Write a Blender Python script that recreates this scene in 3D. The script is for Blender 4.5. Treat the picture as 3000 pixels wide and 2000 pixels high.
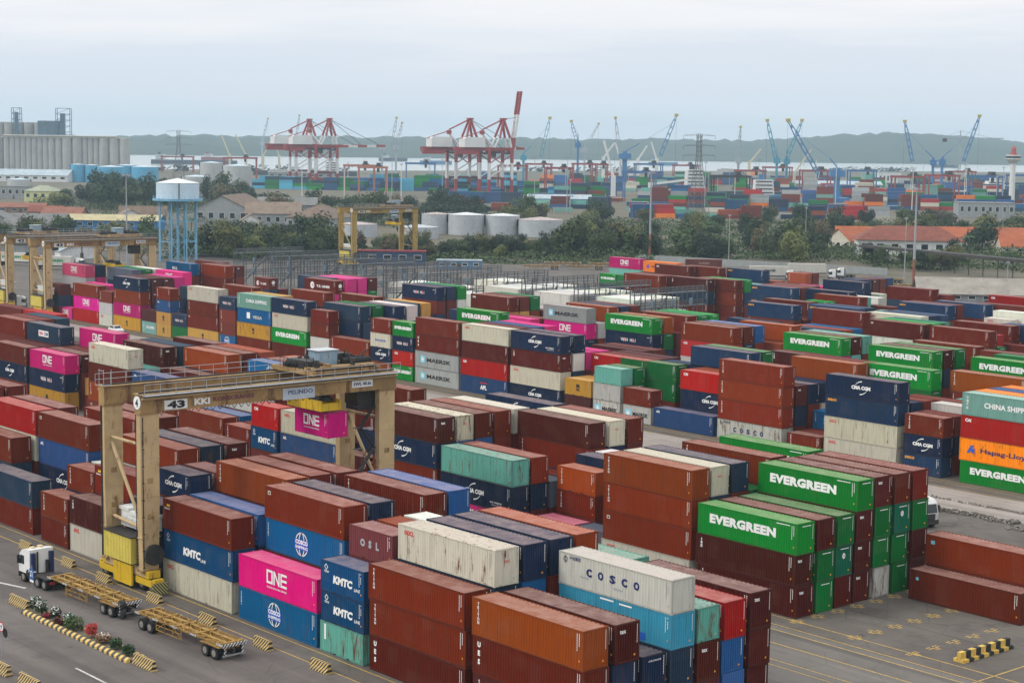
import bpy, bmesh, math, random
from mathutils import Vector, Matrix
R = math.radians
sc = bpy.context.scene
for o in list(bpy.data.objects): bpy.data.objects.remove(o)

# ------------------------------------------------------------------ camera
PITCH, YAW, ROLL, CAM_H = 0.1132745, -0.8563893, 0.0137726, 42.5949
cam_d = bpy.data.cameras.new('camera'); cam = bpy.data.objects.new('camera', cam_d)
sc.collection.objects.link(cam)
fw = Vector((math.sin(YAW)*math.cos(PITCH), math.cos(YAW)*math.cos(PITCH), -math.sin(PITCH)))
rt = Vector((math.cos(YAW), -math.sin(YAW), 0)); up = rt.cross(fw)
r2 = rt*math.cos(ROLL)+up*math.sin(ROLL); u2 = -rt*math.sin(ROLL)+up*math.cos(ROLL)
m = Matrix((r2, u2, -fw)).transposed().to_4x4(); m.translation = Vector((0, 0, CAM_H))
cam.matrix_world = m
cam_d.sensor_width = 36.0; cam_d.lens = 5137.608/3000*36.0
cam_d.clip_start = 1.0; cam_d.clip_end = 60000
sc.camera = cam

# ------------------------------------------------------------------ sky, sun, exposure
SUN_EL, SUN_AZ = R(40), R(208)     # azimuth measured from +Y towards +X
w = bpy.data.worlds.new('World'); sc.world = w; w.use_nodes = True
nt = w.node_tree; N = nt.nodes; L = nt.links; N.clear()
wo = N.new('ShaderNodeOutputWorld'); bg = N.new('ShaderNodeBackground')
sky = N.new('ShaderNodeTexSky'); sky.sky_type = 'NISHITA'; sky.sun_disc = False
sky.sun_elevation = SUN_EL; sky.sun_rotation = SUN_AZ; sky.dust_density = 4; sky.air_density = 1.5
tc = N.new('ShaderNodeTexCoord'); sep = N.new('ShaderNodeSeparateXYZ')
L.new(tc.outputs['Generated'], sep.inputs[0])
mp = N.new('ShaderNodeMapping'); mp.inputs['Scale'].default_value = (6.0, 6.0, 60.0)
L.new(tc.outputs['Generated'], mp.inputs[0])
nz = N.new('ShaderNodeTexNoise'); nz.inputs['Scale'].default_value = 1.0; nz.inputs['Detail'].default_value = 5; nz.inputs['Roughness'].default_value = .55
L.new(mp.outputs[0], nz.inputs['Vector'])
ma = N.new('ShaderNodeMath'); ma.operation = 'MULTIPLY_ADD'; ma.inputs[1].default_value = 0.07; ma.inputs[2].default_value = -0.035
L.new(nz.outputs['Fac'], ma.inputs[0])
ad = N.new('ShaderNodeMath'); ad.operation = 'ADD'
L.new(sep.outputs['Z'], ad.inputs[0]); L.new(ma.outputs[0], ad.inputs[1])
rp = N.new('ShaderNodeValToRGB'); cr = rp.color_ramp
cr.elements[0].position = 0.0; cr.elements[0].color = (.84, .91, .99, 1)
cr.elements[1].position = 1.0; cr.elements[1].color = (1.62, 1.68, 1.76, 1)
for p_, c_ in ((.02, (.77, .85, .95, 1)), (.045, (.79, .85, .94, 1)), (.072, (.95, .96, 1.0, 1)), (.11, (1.05, 1.05, 1.07, 1)), (.3, (1.08, 1.11, 1.16, 1)), (.6, (1.4, 1.44, 1.5, 1))):
    e = cr.elements.new(p_); e.color = c_
L.new(ad.outputs[0], rp.inputs['Fac'])
sk = N.new('ShaderNodeVectorMath'); sk.operation = 'SCALE'; sk.inputs['Scale'].default_value = 0.08
L.new(sky.outputs[0], sk.inputs[0])
mx = N.new('ShaderNodeMix'); mx.data_type = 'RGBA'; mx.inputs['Factor'].default_value = 0.92
L.new(sk.outputs[0], mx.inputs['A']); L.new(rp.outputs['Color'], mx.inputs['B'])
L.new(mx.outputs['Result'], bg.inputs['Color']); bg.inputs['Strength'].default_value = 1.0
L.new(bg.outputs[0], wo.inputs['Surface'])
sd = bpy.data.lights.new('sun', 'SUN'); sd.energy = 1.45; sd.angle = R(12); sd.color = (1, .97, .92)
so = bpy.data.objects.new('sun', sd); sc.collection.objects.link(so)
sdir = Vector((math.sin(SUN_AZ)*math.cos(SUN_EL), math.cos(SUN_AZ)*math.cos(SUN_EL), math.sin(SUN_EL)))
so.rotation_euler = sdir.to_track_quat('Z', 'Y').to_euler(); so.location = (0, 0, 200)
vs = sc.view_settings; vs.view_transform = 'Standard'; vs.look = 'None'; vs.exposure = 0.06; vs.gamma = 1.0; vs.use_curve_mapping = False
sc.render.engine = 'CYCLES'
sc.cycles.max_bounces = 5; sc.cycles.diffuse_bounces = 2; sc.cycles.glossy_bounces = 2; sc.cycles.volume_bounces = 0
sc.cycles.transparent_max_bounces = 6
sc.cycles.use_denoising = True
sc.cycles.caustics_reflective = False; sc.cycles.caustics_refractive = False

# ------------------------------------------------------------------ helpers
col = sc.collection
rnd = random.Random(7)
MATS = {}
def _mat(name):
    mt = bpy.data.materials.new(name); mt.use_nodes = True
    b = mt.node_tree.nodes['Principled BSDF']; MATS[name] = mt
    return mt, mt.node_tree.nodes, mt.node_tree.links, b
def paint(name, c, rough=.55, var=.12, scale=1.5, metal=0.0, rust=0.0, rustc=(.16, .07, .03), spec=.35, bump=0.0):
    """plain painted / cast surface: noise-varied colour, optional rust or grime patches"""
    if name in MATS: return MATS[name]
    mt, n, l, b = _mat(name)
    t = n.new('ShaderNodeTexCoord'); z = n.new('ShaderNodeTexNoise')
    z.inputs['Scale'].default_value = scale; z.inputs['Detail'].default_value = 5; z.inputs['Roughness'].default_value = .62
    l.new(t.outputs['Object'], z.inputs['Vector'])
    r = n.new('ShaderNodeValToRGB')
    r.color_ramp.elements[0].position = .3; r.color_ramp.elements[1].position = .7
    r.color_ramp.elements[0].color = tuple(max(0, x*(1-var)) for x in c)+(1,)
    r.color_ramp.elements[1].color = tuple(min(1, x*(1+var)) for x in c)+(1,)
    l.new(z.outputs['Fac'], r.inputs['Fac']); out = r.outputs['Color']
    if rust > 0:
        z2 = n.new('ShaderNodeTexNoise'); z2.inputs['Scale'].default_value = scale*2.3; z2.inputs['Detail'].default_value = 8; z2.inputs['Roughness'].default_value = .7
        mpp = n.new('ShaderNodeMapping'); mpp.inputs['Scale'].default_value = (1, 1, .35); l.new(t.outputs['Object'], mpp.inputs[0]); l.new(mpp.outputs[0], z2.inputs['Vector'])
        rr = n.new('ShaderNodeValToRGB'); rr.color_ramp.elements[0].position = .62-rust*.25; rr.color_ramp.elements[1].position = .72-rust*.2
        rr.color_ramp.elements[0].color = (0, 0, 0, 1); rr.color_ramp.elements[1].color = (1, 1, 1, 1)
        l.new(z2.outputs['Fac'], rr.inputs['Fac'])
        mm = n.new('ShaderNodeMix'); mm.data_type = 'RGBA'; mm.inputs['B'].default_value = rustc+(1,)
        l.new(rr.outputs['Color'], mm.inputs['Factor']); l.new(out, mm.inputs['A']); out = mm.outputs['Result']
    l.new(out, b.inputs['Base Color'])
    b.inputs['Roughness'].default_value = rough; b.inputs['Metallic'].default_value = metal
    b.inputs['Specular IOR Level'].default_value = spec
    if bump:
        bp = n.new('ShaderNodeBump'); bp.inputs['Strength'].default_value = bump; bp.inputs['Distance'].default_value = .05
        l.new(z.outputs['Fac'], bp.inputs['Height']); l.new(bp.outputs[0], b.inputs['Normal'])
    return mt

class MB:
    """collects faces; build() links them as ONE mesh object"""
    def __init__(s): s.v = []; s.f = []; s.mi = []; s.cur = 0
    def add(s, vs, fs):
        k = len(s.v); s.v.extend(vs); s.f.extend([tuple(i+k for i in f) for f in fs]); s.mi.extend([s.cur]*len(fs)); return s
    def box(s, x0, x1, y0, y1, z0, z1):
        return s.add([(x0,y0,z0),(x1,y0,z0),(x1,y1,z0),(x0,y1,z0),(x0,y0,z1),(x1,y0,z1),(x1,y1,z1),(x0,y1,z1)],
            [(0,3,2,1),(4,5,6,7),(0,1,5,4),(1,2,6,5),(2,3,7,6),(3,0,4,7)])
    def beam(s, p, q, wd, ht=None, upv=(0, 0, 1)):
        """rectangular bar from p to q"""
        ht = wd if ht is None else ht
        p = Vector(p); q = Vector(q); d = (q-p)
        if d.length < 1e-6: return s
        d.normalize(); u = Vector(upv)
        if abs(d.dot(u)) > .98: u = Vector((0, 1, 0)) if abs(d.y) < .9 else Vector((1, 0, 0))
        a = d.cross(u).normalized()*(wd/2); b = a.cross(d).normalized()*(ht/2)
        P = [p-a-b, p+a-b, p+a+b, p-a+b, q-a-b, q+a-b, q+a+b, q-a+b]
        return s.add([tuple(x) for x in P], [(0,1,2,3),(7,6,5,4),(0,4,5,1),(1,5,6,2),(2,6,7,3),(3,7,4,0)])
    def tube(s, p, q, r, n=8, r2=None, cap=True):
        p = Vector(p); q = Vector(q); d = (q-p).normalized()
        u = Vector((0, 0, 1)) if abs(d.z) < .95 else Vector((1, 0, 0))
        a = d.cross(u).normalized(); b = a.cross(d); r2 = r if r2 is None else r2
        vs = []
        for P, rr in ((p, r), (q, r2)):
            for i in range(n):
                t = 2*math.pi*i/n; vs.append(tuple(P+a*rr*math.cos(t)+b*rr*math.sin(t)))
        fs = [(i, (i+1) % n, n+(i+1) % n, n+i) for i in range(n)]
        if cap: fs += [tuple(range(n-1, -1, -1)), tuple(range(n, 2*n))]
        return s.add(vs, fs)
    def cone(s, c, r, z0, z1, n=24):
        vs = [(c[0]+r*math.cos(2*math.pi*i/n), c[1]+r*math.sin(2*math.pi*i/n), z0) for i in range(n)]+[(c[0], c[1], z1)]
        return s.add(vs, [(i, (i+1) % n, n) for i in range(n)])
    def prism(s, pts, ax, a0, a1):
        """polygon pts (2-d) extruded along axis ax (0,1,2)"""
        n = len(pts)
        def mk(p, a): return {0: (a, p[0], p[1]), 1: (p[0], a, p[1]), 2: (p[0], p[1], a)}[ax]
        vs = [mk(p, a0) for p in pts]+[mk(p, a1) for p in pts]
        return s.add(vs, [tuple(range(n-1, -1, -1)), tuple(range(n, 2*n))]+[(i, (i+1) % n, n+(i+1) % n, n+i) for i in range(n)])
    def mesh(s, name, mats=()):
        me = bpy.data.meshes.new(name); me.from_pydata(s.v, [], s.f)
        for x in mats: me.materials.append(x)
        if len(mats) > 1: me.polygons.foreach_set('material_index', s.mi)
        bm = bmesh.new(); bm.from_mesh(me); bmesh.ops.recalc_face_normals(bm, faces=bm.faces); bm.to_mesh(me); bm.free()
        me.update(); return me
    def build(s, name, mat, parent=None, smooth=False):
        mats = mat if isinstance(mat, (list, tuple)) else [mat]
        me = s.mesh(name, mats)
        if smooth: me.polygons.foreach_set('use_smooth', [True]*len(me.polygons))
        return link(name, me, parent)
def link(name, me, parent=None):
    o = bpy.data.objects.new(name, me); col.objects.link(o)
    if parent is not None: o.parent = parent
    return o
def tag(o, label=None, cat=None, group=None, kind=None):
    if label: o['label'] = label
    if cat: o['category'] = cat
    if group: o['group'] = group
    if kind: o['kind'] = kind
    return o
def empty(name, loc=(0, 0, 0), rz=0.0):
    o = bpy.data.objects.new(name, None); col.objects.link(o); o.location = loc; o.rotation_euler.z = rz; o.empty_display_size = .5; return o
def copy_tree(o, parent=None):
    c = o.copy(); col.objects.link(c); c.parent = parent
    for ch in list(o.children): copy_tree(ch, c)
    return c
FWD = Vector((math.sin(YAW), math.cos(YAW), 0)); RGT = Vector((math.cos(YAW), -math.sin(YAW), 0))
def G(u, d, z=0.0):
    """survey frame of the wider port: u metres to the right, d metres out along the quay road axis"""
    return Vector((0, 0, z))+FWD*d+RGT*u
GZ = -YAW        # heading of that frame about z

white = paint('white_paint', (.78, .78, .76), .5, .05)
HAZE = 0.000115
# ------------------------------------------------------------------ ground, water, hills
def ground_mat(name, c1, c2, c3, big=.02, small=.6, rough=.9, stain=.5, streak=None, spec=.2):
    mt, n, l, b = _mat(name)
    g = n.new('ShaderNodeNewGeometry')
    def nz_(scale, det=6, ro=.65, sx=(1, 1, 1)):
        mpp = n.new('ShaderNodeMapping'); mpp.inputs['Scale'].default_value = sx; l.new(g.outputs['Position'], mpp.inputs[0])
        z = n.new('ShaderNodeTexNoise'); z.inputs['Scale'].default_value = scale; z.inputs['Detail'].default_value = det; z.inputs['Roughness'].default_value = ro; l.new(mpp.outputs[0], z.inputs['Vector']); return z
    a = nz_(big); r = n.new('ShaderNodeValToRGB'); r.color_ramp.elements[0].position = .35; r.color_ramp.elements[1].position = .65
    r.color_ramp.elements[0].color = c1+(1,); r.color_ramp.elements[1].color = c2+(1,); l.new(a.outputs['Fac'], r.inputs['Fac']); out = r.outputs['Color']
    def mixin(fac, colr):
        nonlocal out
        m_ = n.new('ShaderNodeMix'); m_.data_type = 'RGBA'; m_.inputs['B'].default_value = colr+(1,); l.new(fac, m_.inputs['Factor']); l.new(out, m_.inputs['A']); out = m_.outputs['Result']
    def rng(z, a_, b_, hi):
        q = n.new('ShaderNodeMapRange'); q.inputs['From Min'].default_value = a_; q.inputs['From Max'].default_value = b_; q.inputs['To Max'].default_value = hi; l.new(z.outputs['Fac'], q.inputs['Value']); return q.outputs[0]
    mixin(rng(nz_(small, 8, .75), .48, .75, stain), c3)
    mixin(rng(nz_(small*.25, 6, .7, (.25, 1.6, 1)), .52, .72, stain*.8), tuple(x*.62 for x in c1))
    mixin(rng(nz_(small*6, 3, .8), .6, .8, .35), tuple(min(1, x*1.5) for x in c2))
    mixin(rng(nz_(small*.5, 5, .6, (.05, 3.2, 1)), .56, .66, .45), tuple(x*.5 for x in c1))          # tyre tracks
    mixin(rng(nz_(small*1.6, 4, .55), .70, .76, .6), tuple(x*.35 for x in c1))                        # oil spots
    vo = n.new('ShaderNodeTexVoronoi'); vo.feature = 'DISTANCE_TO_EDGE'; vo.inputs['Scale'].default_value = .16; l.new(g.outputs['Position'], vo.inputs['Vector'])
    qv = n.new('ShaderNodeMapRange'); qv.inputs['From Min'].default_value = .012; qv.inputs['From Max'].default_value = .004; qv.inputs['To Max'].default_value = .28; l.new(vo.outputs['Distance'], qv.inputs['Value'])
    mixin(qv.outputs[0], tuple(x*.45 for x in c1))                                                      # cracks
    if streak: mixin(rng(nz_(streak, 4, .6, (.04, 2.2, 1)), .48, .7, .5), tuple(x*1.35 for x in c2))
    l.new(out, b.inputs['Base Color']); b.inputs['Roughness'].default_value = rough; b.inputs['Specular IOR Level'].default_value = spec
    bp = n.new('ShaderNodeBump'); bp.inputs['Strength'].default_value = .15; bp.inputs['Distance'].default_value = .03; l.new(nz_(small*8, 4).outputs['Fac'], bp.inputs['Height']); l.new(bp.outputs[0], b.inputs['Normal'])
    return mt
asphalt = ground_mat('asphalt_yard', (.100, .085, .072), (.150, .130, .112), (.050, .043, .038), .07, .3, stain=.7)
road_m = ground_mat('road_asphalt', (.105, .089, .080), (.142, .122, .110), (.066, .056, .05), .06, .22, stain=.6, streak=.2)
concrete = ground_mat('concrete_apron', (.25, .215, .185), (.33, .285, .25), (.13, .115, .10), .06, .25, stain=.55, streak=.35)
lane_m = ground_mat('worn_lane', (.125, .110, .096), (.172, .153, .135), (.075, .066, .058), .06, .25, stain=.5, streak=.35)
soilm = ground_mat('land_soil', (.10, .085, .055), (.16, .14, .10), (.05, .06, .03), .01, .08)
yel = paint('yellow_marking', (.52, .33, .06), .7, .25, 2.0, rust=.55, rustc=(.2, .16, .12))
whm = paint('white_marking', (.52, .50, .46), .7, .2, 2.0, rust=.5, rustc=(.2, .18, .16))
def sheet(name, pts, z, mat, parent=None):
    m_ = MB(); m_.add([(x, y, z) for x, y in pts], [tuple(range(len(pts)))]); return m_.build(name, mat, parent)
def Gp(u, d): v = G(u, d); return (v.x, v.y)
land = sheet('ground', [Gp(-900, -200), Gp(900, -200), Gp(3400, 2600), Gp(2200, 3600), Gp(700, 3150), Gp(120, 2700), Gp(-250, 2420), Gp(-520, 2330), Gp(-1600, 2300)], 0, soilm); tag(land, kind='structure')
yard = sheet('container_yard', [(-520, 60), (-60, 60), (-60, 235), (-150, 400), (-330, 450), (-480, 430), (-640, 300), (-640, 200)], .004, asphalt); tag(yard, kind='structure')
rd = sheet('road', [(-420, 20), (-60, 20), (-60, 79.4), (-420, 79.4)], .008, road_m); tag(rd, kind='structure')
ap_ = sheet('concrete_lane', [(-420, 102.6), (-60, 102.6), (-60, 118.2), (-420, 118.2)], .009, lane_m); tag(ap_, kind='structure')
ap2 = sheet('concrete_roadway', [(-470, 173.5), (-60, 173.5), (-60, 184.4), (-470, 184.4)], .009, concrete); tag(ap2, kind='structure')
def water_mat():
    mt, n, l, b = _mat('sea_water')
    b.inputs['Base Color'].default_value = (.30, .33, .32, 1); b.inputs['Roughness'].default_value = .22; b.inputs['Specular IOR Level'].default_value = .5
    g = n.new('ShaderNodeNewGeometry'); z = n.new('ShaderNodeTexNoise'); z.inputs['Scale'].default_value = .06; z.inputs['Detail'].default_value = 6; l.new(g.outputs['Position'], z.inputs['Vector'])
    bp = n.new('ShaderNodeBump'); bp.inputs['Strength'].default_value = .5; bp.inputs['Distance'].default_value = 1.5; l.new(z.outputs['Fac'], bp.inputs['Height']); l.new(bp.outputs[0], b.inputs['Normal'])
    return mt
wat = sheet('sea_water', [Gp(-30000, -3000), Gp(30000, -3000), Gp(30000, 45000), Gp(-30000, 45000)], -2.0, water_mat()); tag(wat, kind='structure')
def hill(name, us, d0, depth, hf, label=None):
    """wooded ridge across the strait: height field strip"""
    m_ = MB(); nv_ = 14; g = random.Random(5); V = []
    for i, u in enumerate(us):
        for k in range(nv_):
            q = k/(nv_-1); h = hf(u)*math.sin(min(1, q*1.55)*math.pi/2)*(1 if q < .7 else 1-.3*(q-.7)/.3)
            h += g.uniform(-1, 1)*min(5, h*.10)
            p = G(u*(d0(u)+depth*q)/d0(u), d0(u)+depth*q, max(-2.5, h-2.5 if k == 0 else h)); V.append(tuple(p))
    n_ = len(us); m_.add(V, [(i*nv_+k, (i+1)*nv_+k, (i+1)*nv_+k+1, i*nv_+k+1) for i in range(n_-1) for k in range(nv_-1)])
    o = m_.build(name, hillm, smooth=True); tag(o, kind='structure'); return o
hillm = ground_mat('wooded_hill', (.030, .046, .030), (.05, .07, .045), (.02, .03, .022), .004, .012, stain=.7)
def _hh(u):
    x = u/4700*5137+1500     # broad lie of the ridge
    def lerp(T):
        for (a, b_), (c, d_) in zip(T, T[1:]):
            if a <= x <= c: return b_+(d_-b_)*(x-a)/(c-a)
        return T[0][1] if x < T[0][0] else T[-1][1]
    h = lerp([(-800, 40), (300, 42), (700, 48), (1400, 51), (2000, 55), (2250, 58), (2400, 76), (2600, 88), (2750, 85), (2900, 70), (3100, 58), (4200, 52)])
    return h+1.3*math.sin(u*.021)+1.2*math.sin(u*.057+1)+1.3*math.sin(u*.13)+.9*math.sin(u*.31)
hill('wooded_hills', [-2600+18*i for i in range(300)], lambda u: 4500+.22*u, 1500, _hh)

# ------------------------------------------------------------------ painted lines and slot crosses
def line_x(y, x0, x1, wd=.14, mat=None, z=.016, nm='yellow_line', dash=None):
    m_ = MB()
    if dash:
        x = x0; g = random.Random(int(y*10))
        while x < x1: m_.add([(x, y-wd/2, z), (x+dash, y-wd/2, z), (x+dash, y+wd/2, z), (x, y+wd/2, z)], [(0, 1, 2, 3)]); x += dash*2
    else: m_.add([(x0, y-wd/2, z), (x1, y-wd/2, z), (x1, y+wd/2, z), (x0, y+wd/2, z)], [(0, 1, 2, 3)])
    o = m_.build(nm, mat or yel, yard); return o
for y in (81.55, 79.35, 104.6, 108.9, 110.1, 113.9, 117.2, 118.5, 120.75, 140.8, 143.0): line_x(y, -240, -62)
for y in (184.75, 187.0, 188.2): line_x(y, -400, -62)
for y in (210.5, 219.5, 243.5, 252.5): line_x(y, -400, -100)
for x in (-78.85, ): 
    m_ = MB(); m_.add([(x-.07, 110, .016), (x+.07, 110, .016), (x+.07, 127, .016), (x-.07, 127, .016)], [(0, 1, 2, 3)]); m_.build('yellow_line', yel, yard)
def cross(x, y, half=False):
    m_ = MB(); a, b_, t, z = .75, .16, .07, .017
    arms = [(1, 0), (0, 1), (0, -1)]+([] if half else [(-1, 0)])
    for dx, dy in arms:
        for s in (-1, 1):
            if dx: m_.add([(x+dx*.18, y+s*b_-t, z), (x+dx*a, y+s*b_-t, z), (x+dx*a, y+s*b_+t, z), (x+dx*.18, y+s*b_+t, z)], [(0, 1, 2, 3)])
            else: m_.add([(x+s*b_-t, y+dy*.18, z), (x+s*b_+t, y+dy*.18, z), (x+s*b_+t, y+dy*a, z), (x+s*b_-t, y+dy*a, z)], [(0, 1, 2, 3)])
    m_.build('slot_cross', yel, yard)
for k in range(7):
    y = 123.5+2.87*k-2.75
    cross(-99.5, y)
    if k < 6: cross(-93.0, y)
    if k < 5: cross(-86.9, y, True)
for x0, x1, y in ((-126.6, -121.2, 63.75), (-146, -140, 63.75), (-108, -102, 63.75)):
    m_ = MB(); m_.add([(x0, y-.1, .02), (x1, y-.1, .02), (x1, y+.1, .02), (x0, y+.1, .02)], [(0, 1, 2, 3)]); m_.build('white_line', whm, rd)
m_ = MB(); m_.add([(-160, 69.4, .02), (-152.5, 71.6, .02), (-152.6, 71.95, .02), (-160.1, 69.75, .02)], [(0, 1, 2, 3)]); m_.build('white_line', whm, rd)

# ------------------------------------------------------------------ striped concrete barriers
def stripe_mat(name, ca=(.50, .32, .09), cb=(.022, .02, .018), freq=1.9, ang=(1, 0, -.9), dirty=True):
    mt, n, l, b = _mat(name); t = n.new('ShaderNodeTexCoord')
    dv = n.new('ShaderNodeVectorMath'); dv.operation = 'DOT_PRODUCT'; dv.inputs[1].default_value = tuple(a*freq for a in ang); l.new(t.outputs['Object'], dv.inputs[0])
    fr = n.new('ShaderNodeMath'); fr.operation = 'FRACT'; l.new(dv.outputs['Value'], fr.inputs[0])
    gt_ = n.new('ShaderNodeMath'); gt_.operation = 'GREATER_THAN'; gt_.inputs[1].default_value = .5; l.new(fr.outputs[0], gt_.inputs[0])
    m_ = n.new('ShaderNodeMix'); m_.data_type = 'RGBA'; m_.inputs['A'].default_value = ca+(1,); m_.inputs['B'].default_value = cb+(1,); l.new(gt_.outputs[0], m_.inputs['Factor']); out = m_.outputs['Result']
    z = n.new('ShaderNodeTexNoise'); z.inputs['Scale'].default_value = 2.5; z.inputs['Detail'].default_value = 6; l.new(t.outputs['Object'], z.inputs['Vector'])
    q = n.new('ShaderNodeMapRange'); q.inputs['From Min'].default_value = .45; q.inputs['From Max'].default_value = .75; q.inputs['To Max'].default_value = .55; l.new(z.outputs['Fac'], q.inputs['Value'])
    m2 = n.new('ShaderNodeMix'); m2.data_type = 'RGBA'; m2.inputs['B'].default_value = (.13, .11, .09, 1); l.new(q.outputs[0], m2.inputs['Factor']); l.new(out, m2.inputs['A'])
    l.new(m2.outputs['Result'], b.inputs['Base Color']); b.inputs['Roughness'].default_value = .8; return mt
barm = stripe_mat('barrier_stripes', ca=(.60, .42, .15), freq=2.7)
def barrier(x, y, ln, label, rz=0.0):
    m_ = MB(); m_.prism([(-.32, 0), (.32, 0), (.32, .12), (.19, .42), (.13, .85), (-.13, .85), (-.19, .42), (-.32, .12)], 0, 0, ln)
    for k in range(int(ln/.75)):      # cast ribs
        m_.box(k*.75+.3, k*.75+.42, -.345, .345, .0, .16)
    o = m_.build('concrete_barrier', barm); o.location = (x, y, .01); o.rotation_euler.z = rz
    tag(o, label, 'barrier', 'striped concrete barriers'); return o
for i, (x, lb) in enumerate([(-168.3, 'farthest left of the roadside barriers, behind the white truck cab'), (-159.0, 'beside the white truck cab'), (-151.3, 'left of the gantry engine skirt'),
    (-141.7, 'right of the gantry wheels, beside the trailer joint'), (-132.6, 'beside the rear trailer'), (-123.3, 'just past the tail of the rear trailer'), (-115.0, 'nearest the bottom edge in front of the rusty teal container')]):
    barrier(x, 78.75+.12*math.sin(i*2.1), 2.35, 'short yellow and black barrier '+lb, .02*math.sin(i*3.3))
barrier(-148.6, 68.5, 3.5, 'yellow black barrier at the sign end of the flower island')
barrier(-125.0, 68.2, 3.1, 'yellow black barrier at the near end of the flower island')
barrier(-131.4, 58.6, 3.6, 'yellow black barrier at the lower left picture corner')
barrier(-125.9, 58.7, 3.2, 'yellow black barrier cut off by the bottom left edge')
def step_barrier(x, y, n, label, rz):
    root = empty('step_barrier', (x, y, .01), rz)
    by = paint('barrier_yellow', (.58, .38, .08), .7, .2, 3, rust=.3); bk = paint('barrier_black', (.02, .02, .02), .7, .2, 3)
    for k in range(n):
        m_ = MB(); m_.box(k*.72, k*.72+.70, -.55, .55, 0, .28); m_.box(k*.72, k*.72+.70, -.2, .2, .28, .85); m_.build('barrier_block', by if k % 2 == 0 else bk, root)
    tag(root, label, 'barrier'); return root
step_barrier(-82.9, 121.7, 10, 'long stepped black and yellow barrier standing on the open yard', R(90))
step_barrier(-79.2, 130.6, 4, 'stepped barrier cut off by the right picture edge', R(90))

# ------------------------------------------------------------------ flower island
isl = empty('flower_island', (-144.6, 67.75, .01)); tag(isl, 'long kerbed flower island with yellow and black kerb stones', 'traffic island')
ks = MB(); ks.prism([(-.22, 0), (.16, 0), (.16, .36), (.02, .36), (-.22, .2)], 0, 0, .41); ksm = {c: ks.mesh('kerb_stone', [paint('kerb_'+c, v, .75, .15, 4, rust=.25, rustc=(.2, .16, .12))]) for c, v in (('yellow', (.62, .42, .13)), ('dark', (.06, .06, .055)))}
NK = 46
for k in range(NK):
    for sy in (0, 1):
        o = link('kerb_stone', ksm['yellow' if k % 2 else 'dark'], isl); o.location = (k*.42+(.41 if sy else 0), sy*1.5, 0); o.rotation_euler.z = math.pi*sy
m_ = MB(); m_.add([(0, .1, .15), (NK*.42, .1, .15), (NK*.42, 1.4, .15), (0, 1.4, .15)], [(0, 1, 2, 3)]); m_.build('soil_bed', soilm, isl)
def leaf_mat(name, c, var=.45, rough=.6):
    mt, n, l, b = _mat(name); g = n.new('ShaderNodeNewGeometry'); oi = n.new('ShaderNodeObjectInfo')
    z = n.new('ShaderNodeTexNoise'); z.inputs['Scale'].default_value = .35; z.inputs['Detail'].default_value = 5; l.new(g.outputs['Position'], z.inputs['Vector'])
    r = n.new('ShaderNodeValToRGB'); r.color_ramp.elements[0].position = .3; r.color_ramp.elements[1].position = .72
    r.color_ramp.elements[0].color = tuple(a*(1-var) for a in c)+(1,); r.color_ramp.elements[1].color = tuple(a*(1+var) for a in c)+(1,); l.new(z.outputs['Fac'], r.inputs['Fac'])
    h = n.new('ShaderNodeHueSaturation'); mr = n.new('ShaderNodeMapRange'); mr.inputs['To Min'].default_value = .7; mr.inputs['To Max'].default_value = 1.35; l.new(oi.outputs['Random'], mr.inputs['Value']); l.new(mr.outputs[0], h.inputs['Value'])
    mh = n.new('ShaderNodeMapRange'); mh.inputs['To Min'].default_value = .475; mh.inputs['To Max'].default_value = .52; l.new(oi.outputs['Random'], mh.inputs['Value']); l.new(mh.outputs[0], h.inputs['Hue'])
    l.new(r.outputs['Color'], h.inputs['Color']); l.new(h.outputs['Color'], b.inputs['Base Color']); b.inputs['Roughness'].default_value = rough; b.inputs['Specular IOR Level'].default_value = .25
    return mt
bark = paint('bark', (.07, .05, .035), .9, .3, 3)
def shrub(x, y, h, r_, leafc, flower, label, n=420, up_=.4):
    root = empty('flowering_shrub', (x, y, .15)); g = random.Random(int(x*100))
    st = MB()
    for k in range(5):
        a = g.uniform(0, 6.28); st.tube((0, 0, 0), (math.cos(a)*r_*.5, math.sin(a)*r_*.5, h*.6), .022, 5, .01)
    st.build('stem', bark, root)
    lf = MB(); fl = MB()
    for k in range(n):
        a = g.uniform(0, 6.28); q = g.random()**.5; zz = g.uniform(.25, 1)*h; rr = r_*q*(1.1-.5*abs(zz/h-.6))
        c = Vector((math.cos(a)*rr, math.sin(a)*rr, zz)); s_ = g.uniform(.08, .17)
        dx = Vector((g.uniform(-1, 1), g.uniform(-1, 1), g.uniform(-.4, 1))).normalized(); dy = dx.cross(Vector((g.uniform(-1, 1), g.uniform(-1, 1), 1))).normalized()
        tgt = fl if (flower and zz > h*.62 and g.random() < .35) else lf
        tgt.add([tuple(c-dx*s_), tuple(c+dy*s_*.45), tuple(c+dx*s_), tuple(c-dy*s_*.45)], [(0, 1, 2, 3)])
    lf.build('foliage', leaf_mat('leaf_'+leafc[0], leafc[1]) if 'leaf_'+leafc[0] not in MATS else MATS['leaf_'+leafc[0]], root)
    if fl.f: fl.build('blossom', flower, root)
    tag(root, label, 'shrub', 'shrubs on the flower island'); return root
gl = ('green', (.055, .085, .025)); gd = ('deep', (.03, .06, .02)); rdl = ('red', (.30, .03, .045)); brl = ('brown', (.16, .07, .04)); wf = paint('white_blossom', (.65, .66, .60), .7)
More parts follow.
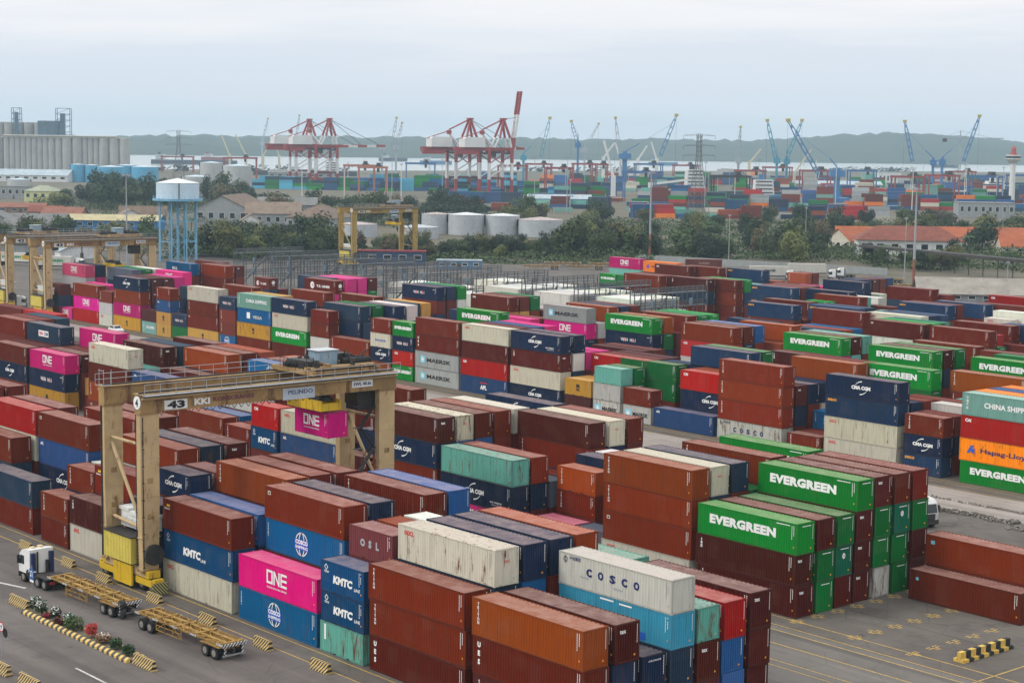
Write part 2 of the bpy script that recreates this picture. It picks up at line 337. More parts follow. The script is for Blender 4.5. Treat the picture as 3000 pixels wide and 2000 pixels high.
for x, h, r_, lc, fl, lb in ((-143.9, 1.35, .5, gd, wf, 'tall white flowering shrub nearest the blue sign'), (-142.4, 1.3, .5, gd, wf, 'second white flowering shrub from the blue sign'), (-141.3, .35, .4, rdl, None, 'low red leaved plant between the white shrubs'),
    (-140.0, 1.2, .48, gd, wf, 'third white flowering shrub from the blue sign'), (-138.6, .6, .6, brl, None, 'thin pinkish brown shrub on the island'), (-137.2, 1.25, .5, gd, wf, 'small white flowering shrub before the big green one'), (-136.2, 1.1, .8, gl, None, 'widest bright green shrub in mid island'),
    (-133.3, 1.15, .5, rdl, None, 'bright crimson shrub on the island'), (-131.2, .8, .65, brl, wf, 'brownish shrub right of the crimson one'), (-128.9, .9, .5, gd, None, 'dark spiky shrub near the island end'), (-126.7, .85, .5, gd, None, 'last dark shrub beside the near barrier')):
    shrub(x, 68.5+.15*math.sin(x*3), h, r_, lc, fl, lb)

# ------------------------------------------------------------------ road signs
galv = paint('galvanised_steel', (.36, .37, .38), .45, .12, 3, metal=.4)
blk = paint('black_rubber', (.012, .012, .013), .75, .2, 4); dkm = paint('dark_machinery', (.03, .028, .027), .6, .4, 2, rust=.2)
sg = empty('u_turn_sign', (-148.9, 70.7, .01)); tag(sg, 'blue U-turn sign on a thin post behind the truck', 'road sign')
MB().tube((0, 0, 0), (0, 0, 3.05), .035, 8).build('post', galv, sg)
b_ = MB(); b_.box(-.42, .42, -.05, -.02, 1.75, 2.75); b_.build('sign_board', paint('sign_blue', (.015, .10, .34), .4, .05), sg)
d_ = MB(); 
for a0, a1 in ((0, 180),):
    n_ = 10
    for i in range(n_):
        t0, t1 = R(a0+(a1-a0)*i/n_), R(a0+(a1-a0)*(i+1)/n_); P = [(.2*math.cos(t0), .2*math.sin(t0)), (.11*math.cos(t0), .11*math.sin(t0)), (.11*math.cos(t1), .11*math.sin(t1)), (.2*math.cos(t1), .2*math.sin(t1))]
        d_.add([(x, -.056, 2.4+z) for x, z in P], [(0, 1, 2, 3)])
d_.box(.11, .2, -.058, -.052, 2.0, 2.4); d_.box(-.2, -.11, -.058, -.052, 2.15, 2.4); d_.add([(-.32, -.056, 2.16), (.01, -.056, 2.16), (-.155, -.056, 1.95)], [(0, 1, 2)]); d_.build('arrow', white, sg)
b_ = MB(); b_.box(-.36, .36, -.05, -.02, 1.5, 1.72); b_.build('name_plate', white, sg)
b_ = MB(); b_.beam((-.75, .01, 2.35), (.75, .01, 2.6), .09, .05); b_.build('cross_bar', white, sg)
b_ = MB(); b_.tube((-.85, -.02, 2.15), (-.85, .03, 2.15), .36, 18); b_.build('round_sign_back', blk, sg)
s2 = empty('no_entry_sign', (-132.9, 60.4, .01)); tag(s2, 'round red-rimmed sign with black arrow at left edge', 'road sign')
MB().tube((0, 0, 0), (0, 0, 2.9), .04, 8).build('post', galv, s2)
MB().tube((0, -.03, 2.6), (0, -.06, 2.6), .42, 22).build('sign_rim', paint('sign_red', (.45, .02, .03), .4), s2)
MB().tube((0, -.05, 2.6), (0, -.07, 2.6), .33, 22).build('sign_face', white, s2)
b_ = MB(); b_.box(-.05, .05, -.08, -.072, 2.38, 2.65); b_.add([(-.16, -.076, 2.6), (.16, -.076, 2.6), (0, -.076, 2.84)], [(0, 1, 2)]); b_.build('arrow', blk, s2)
MB().tube((.55, .0, 2.2), (.55, .04, 2.2), .40, 20).build('round_mirror_back', blk, s2)
# ------------------------------------------------------------------ container materials
def container_mat(name, roof=False, frame=False):
    mt, n, l, b = _mat(name)
    oi = n.new('ShaderNodeObjectInfo'); t = n.new('ShaderNodeTexCoord')
    off = n.new('ShaderNodeVectorMath'); off.operation = 'MULTIPLY_ADD'
    comb = n.new('ShaderNodeCombineXYZ')
    for i in range(3): l.new(oi.outputs['Random'], comb.inputs[i])
    off.inputs[1].default_value = (91, 57, 33); l.new(comb.outputs[0], off.inputs[0]); l.new(t.outputs['Object'], off.inputs[2])
    P = off.outputs[0]
    def noise(scale, det=4, rough=.6, sx=(1, 1, 1)):
        mpp = n.new('ShaderNodeMapping'); mpp.inputs['Scale'].default_value = sx; l.new(P, mpp.inputs[0])
        z = n.new('ShaderNodeTexNoise'); z.inputs['Scale'].default_value = scale; z.inputs['Detail'].default_value = det; z.inputs['Roughness'].default_value = rough
        l.new(mpp.outputs[0], z.inputs['Vector']); return z.outputs['Fac']
    def ramp(f, a, c, lo=0., hi=1.):
        r = n.new('ShaderNodeMapRange'); r.inputs['From Min'].default_value = a; r.inputs['From Max'].default_value = c
        r.inputs['To Min'].default_value = lo; r.inputs['To Max'].default_value = hi; l.new(f, r.inputs['Value']); return r.outputs[0]
    def mix(f, a, bcol, blend='MIX'):
        m_ = n.new('ShaderNodeMix'); m_.data_type = 'RGBA'; m_.blend_type = blend
        if isinstance(f, float): m_.inputs['Factor'].default_value = f
        else: l.new(f, m_.inputs['Factor'])
        l.new(a, m_.inputs['A'])
        if isinstance(bcol, tuple): m_.inputs['B'].default_value = bcol
        else: l.new(bcol, m_.inputs['B'])
        return m_.outputs['Result']
    def mul(a, c):
        m_ = n.new('ShaderNodeMath'); m_.operation = 'MULTIPLY'; l.new(a, m_.inputs[0])
        if isinstance(c, float): m_.inputs[1].default_value = c
        else: l.new(c, m_.inputs[1])
        return m_.outputs[0]
    c = oi.outputs['Color']
    hs = n.new('ShaderNodeHueSaturation'); l.new(c, hs.inputs['Color'])
    l.new(ramp(oi.outputs['Random'], 0, 1, .8, 1.15), hs.inputs['Value'])
    hs.inputs['Saturation'].default_value = 1.06; c = hs.outputs['Color']
    # sheet-by-sheet differences and repainted panels
    pm_ = n.new('ShaderNodeVectorMath'); pm_.operation = 'DIVIDE'; pm_.inputs[1].default_value = (1.21, 50, 1.35); l.new(P, pm_.inputs[0])
    pf_ = n.new('ShaderNodeVectorMath'); pf_.operation = 'FLOOR'; l.new(pm_.outputs[0], pf_.inputs[0])
    wn_ = n.new('ShaderNodeTexWhiteNoise'); wn_.noise_dimensions = '3D'; l.new(pf_.outputs[0], wn_.inputs['Vector'])
    c = mix(ramp(wn_.outputs['Value'], .80, .9, 0, .025), c, (.40, .30, .25, 1))
    # faded chalky patches, grime
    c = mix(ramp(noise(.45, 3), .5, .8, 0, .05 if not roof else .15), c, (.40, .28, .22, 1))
    st = noise(1.6, 6, .7, (2.2, 2.2, .16))
    c = mix(ramp(st, .48, .78, 0, .42), c, (.04, .026, .02, 1))
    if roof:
        c = mix(ramp(noise(.9, 5, .7), .35, .75, .16, .36), c, (.64, .46, .39, 1))  # pale roof dust, with the sky's brightness on top put into the colour
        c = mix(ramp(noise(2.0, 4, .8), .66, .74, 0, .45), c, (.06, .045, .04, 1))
    # rust, amount carried in the object's alpha
    ru = noise(1.1, 8, .72, (1.5, 1.5, .3))
    th = n.new('ShaderNodeMath'); th.operation = 'MULTIPLY_ADD'; th.inputs[1].default_value = .3; l.new(oi.outputs['Alpha'], th.inputs[0]); l.new(ru, th.inputs[2])
    c = mix(ramp(th.outputs[0], .66, .78), c, (.13, .05, .02, 1))
    if frame: c = mix(.22, c, (.05, .032, .025, 1))
    bp_ = n.new('ShaderNodeBump'); bp_.inputs['Strength'].default_value = .55; bp_.inputs['Distance'].default_value = .06; l.new(noise(1.1, 3, .6), bp_.inputs['Height']); l.new(bp_.outputs[0], b.inputs['Normal'])
    l.new(c, b.inputs['Base Color'])
    b.inputs['Roughness'].default_value = .6 if not roof else .72; b.inputs['Specular IOR Level'].default_value = .12
    return mt
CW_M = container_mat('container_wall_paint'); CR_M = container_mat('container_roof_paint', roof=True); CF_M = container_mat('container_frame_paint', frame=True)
PAL = dict(r=(.165, .0195, .0050), ro=(.275, .052, .0125), rd=(.075, .0078, .0042), rb=(.37, .011, .008), rm=(.120, .0130, .0045),
  ev=(.002, .215, .022), gn=(.002, .135, .024), tg=(.004, .13, .07), gt=(.13, .36, .29), on=(.60, .02, .185), op=(.55, .10, .20), nv=(.0075, .019, .052), nd=(.016, .035, .065),
  ap=(.028, .068, .175), sc=(.015, .042, .10), bl=(.03, .105, .27), lb=(.075, .36, .52), co=(.002, .105, .265), km=(.004, .058, .155),
  oo=(.56, .525, .42), ow=(.62, .60, .54), ms=(.33, .34, .34), gw=(.46, .455, .415), mc=(.50, .275, .055), hl=(.80, .20, .015), cs=(.19, .37, .31),
  gy=(.10, .115, .15), br=(.15, .042, .032), pu=(.125, .022, .018))
LET = {k: paint('lettering_'+k, c, .5, .06, 3.0) for k, c in dict(white=(.80, .80, .77), red=(.62, .02, .02), navy=(.012, .02, .11), black=(.012, .012, .014),
  sky=(.20, .58, .72), orange=(.75, .32, .03), yellow=(.75, .5, .04), grey=(.35, .36, .37), green=(.0, .25, .08), blue=(.02, .10, .45), cream=(.6, .57, .47)).items()}
LK = list(LET)

# ------------------------------------------------------------------ lettering
_tc = {}
def glyphs(text, bold=0.0, sp=1.0):
    key = (text, bold, sp)
    if key in _tc: return _tc[key]
    cu = bpy.data.curves.new('t', 'FONT'); cu.body = text; cu.size = 1.0; cu.offset = bold; cu.resolution_u = 2; cu.space_character = sp
    ob = bpy.data.objects.new('t', cu); col.objects.link(ob)
    dg = bpy.context.evaluated_depsgraph_get(); me = bpy.data.meshes.new_from_object(ob.evaluated_get(dg))
    vs = [(v.co.x, v.co.y) for v in me.vertices]; fs = [tuple(p.vertices) for p in me.polygons]
    bpy.data.objects.remove(ob); bpy.data.curves.remove(cu); bpy.data.meshes.remove(me)
    if not vs: _tc[key] = ([], [], 1, 1); return _tc[key]
    x0 = min(a for a, _ in vs); x1 = max(a for a, _ in vs); y0 = min(c for _, c in vs); y1 = max(c for _, c in vs)
    _tc[key] = ([(a-(x0+x1)/2, c-(y0+y1)/2) for a, c in vs], fs, x1-x0, y1-y0)
    return _tc[key]
class Decal:
    """flat painted marks on a container: 2-d (s, z) coordinates on the long side or on the end"""
    def __init__(s, L_, H_, W_=2.438): s.m = MB(); s.e = MB(); s.L = L_; s.H = H_; s.W = W_; s.end = False; s.eps = .006
    def put(s, pts, fs, colr):
        tgt = s.e if s.end else s.m; tgt.cur = LK.index(colr)
        if s.end: vs = [(s.L+s.eps, a, z) for a, z in pts]
        else: vs = [(a, -s.eps, z) for a, z in pts]
        tgt.add(vs, fs)
    def text(s, t, x, z, h, colr='white', w_=None, bold=.02, shear=0.0, sp=1.0):
        vs, fs, gw, gh = glyphs(t, bold, sp)
        k = h/gh; kx = k if w_ is None else w_/gw
        s.put([(x+a*kx+shear*c*k, z+c*k) for a, c in vs], fs, colr)
    def stack(s, t, x, ztop, h, colr='white', gap=1.3, bold=.02):
        for i, ch in enumerate(t): s.text(ch, x, ztop-h/2-i*h*gap, h, colr, bold=bold)
    def rect(s, x0, x1, z0, z1, colr): s.put([(x0, z0), (x1, z0), (x1, z1), (x0, z1)], [(0, 1, 2, 3)], colr)
    def poly(s, pts, colr): s.put(pts, [tuple(range(len(pts)))], colr)
    def disc(s, x, z, r, colr, n=20): s.poly([(x+r*math.cos(6.2832*i/n), z+r*math.sin(6.2832*i/n)) for i in range(n)], colr)
    def arc(s, x, z, rx, rz, a0, a1, t0, t1, colr, n=14):
        P = []; F = []
        for i in range(n+1):
            q = i/n; a = R(a0+(a1-a0)*q); th = (t0+(t1-t0)*q)/2
            for k in (-th, th): P.append((x+(rx+k)*math.cos(a), z+(rz+k)*math.sin(a)))
        for i in range(n): F.append((2*i, 2*i+1, 2*i+3, 2*i+2))
        s.put(P, F, colr)
def decor(code, L_, H_):
    d = Decal(L_, H_); k40 = L_ > 8; cx = L_/2
    if code in ('tr', 'to'): d.stack('TRITON', .75, H_*.90, .24, gap=1.18, bold=.03)
    elif code == 'tx':
        d.stack('tex', .75, H_*.88, .27, gap=1.2, bold=.03); d.end = True; d.text('tex', .75, H_*.80, .30, w_=.62, bold=.03)
    elif code == 'ue': d.stack('UES', .75, H_*.86, .42, gap=1.55, bold=.06)
    elif code == 'ev':
        d.text('EVERGREEN', L_*(.46 if k40 else .5), H_*.58, H_*(.31 if k40 else .22), w_=L_*(.67 if k40 else .80), bold=.062, sp=1.07)
        d.rect(L_*.80, L_*.93, H_*.90, H_*.925, 'white'); d.end = True; d.rect(.7, 1.9, H_*.88, H_*.905, 'white')
    elif code == 'gn':
        d.end = True; d.rect(.7, 1.9, H_*.88, H_*.905, 'white')
    elif code == 'tg':
        d.end = True; d.rect(.7, 1.9, H_*.88, H_*.905, 'white'); d.arc(1.2, H_*.66, .17, .2, 0, 360, .12, .12, 'white'); d.rect(1.15, 1.25, H_*.56, H_*.76, 'white')
    elif code in ('on', 'op'):
        s_ = 1.0; h = H_*.42; z0 = H_*.40; wd = h*.80; t = h*.17; x = cx-1.62*wd
        d.rect(x, x+t, z0, z0+h, 'white'); d.rect(x+wd-t, x+wd, z0, z0+h, 'white'); d.rect(x+t, x+wd-t, z0, z0+t, 'white'); d.rect(x+t, x+wd-t, z0+h-t, z0+h, 'white')
        x += wd*1.12
        d.rect(x, x+t, z0, z0+h, 'white'); d.rect(x+wd-t, x+wd, z0, z0+h, 'white'); d.poly([(x+t, z0+h), (x+t, z0+h-t*1.7), (x+wd-t, z0), (x+wd-t, z0+t*1.7)], 'white')
        x += wd*1.12
        d.rect(x, x+t, z0, z0+h, 'white')
        for zz in (z0, z0+h/2-t/2, z0+h-t): d.rect(x+t, x+wd, zz, zz+t, 'white')
        d.text('OCEAN NETWORK EXPRESS', cx, H_*.29, H_*.055, w_=wd*3.2, bold=.02)
    elif code in ('cm', 'cx'):
        x = cx*(.98 if k40 else 1.0); wd = L_*(.26 if k40 else .52); d.text('CMA CGM', x, H_*.54, H_*.18, w_=wd, bold=.06)
        d.arc(x+wd*.08, H_*.50, wd*.42, H_*.34, 95, 160, .16, .03, 'white'); d.arc(x-wd*.08, H_*.57, wd*.42, H_*.34, 275, 340, .16, .03, 'white')
        if code == 'cx': d.text('eco container', L_*.79, H_*.30, .24, w_=2.0, bold=.02); d.text('bamboo flooring', L_*.80, H_*.19, .2, w_=1.7, bold=.0)
    elif code == 'cb':
        d.rect(cx-1.8, cx+1.8, H_*.32, H_*.66, 'white'); d.eps = .011
        d.text('CMA', cx-.9, H_*.49, H_*.2, 'red', w_=1.5, bold=.04); d.text('CGM', cx+.85, H_*.49, H_*.2, 'navy', w_=1.5, bold=.04)
    elif code == 'wh':
        wd = L_*(.30 if k40 else .5)
        for i, (ch, cl) in enumerate(zip('WAN HAI', ('white', 'red', 'white', '', 'white', 'red', 'white'))):
            if cl:
                xx = cx+(i-3)*wd/6.6
                if cl == 'red': d.text(ch, xx, H_*.52, H_*.22, 'white', bold=.09)
                d.eps = .012; d.text(ch, xx, H_*.52, H_*.20, cl, bold=.02); d.eps = .006
        d.rect(L_*.88, L_*.93, H_*.78, H_*.81, 'white')
    elif code == 'ap': d.text('APL', .95, H_*.80, .34, bold=.04)
    elif code == 'ai': d.text('APL', cx, H_*.42, H_*.26, bold=.05); d.rect(cx-.9, cx+.9, H_*.66, H_*.71, 'red')
    elif code == 'sc': d.text('seaco', 1.15, H_*.80, .36, 'orange', bold=.03)
    elif code == 'co':
        x, z = L_*.47, H_*.5
        for rr in (.95, .42): d.arc(x, z, rr, 1.02, 0, 360, .10, .10, 'white', 24)
        d.eps = .010; d.rect(x-1.05, x+1.05, z-.52, z+.42, 'blue'); d.eps = .014
        d.text('COSCO', x, z+.18, .40, w_=1.9, bold=.05); d.text('SHIPPING', x, z-.28, .28, w_=1.9, bold=.03)
        d.eps = .006; d.stack('EVHGMS', .42, H_*.86, .17, gap=1.25)
    elif code == 'km':
        x = L_*(.42 if k40 else .52); d.text('KMTC', x, H_*.46, H_*.27, w_=L_*(.25 if k40 else .44), bold=.06, shear=.12); d.text('LINE', x+L_*(.165 if k40 else .33), H_*.34, H_*.1, w_=L_*(.07 if k40 else .13), bold=.02, shear=.12)
        d.arc(.8, H_*.80, .22, .24, 0, 360, .09, .09, 'white', 4); d.rect(.5, 1.2, H_*.66, H_*.68, 'white'); d.rect(.55, 1.15, H_*.62, H_*.635, 'white')
    elif code == 'oo':
        d.text('OOCL', 1.45, H_*.80, .40, 'red', w_=1.25, bold=.04); d.end = True; d.text('OOCL', 1.2, H_*.66, .2, 'red', w_=.62, bold=.02)
    elif code in ('ms', 'mw'):
        x = L_*.18; q = .62; d.rect(x-q, x+q, H_*.5-q, H_*.5+q, 'sky'); d.eps = .011
        d.poly([(x+(.52 if i % 2 == 0 else .22)*math.sin(math.pi*i/7), H_*.5+(.52 if i % 2 == 0 else .22)*math.cos(math.pi*i/7)) for i in range(14)], 'white'); d.eps = .006
        d.text('MAERSK', L_*(.55 if k40 else .62), H_*.5, H_*.24, 'black', w_=L_*.55, bold=.03)
    elif code == 'mb':
        d.rect(L_*.38, L_*.50, H_*.90, H_*.95, 'white'); d.rect(L_*.55, L_*.66, H_*.88, H_*.93, 'white'); d.rect(L_*.70, L_*.78, H_*.05, H_*.28, 'blue')
    elif code == 'cw':
        for i, ch in enumerate('COSCO'): d.text(ch, L_*(.28+.105*i), H_*.56, H_*.25, 'navy', w_=.62, bold=.05)
        d.text('中远集团', L_*.15, H_*.87, .3, 'navy', bold=.01); d.arc(.75, H_*.8, .2, .2, 0, 360, .05, .05, 'navy'); d.rect(.72, .78, H_*.68, H_*.92, 'navy')
        d.rect(L_*.20, L_*.28, H_*.36, H_*.41, 'grey'); d.rect(L_*.50, L_*.58, H_*.28, H_*.33, 'grey')
    elif code == 'mc':
        d.text('m', cx, H_*.60, H_*.22, 'black', w_=.75, bold=.07); d.text('sc', cx, H_*.36, H_*.16, 'black', w_=.75, bold=.06)
    elif code == 'hl':
        d.text('Hapag-Lloyd', L_*.56, H_*.5, H_*.27, 'navy', w_=L_*.60, bold=.025)
        x, z = L_*.15, H_*.54
        d.poly([(x-.7, z-.5), (x-.1, z+.5), (x+.35, z+.5), (x+.1, z+.1), (x+.7, z+.1), (x+.35, z-.12), (x+.5, z-.5), (x+.05, z-.5), (x-.12, z-.2), (x-.3, z-.5)], 'blue')
    elif code == 'cs':
        d.text('CHINA SHIPPING', L_*.58, H_*.54, H_*.24, w_=L_*.62, bold=.03); d.stack('中国海运', .8, H_*.86, .34, gap=1.3, bold=.015)
    elif code in ('ca', 'ca2'): d.text('CAI', 1.1, H_*.80, .42, w_=.9, bold=.05)
    elif code == 've':
        d.text('VEGA', L_*.60, H_*.46, H_*.22, 'cream', w_=L_*.28, bold=.03); d.rect(L_*.28, L_*.38, H_*.32, H_*.74, 'white')
    elif code == 'ts':
        x = L_*(.26 if k40 else .22); d.disc(x, H_*.5, .78 if k40 else .55, 'white'); d.text('T.S. LINES', L_*.60, H_*.48, H_*.19, w_=L_*.42, bold=.05)
        d.eps = .012; d.text('TS', x+.12, H_*.5, .5, 'red', bold=.04); d.eps = .006; d.end = True; d.disc(1.2, H_*.6, .45, 'white'); d.text('T.S. LINES', 1.2, H_*.33, .16, w_=.9)
    elif code == 'rl': d.text('RCL', L_*.36, H_*.5, H_*.25, w_=L_*.21, bold=.05)
    elif code == 'kl': d.text('K', L_*.26, H_*.5, H_*.27, bold=.06); d.text('LINE', L_*.58, H_*.46, H_*.18, w_=L_*.36, bold=.04)
    elif code == 'si': d.text('SITC', L_*.36, H_*.46, H_*.25, w_=L_*.42, bold=.05, shear=.2)
    elif code == 'os':
        for i, ch in enumerate('OSL'): d.text(ch, L_*(.32+.17*i), H_*.52, H_*.26, 'grey', bold=.07)
    elif code == 'sk': d.text('SINOKOR', cx, H_*.50, H_*.14, 'blue', w_=L_*.55, bold=.03)
    elif code == 'lo': d.rect(.55, 1.0, H_*.74, H_*.86, 'cream'); d.eps = .01; d.rect(.65, .9, H_*.765, H_*.83, 'black')
    elif code == 'be': d.rect(.75, 1.35, H_*.76, H_*.84, 'yellow'); d.text('beacon', .85, H_*.70, .2, w_=.95, bold=.03)
    elif code == 'ic': d.text('icd', .95, H_*.82, .32, bold=.04)
    elif code == 'cr': d.end = True; d.text('CRONOS', 1.25, H_*.86, .13, w_=1.3, bold=.02)
    elif code == 'st': d.rect(.6, 1.05, H_*.70, H_*.82, 'sky')
    elif code == 'dt': d.disc(.95, H_*.72, .17, 'sky')
    elif code == 'so': d.rect(.6, .85, H_*.42, H_*.93, 'white')
    return (d.m, d.e)
def serial(L_, H_, dark):
    d = Decal(L_, H_); cl = 'grey' if dark else 'white'; g = random.Random(3)
    for x, z0, z1 in ((L_-.62, .50, .92), (L_-.40, .62, .92)):
        z = H_*z1
        while z > H_*z0:
            d.rect(x-.035, x+.035, z-.085, z, cl); z -= .118 if g.random() < .9 else .3
    d.rect(L_-.44, L_-.32, H_*.22, H_*.27, 'orange' if not dark else 'grey')
    d.end = True; z = H_*.93
    while z > H_*.45: d.rect(2.15, 2.21, z-.085, z, cl); z -= .118
    d.rect(1.86, 2.02, H_*.14, H_*.19, 'orange' if not dark else 'grey')
    return (d.m, d.e)

# ------------------------------------------------------------------ container shapes
W_C = 2.438
def corr(n_per, s0, s1, depth):
    """trapezoid profile along s: list of (s, offset inwards)"""
    P = []; p = (s1-s0)/n_per
    for i in range(n_per):
        a = s0+i*p
        P += [(a, 0), (a+p*.28, 0), (a+p*.5, depth), (a+p*.78, depth)]
    P.append((s1, 0)); return P
def container_meshes(L_, H_):
    z0, z1 = .15, H_-.07
    wl = MB(); e = .012
    pf = corr(int(round((L_-.3)/.30)), .15, L_-.15, .04)
    for y, sg in ((e, 1), (W_C-e, -1)):
        vs = []
        for s_, o_ in pf: vs += [(s_, y+sg*o_, z0), (s_, y+sg*o_, z1)]
        fs = [(2*i, 2*i+2, 2*i+3, 2*i+1) if sg > 0 else (2*i, 2*i+1, 2*i+3, 2*i+2) for i in range(len(pf)-1)]
        wl.add(vs, fs)
    pe = corr(9, .14, W_C-.14, .04)
    for x, sg in ((L_-e, -1), (e, 1)):
        vs = []
        for s_, o_ in pe: vs += [(x+sg*o_, s_, z0), (x+sg*o_, s_, z1)]
        fs = [(2*i, 2*i+2, 2*i+3, 2*i+1) if sg < 0 else (2*i, 2*i+1, 2*i+3, 2*i+2) for i in range(len(pe)-1)]
        wl.add(vs, fs)
    rf = MB(); pr = corr(int(round((L_-.3)/.46)), .15, L_-.15, .045)
    vs = []
    for s_, o_ in pr: vs += [(s_, .06, H_-.012-o_), (s_, W_C-.06, H_-.012-o_)]
    rf.add(vs, [(2*i, 2*i+2, 2*i+3, 2*i+1) for i in range(len(pr)-1)])
    fr = MB(); t = .14
    for x in (0, L_-t):
        for y in (0, W_C-t): fr.box(x, x+t, y, y+t, .0, H_)
    for y in (0, W_C-.07): fr.box(t, L_-t, y, y+.07, H_-.09, H_-.004); fr.box(t, L_-t, y, y+.07, .02, .16)
    for x in (0, L_-.07): fr.box(x, x+.07, t, W_C-t, H_-.11, H_-.004); fr.box(x, x+.07, t, W_C-t, .02, .16)
    for x in (-.004, L_-.174):
        for y in (-.004, W_C-.158):
            for z in (-.0, H_-.118): fr.box(x, x+.178, y, y+.162, z, z+.121)
    fr.box(t, L_-t, .07, W_C-.07, .02, .10)
    if L_ < 8:
        fr.cur = 1
        for xx in (1.9, 3.8): fr.box(xx, xx+.36, -.004, .05, .035, .145)
    return fr, wl, rf
def build_container_protos():
    P = {}
    for L_ in (12.192, 6.058):
        for H_ in (2.896, 2.591):
            fr, wl, rf = container_meshes(L_, H_)
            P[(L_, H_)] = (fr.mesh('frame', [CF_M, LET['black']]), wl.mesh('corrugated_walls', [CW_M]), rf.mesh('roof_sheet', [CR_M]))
    return P
PROTO = build_container_protos()
SER = {}
LETM = {}
LIV = dict(ca2='rm', tr='r', to='ro', tx='rd', ue='rm', r='r', ro='ro', rd='rd', rb='rb', rm='rm', ev='ev', gn='gn', tg='tg', gt='gt', on='on', op='op', cm='nv', cx='nv', cb='nd', nv='nv', nd='nd', wh='nv',
  ap='ap', ai='ap', sc='sc', bl='bl', lb='lb', co='co', km='km', oo='oo', ow='ow', ms='ms', mw='gw', mb='lb', cw='gw', mc='mc', hl='hl', cs='cs', ca='rb', ve='co', ts='rm', rl='co', kl='rb',
  si='rm', os='br', sk='oo', lo='r', be='r', ic='rm', cr='nv', st='r', dt='rm', so='gt', gy='gy', br='br', pu='pu', gw='gw', sn='sc')
RUST = dict(so=.42, cw=.10, mb=.14, gw=.22, os=.15, oo=.08, gt=.2, cs=.1, to=.06, mw=.2)
CNAME = dict(r='rust red', ro='orange brown', rd='dark maroon', rb='bright red', rm='oxblood red', ev='bright green', gn='deep green', tg='sea green', gt='pale teal', on='magenta pink', op='faded pink', nv='dark navy',
  nd='slate navy', ap='mid blue', sc='royal blue', bl='light blue', lb='sky blue', co='ocean blue', km='strong blue', oo='cream', ow='white', ms='light grey', gw='stained white', mc='mustard yellow', hl='vivid orange', cs='grey teal', gy='slate grey', br='dull brown', pu='purplish brown')
MARK = dict(ev='wide white capitals', on='big white letters', op='big white letters', cm='white arcs', cx='white arcs', cb='white name panel', wh='outlined letters', km='slanted white letters', co='white globe emblem', oo='small red letters',
  ms='black capitals', mw='black capitals', cw='spaced blue letters', mc='black stacked letters', hl='dark blue lettering', cs='tall white lettering', ts='white disc', rl='white capitals', kl='white capitals', si='slanted letters', os='three grey letters', sk='blue letters', tr='vertical white letters', to='vertical white letters',
  tx='small white name', ue='three stacked letters', ca='small white letters', ve='pale panel', so='rust streaks', ap='tiny white letters', ai='large white letters', sc='small orange letters', be='yellow patch', lo='pale sticker', mb='white capitals')
HC20 = set()
def clen(c, k20):
    return 6.058 if k20 else 12.192
ITEMS = []    # (block,row,x0,y0,z0,L,H,code,stackpos,nstack,level,nlev)
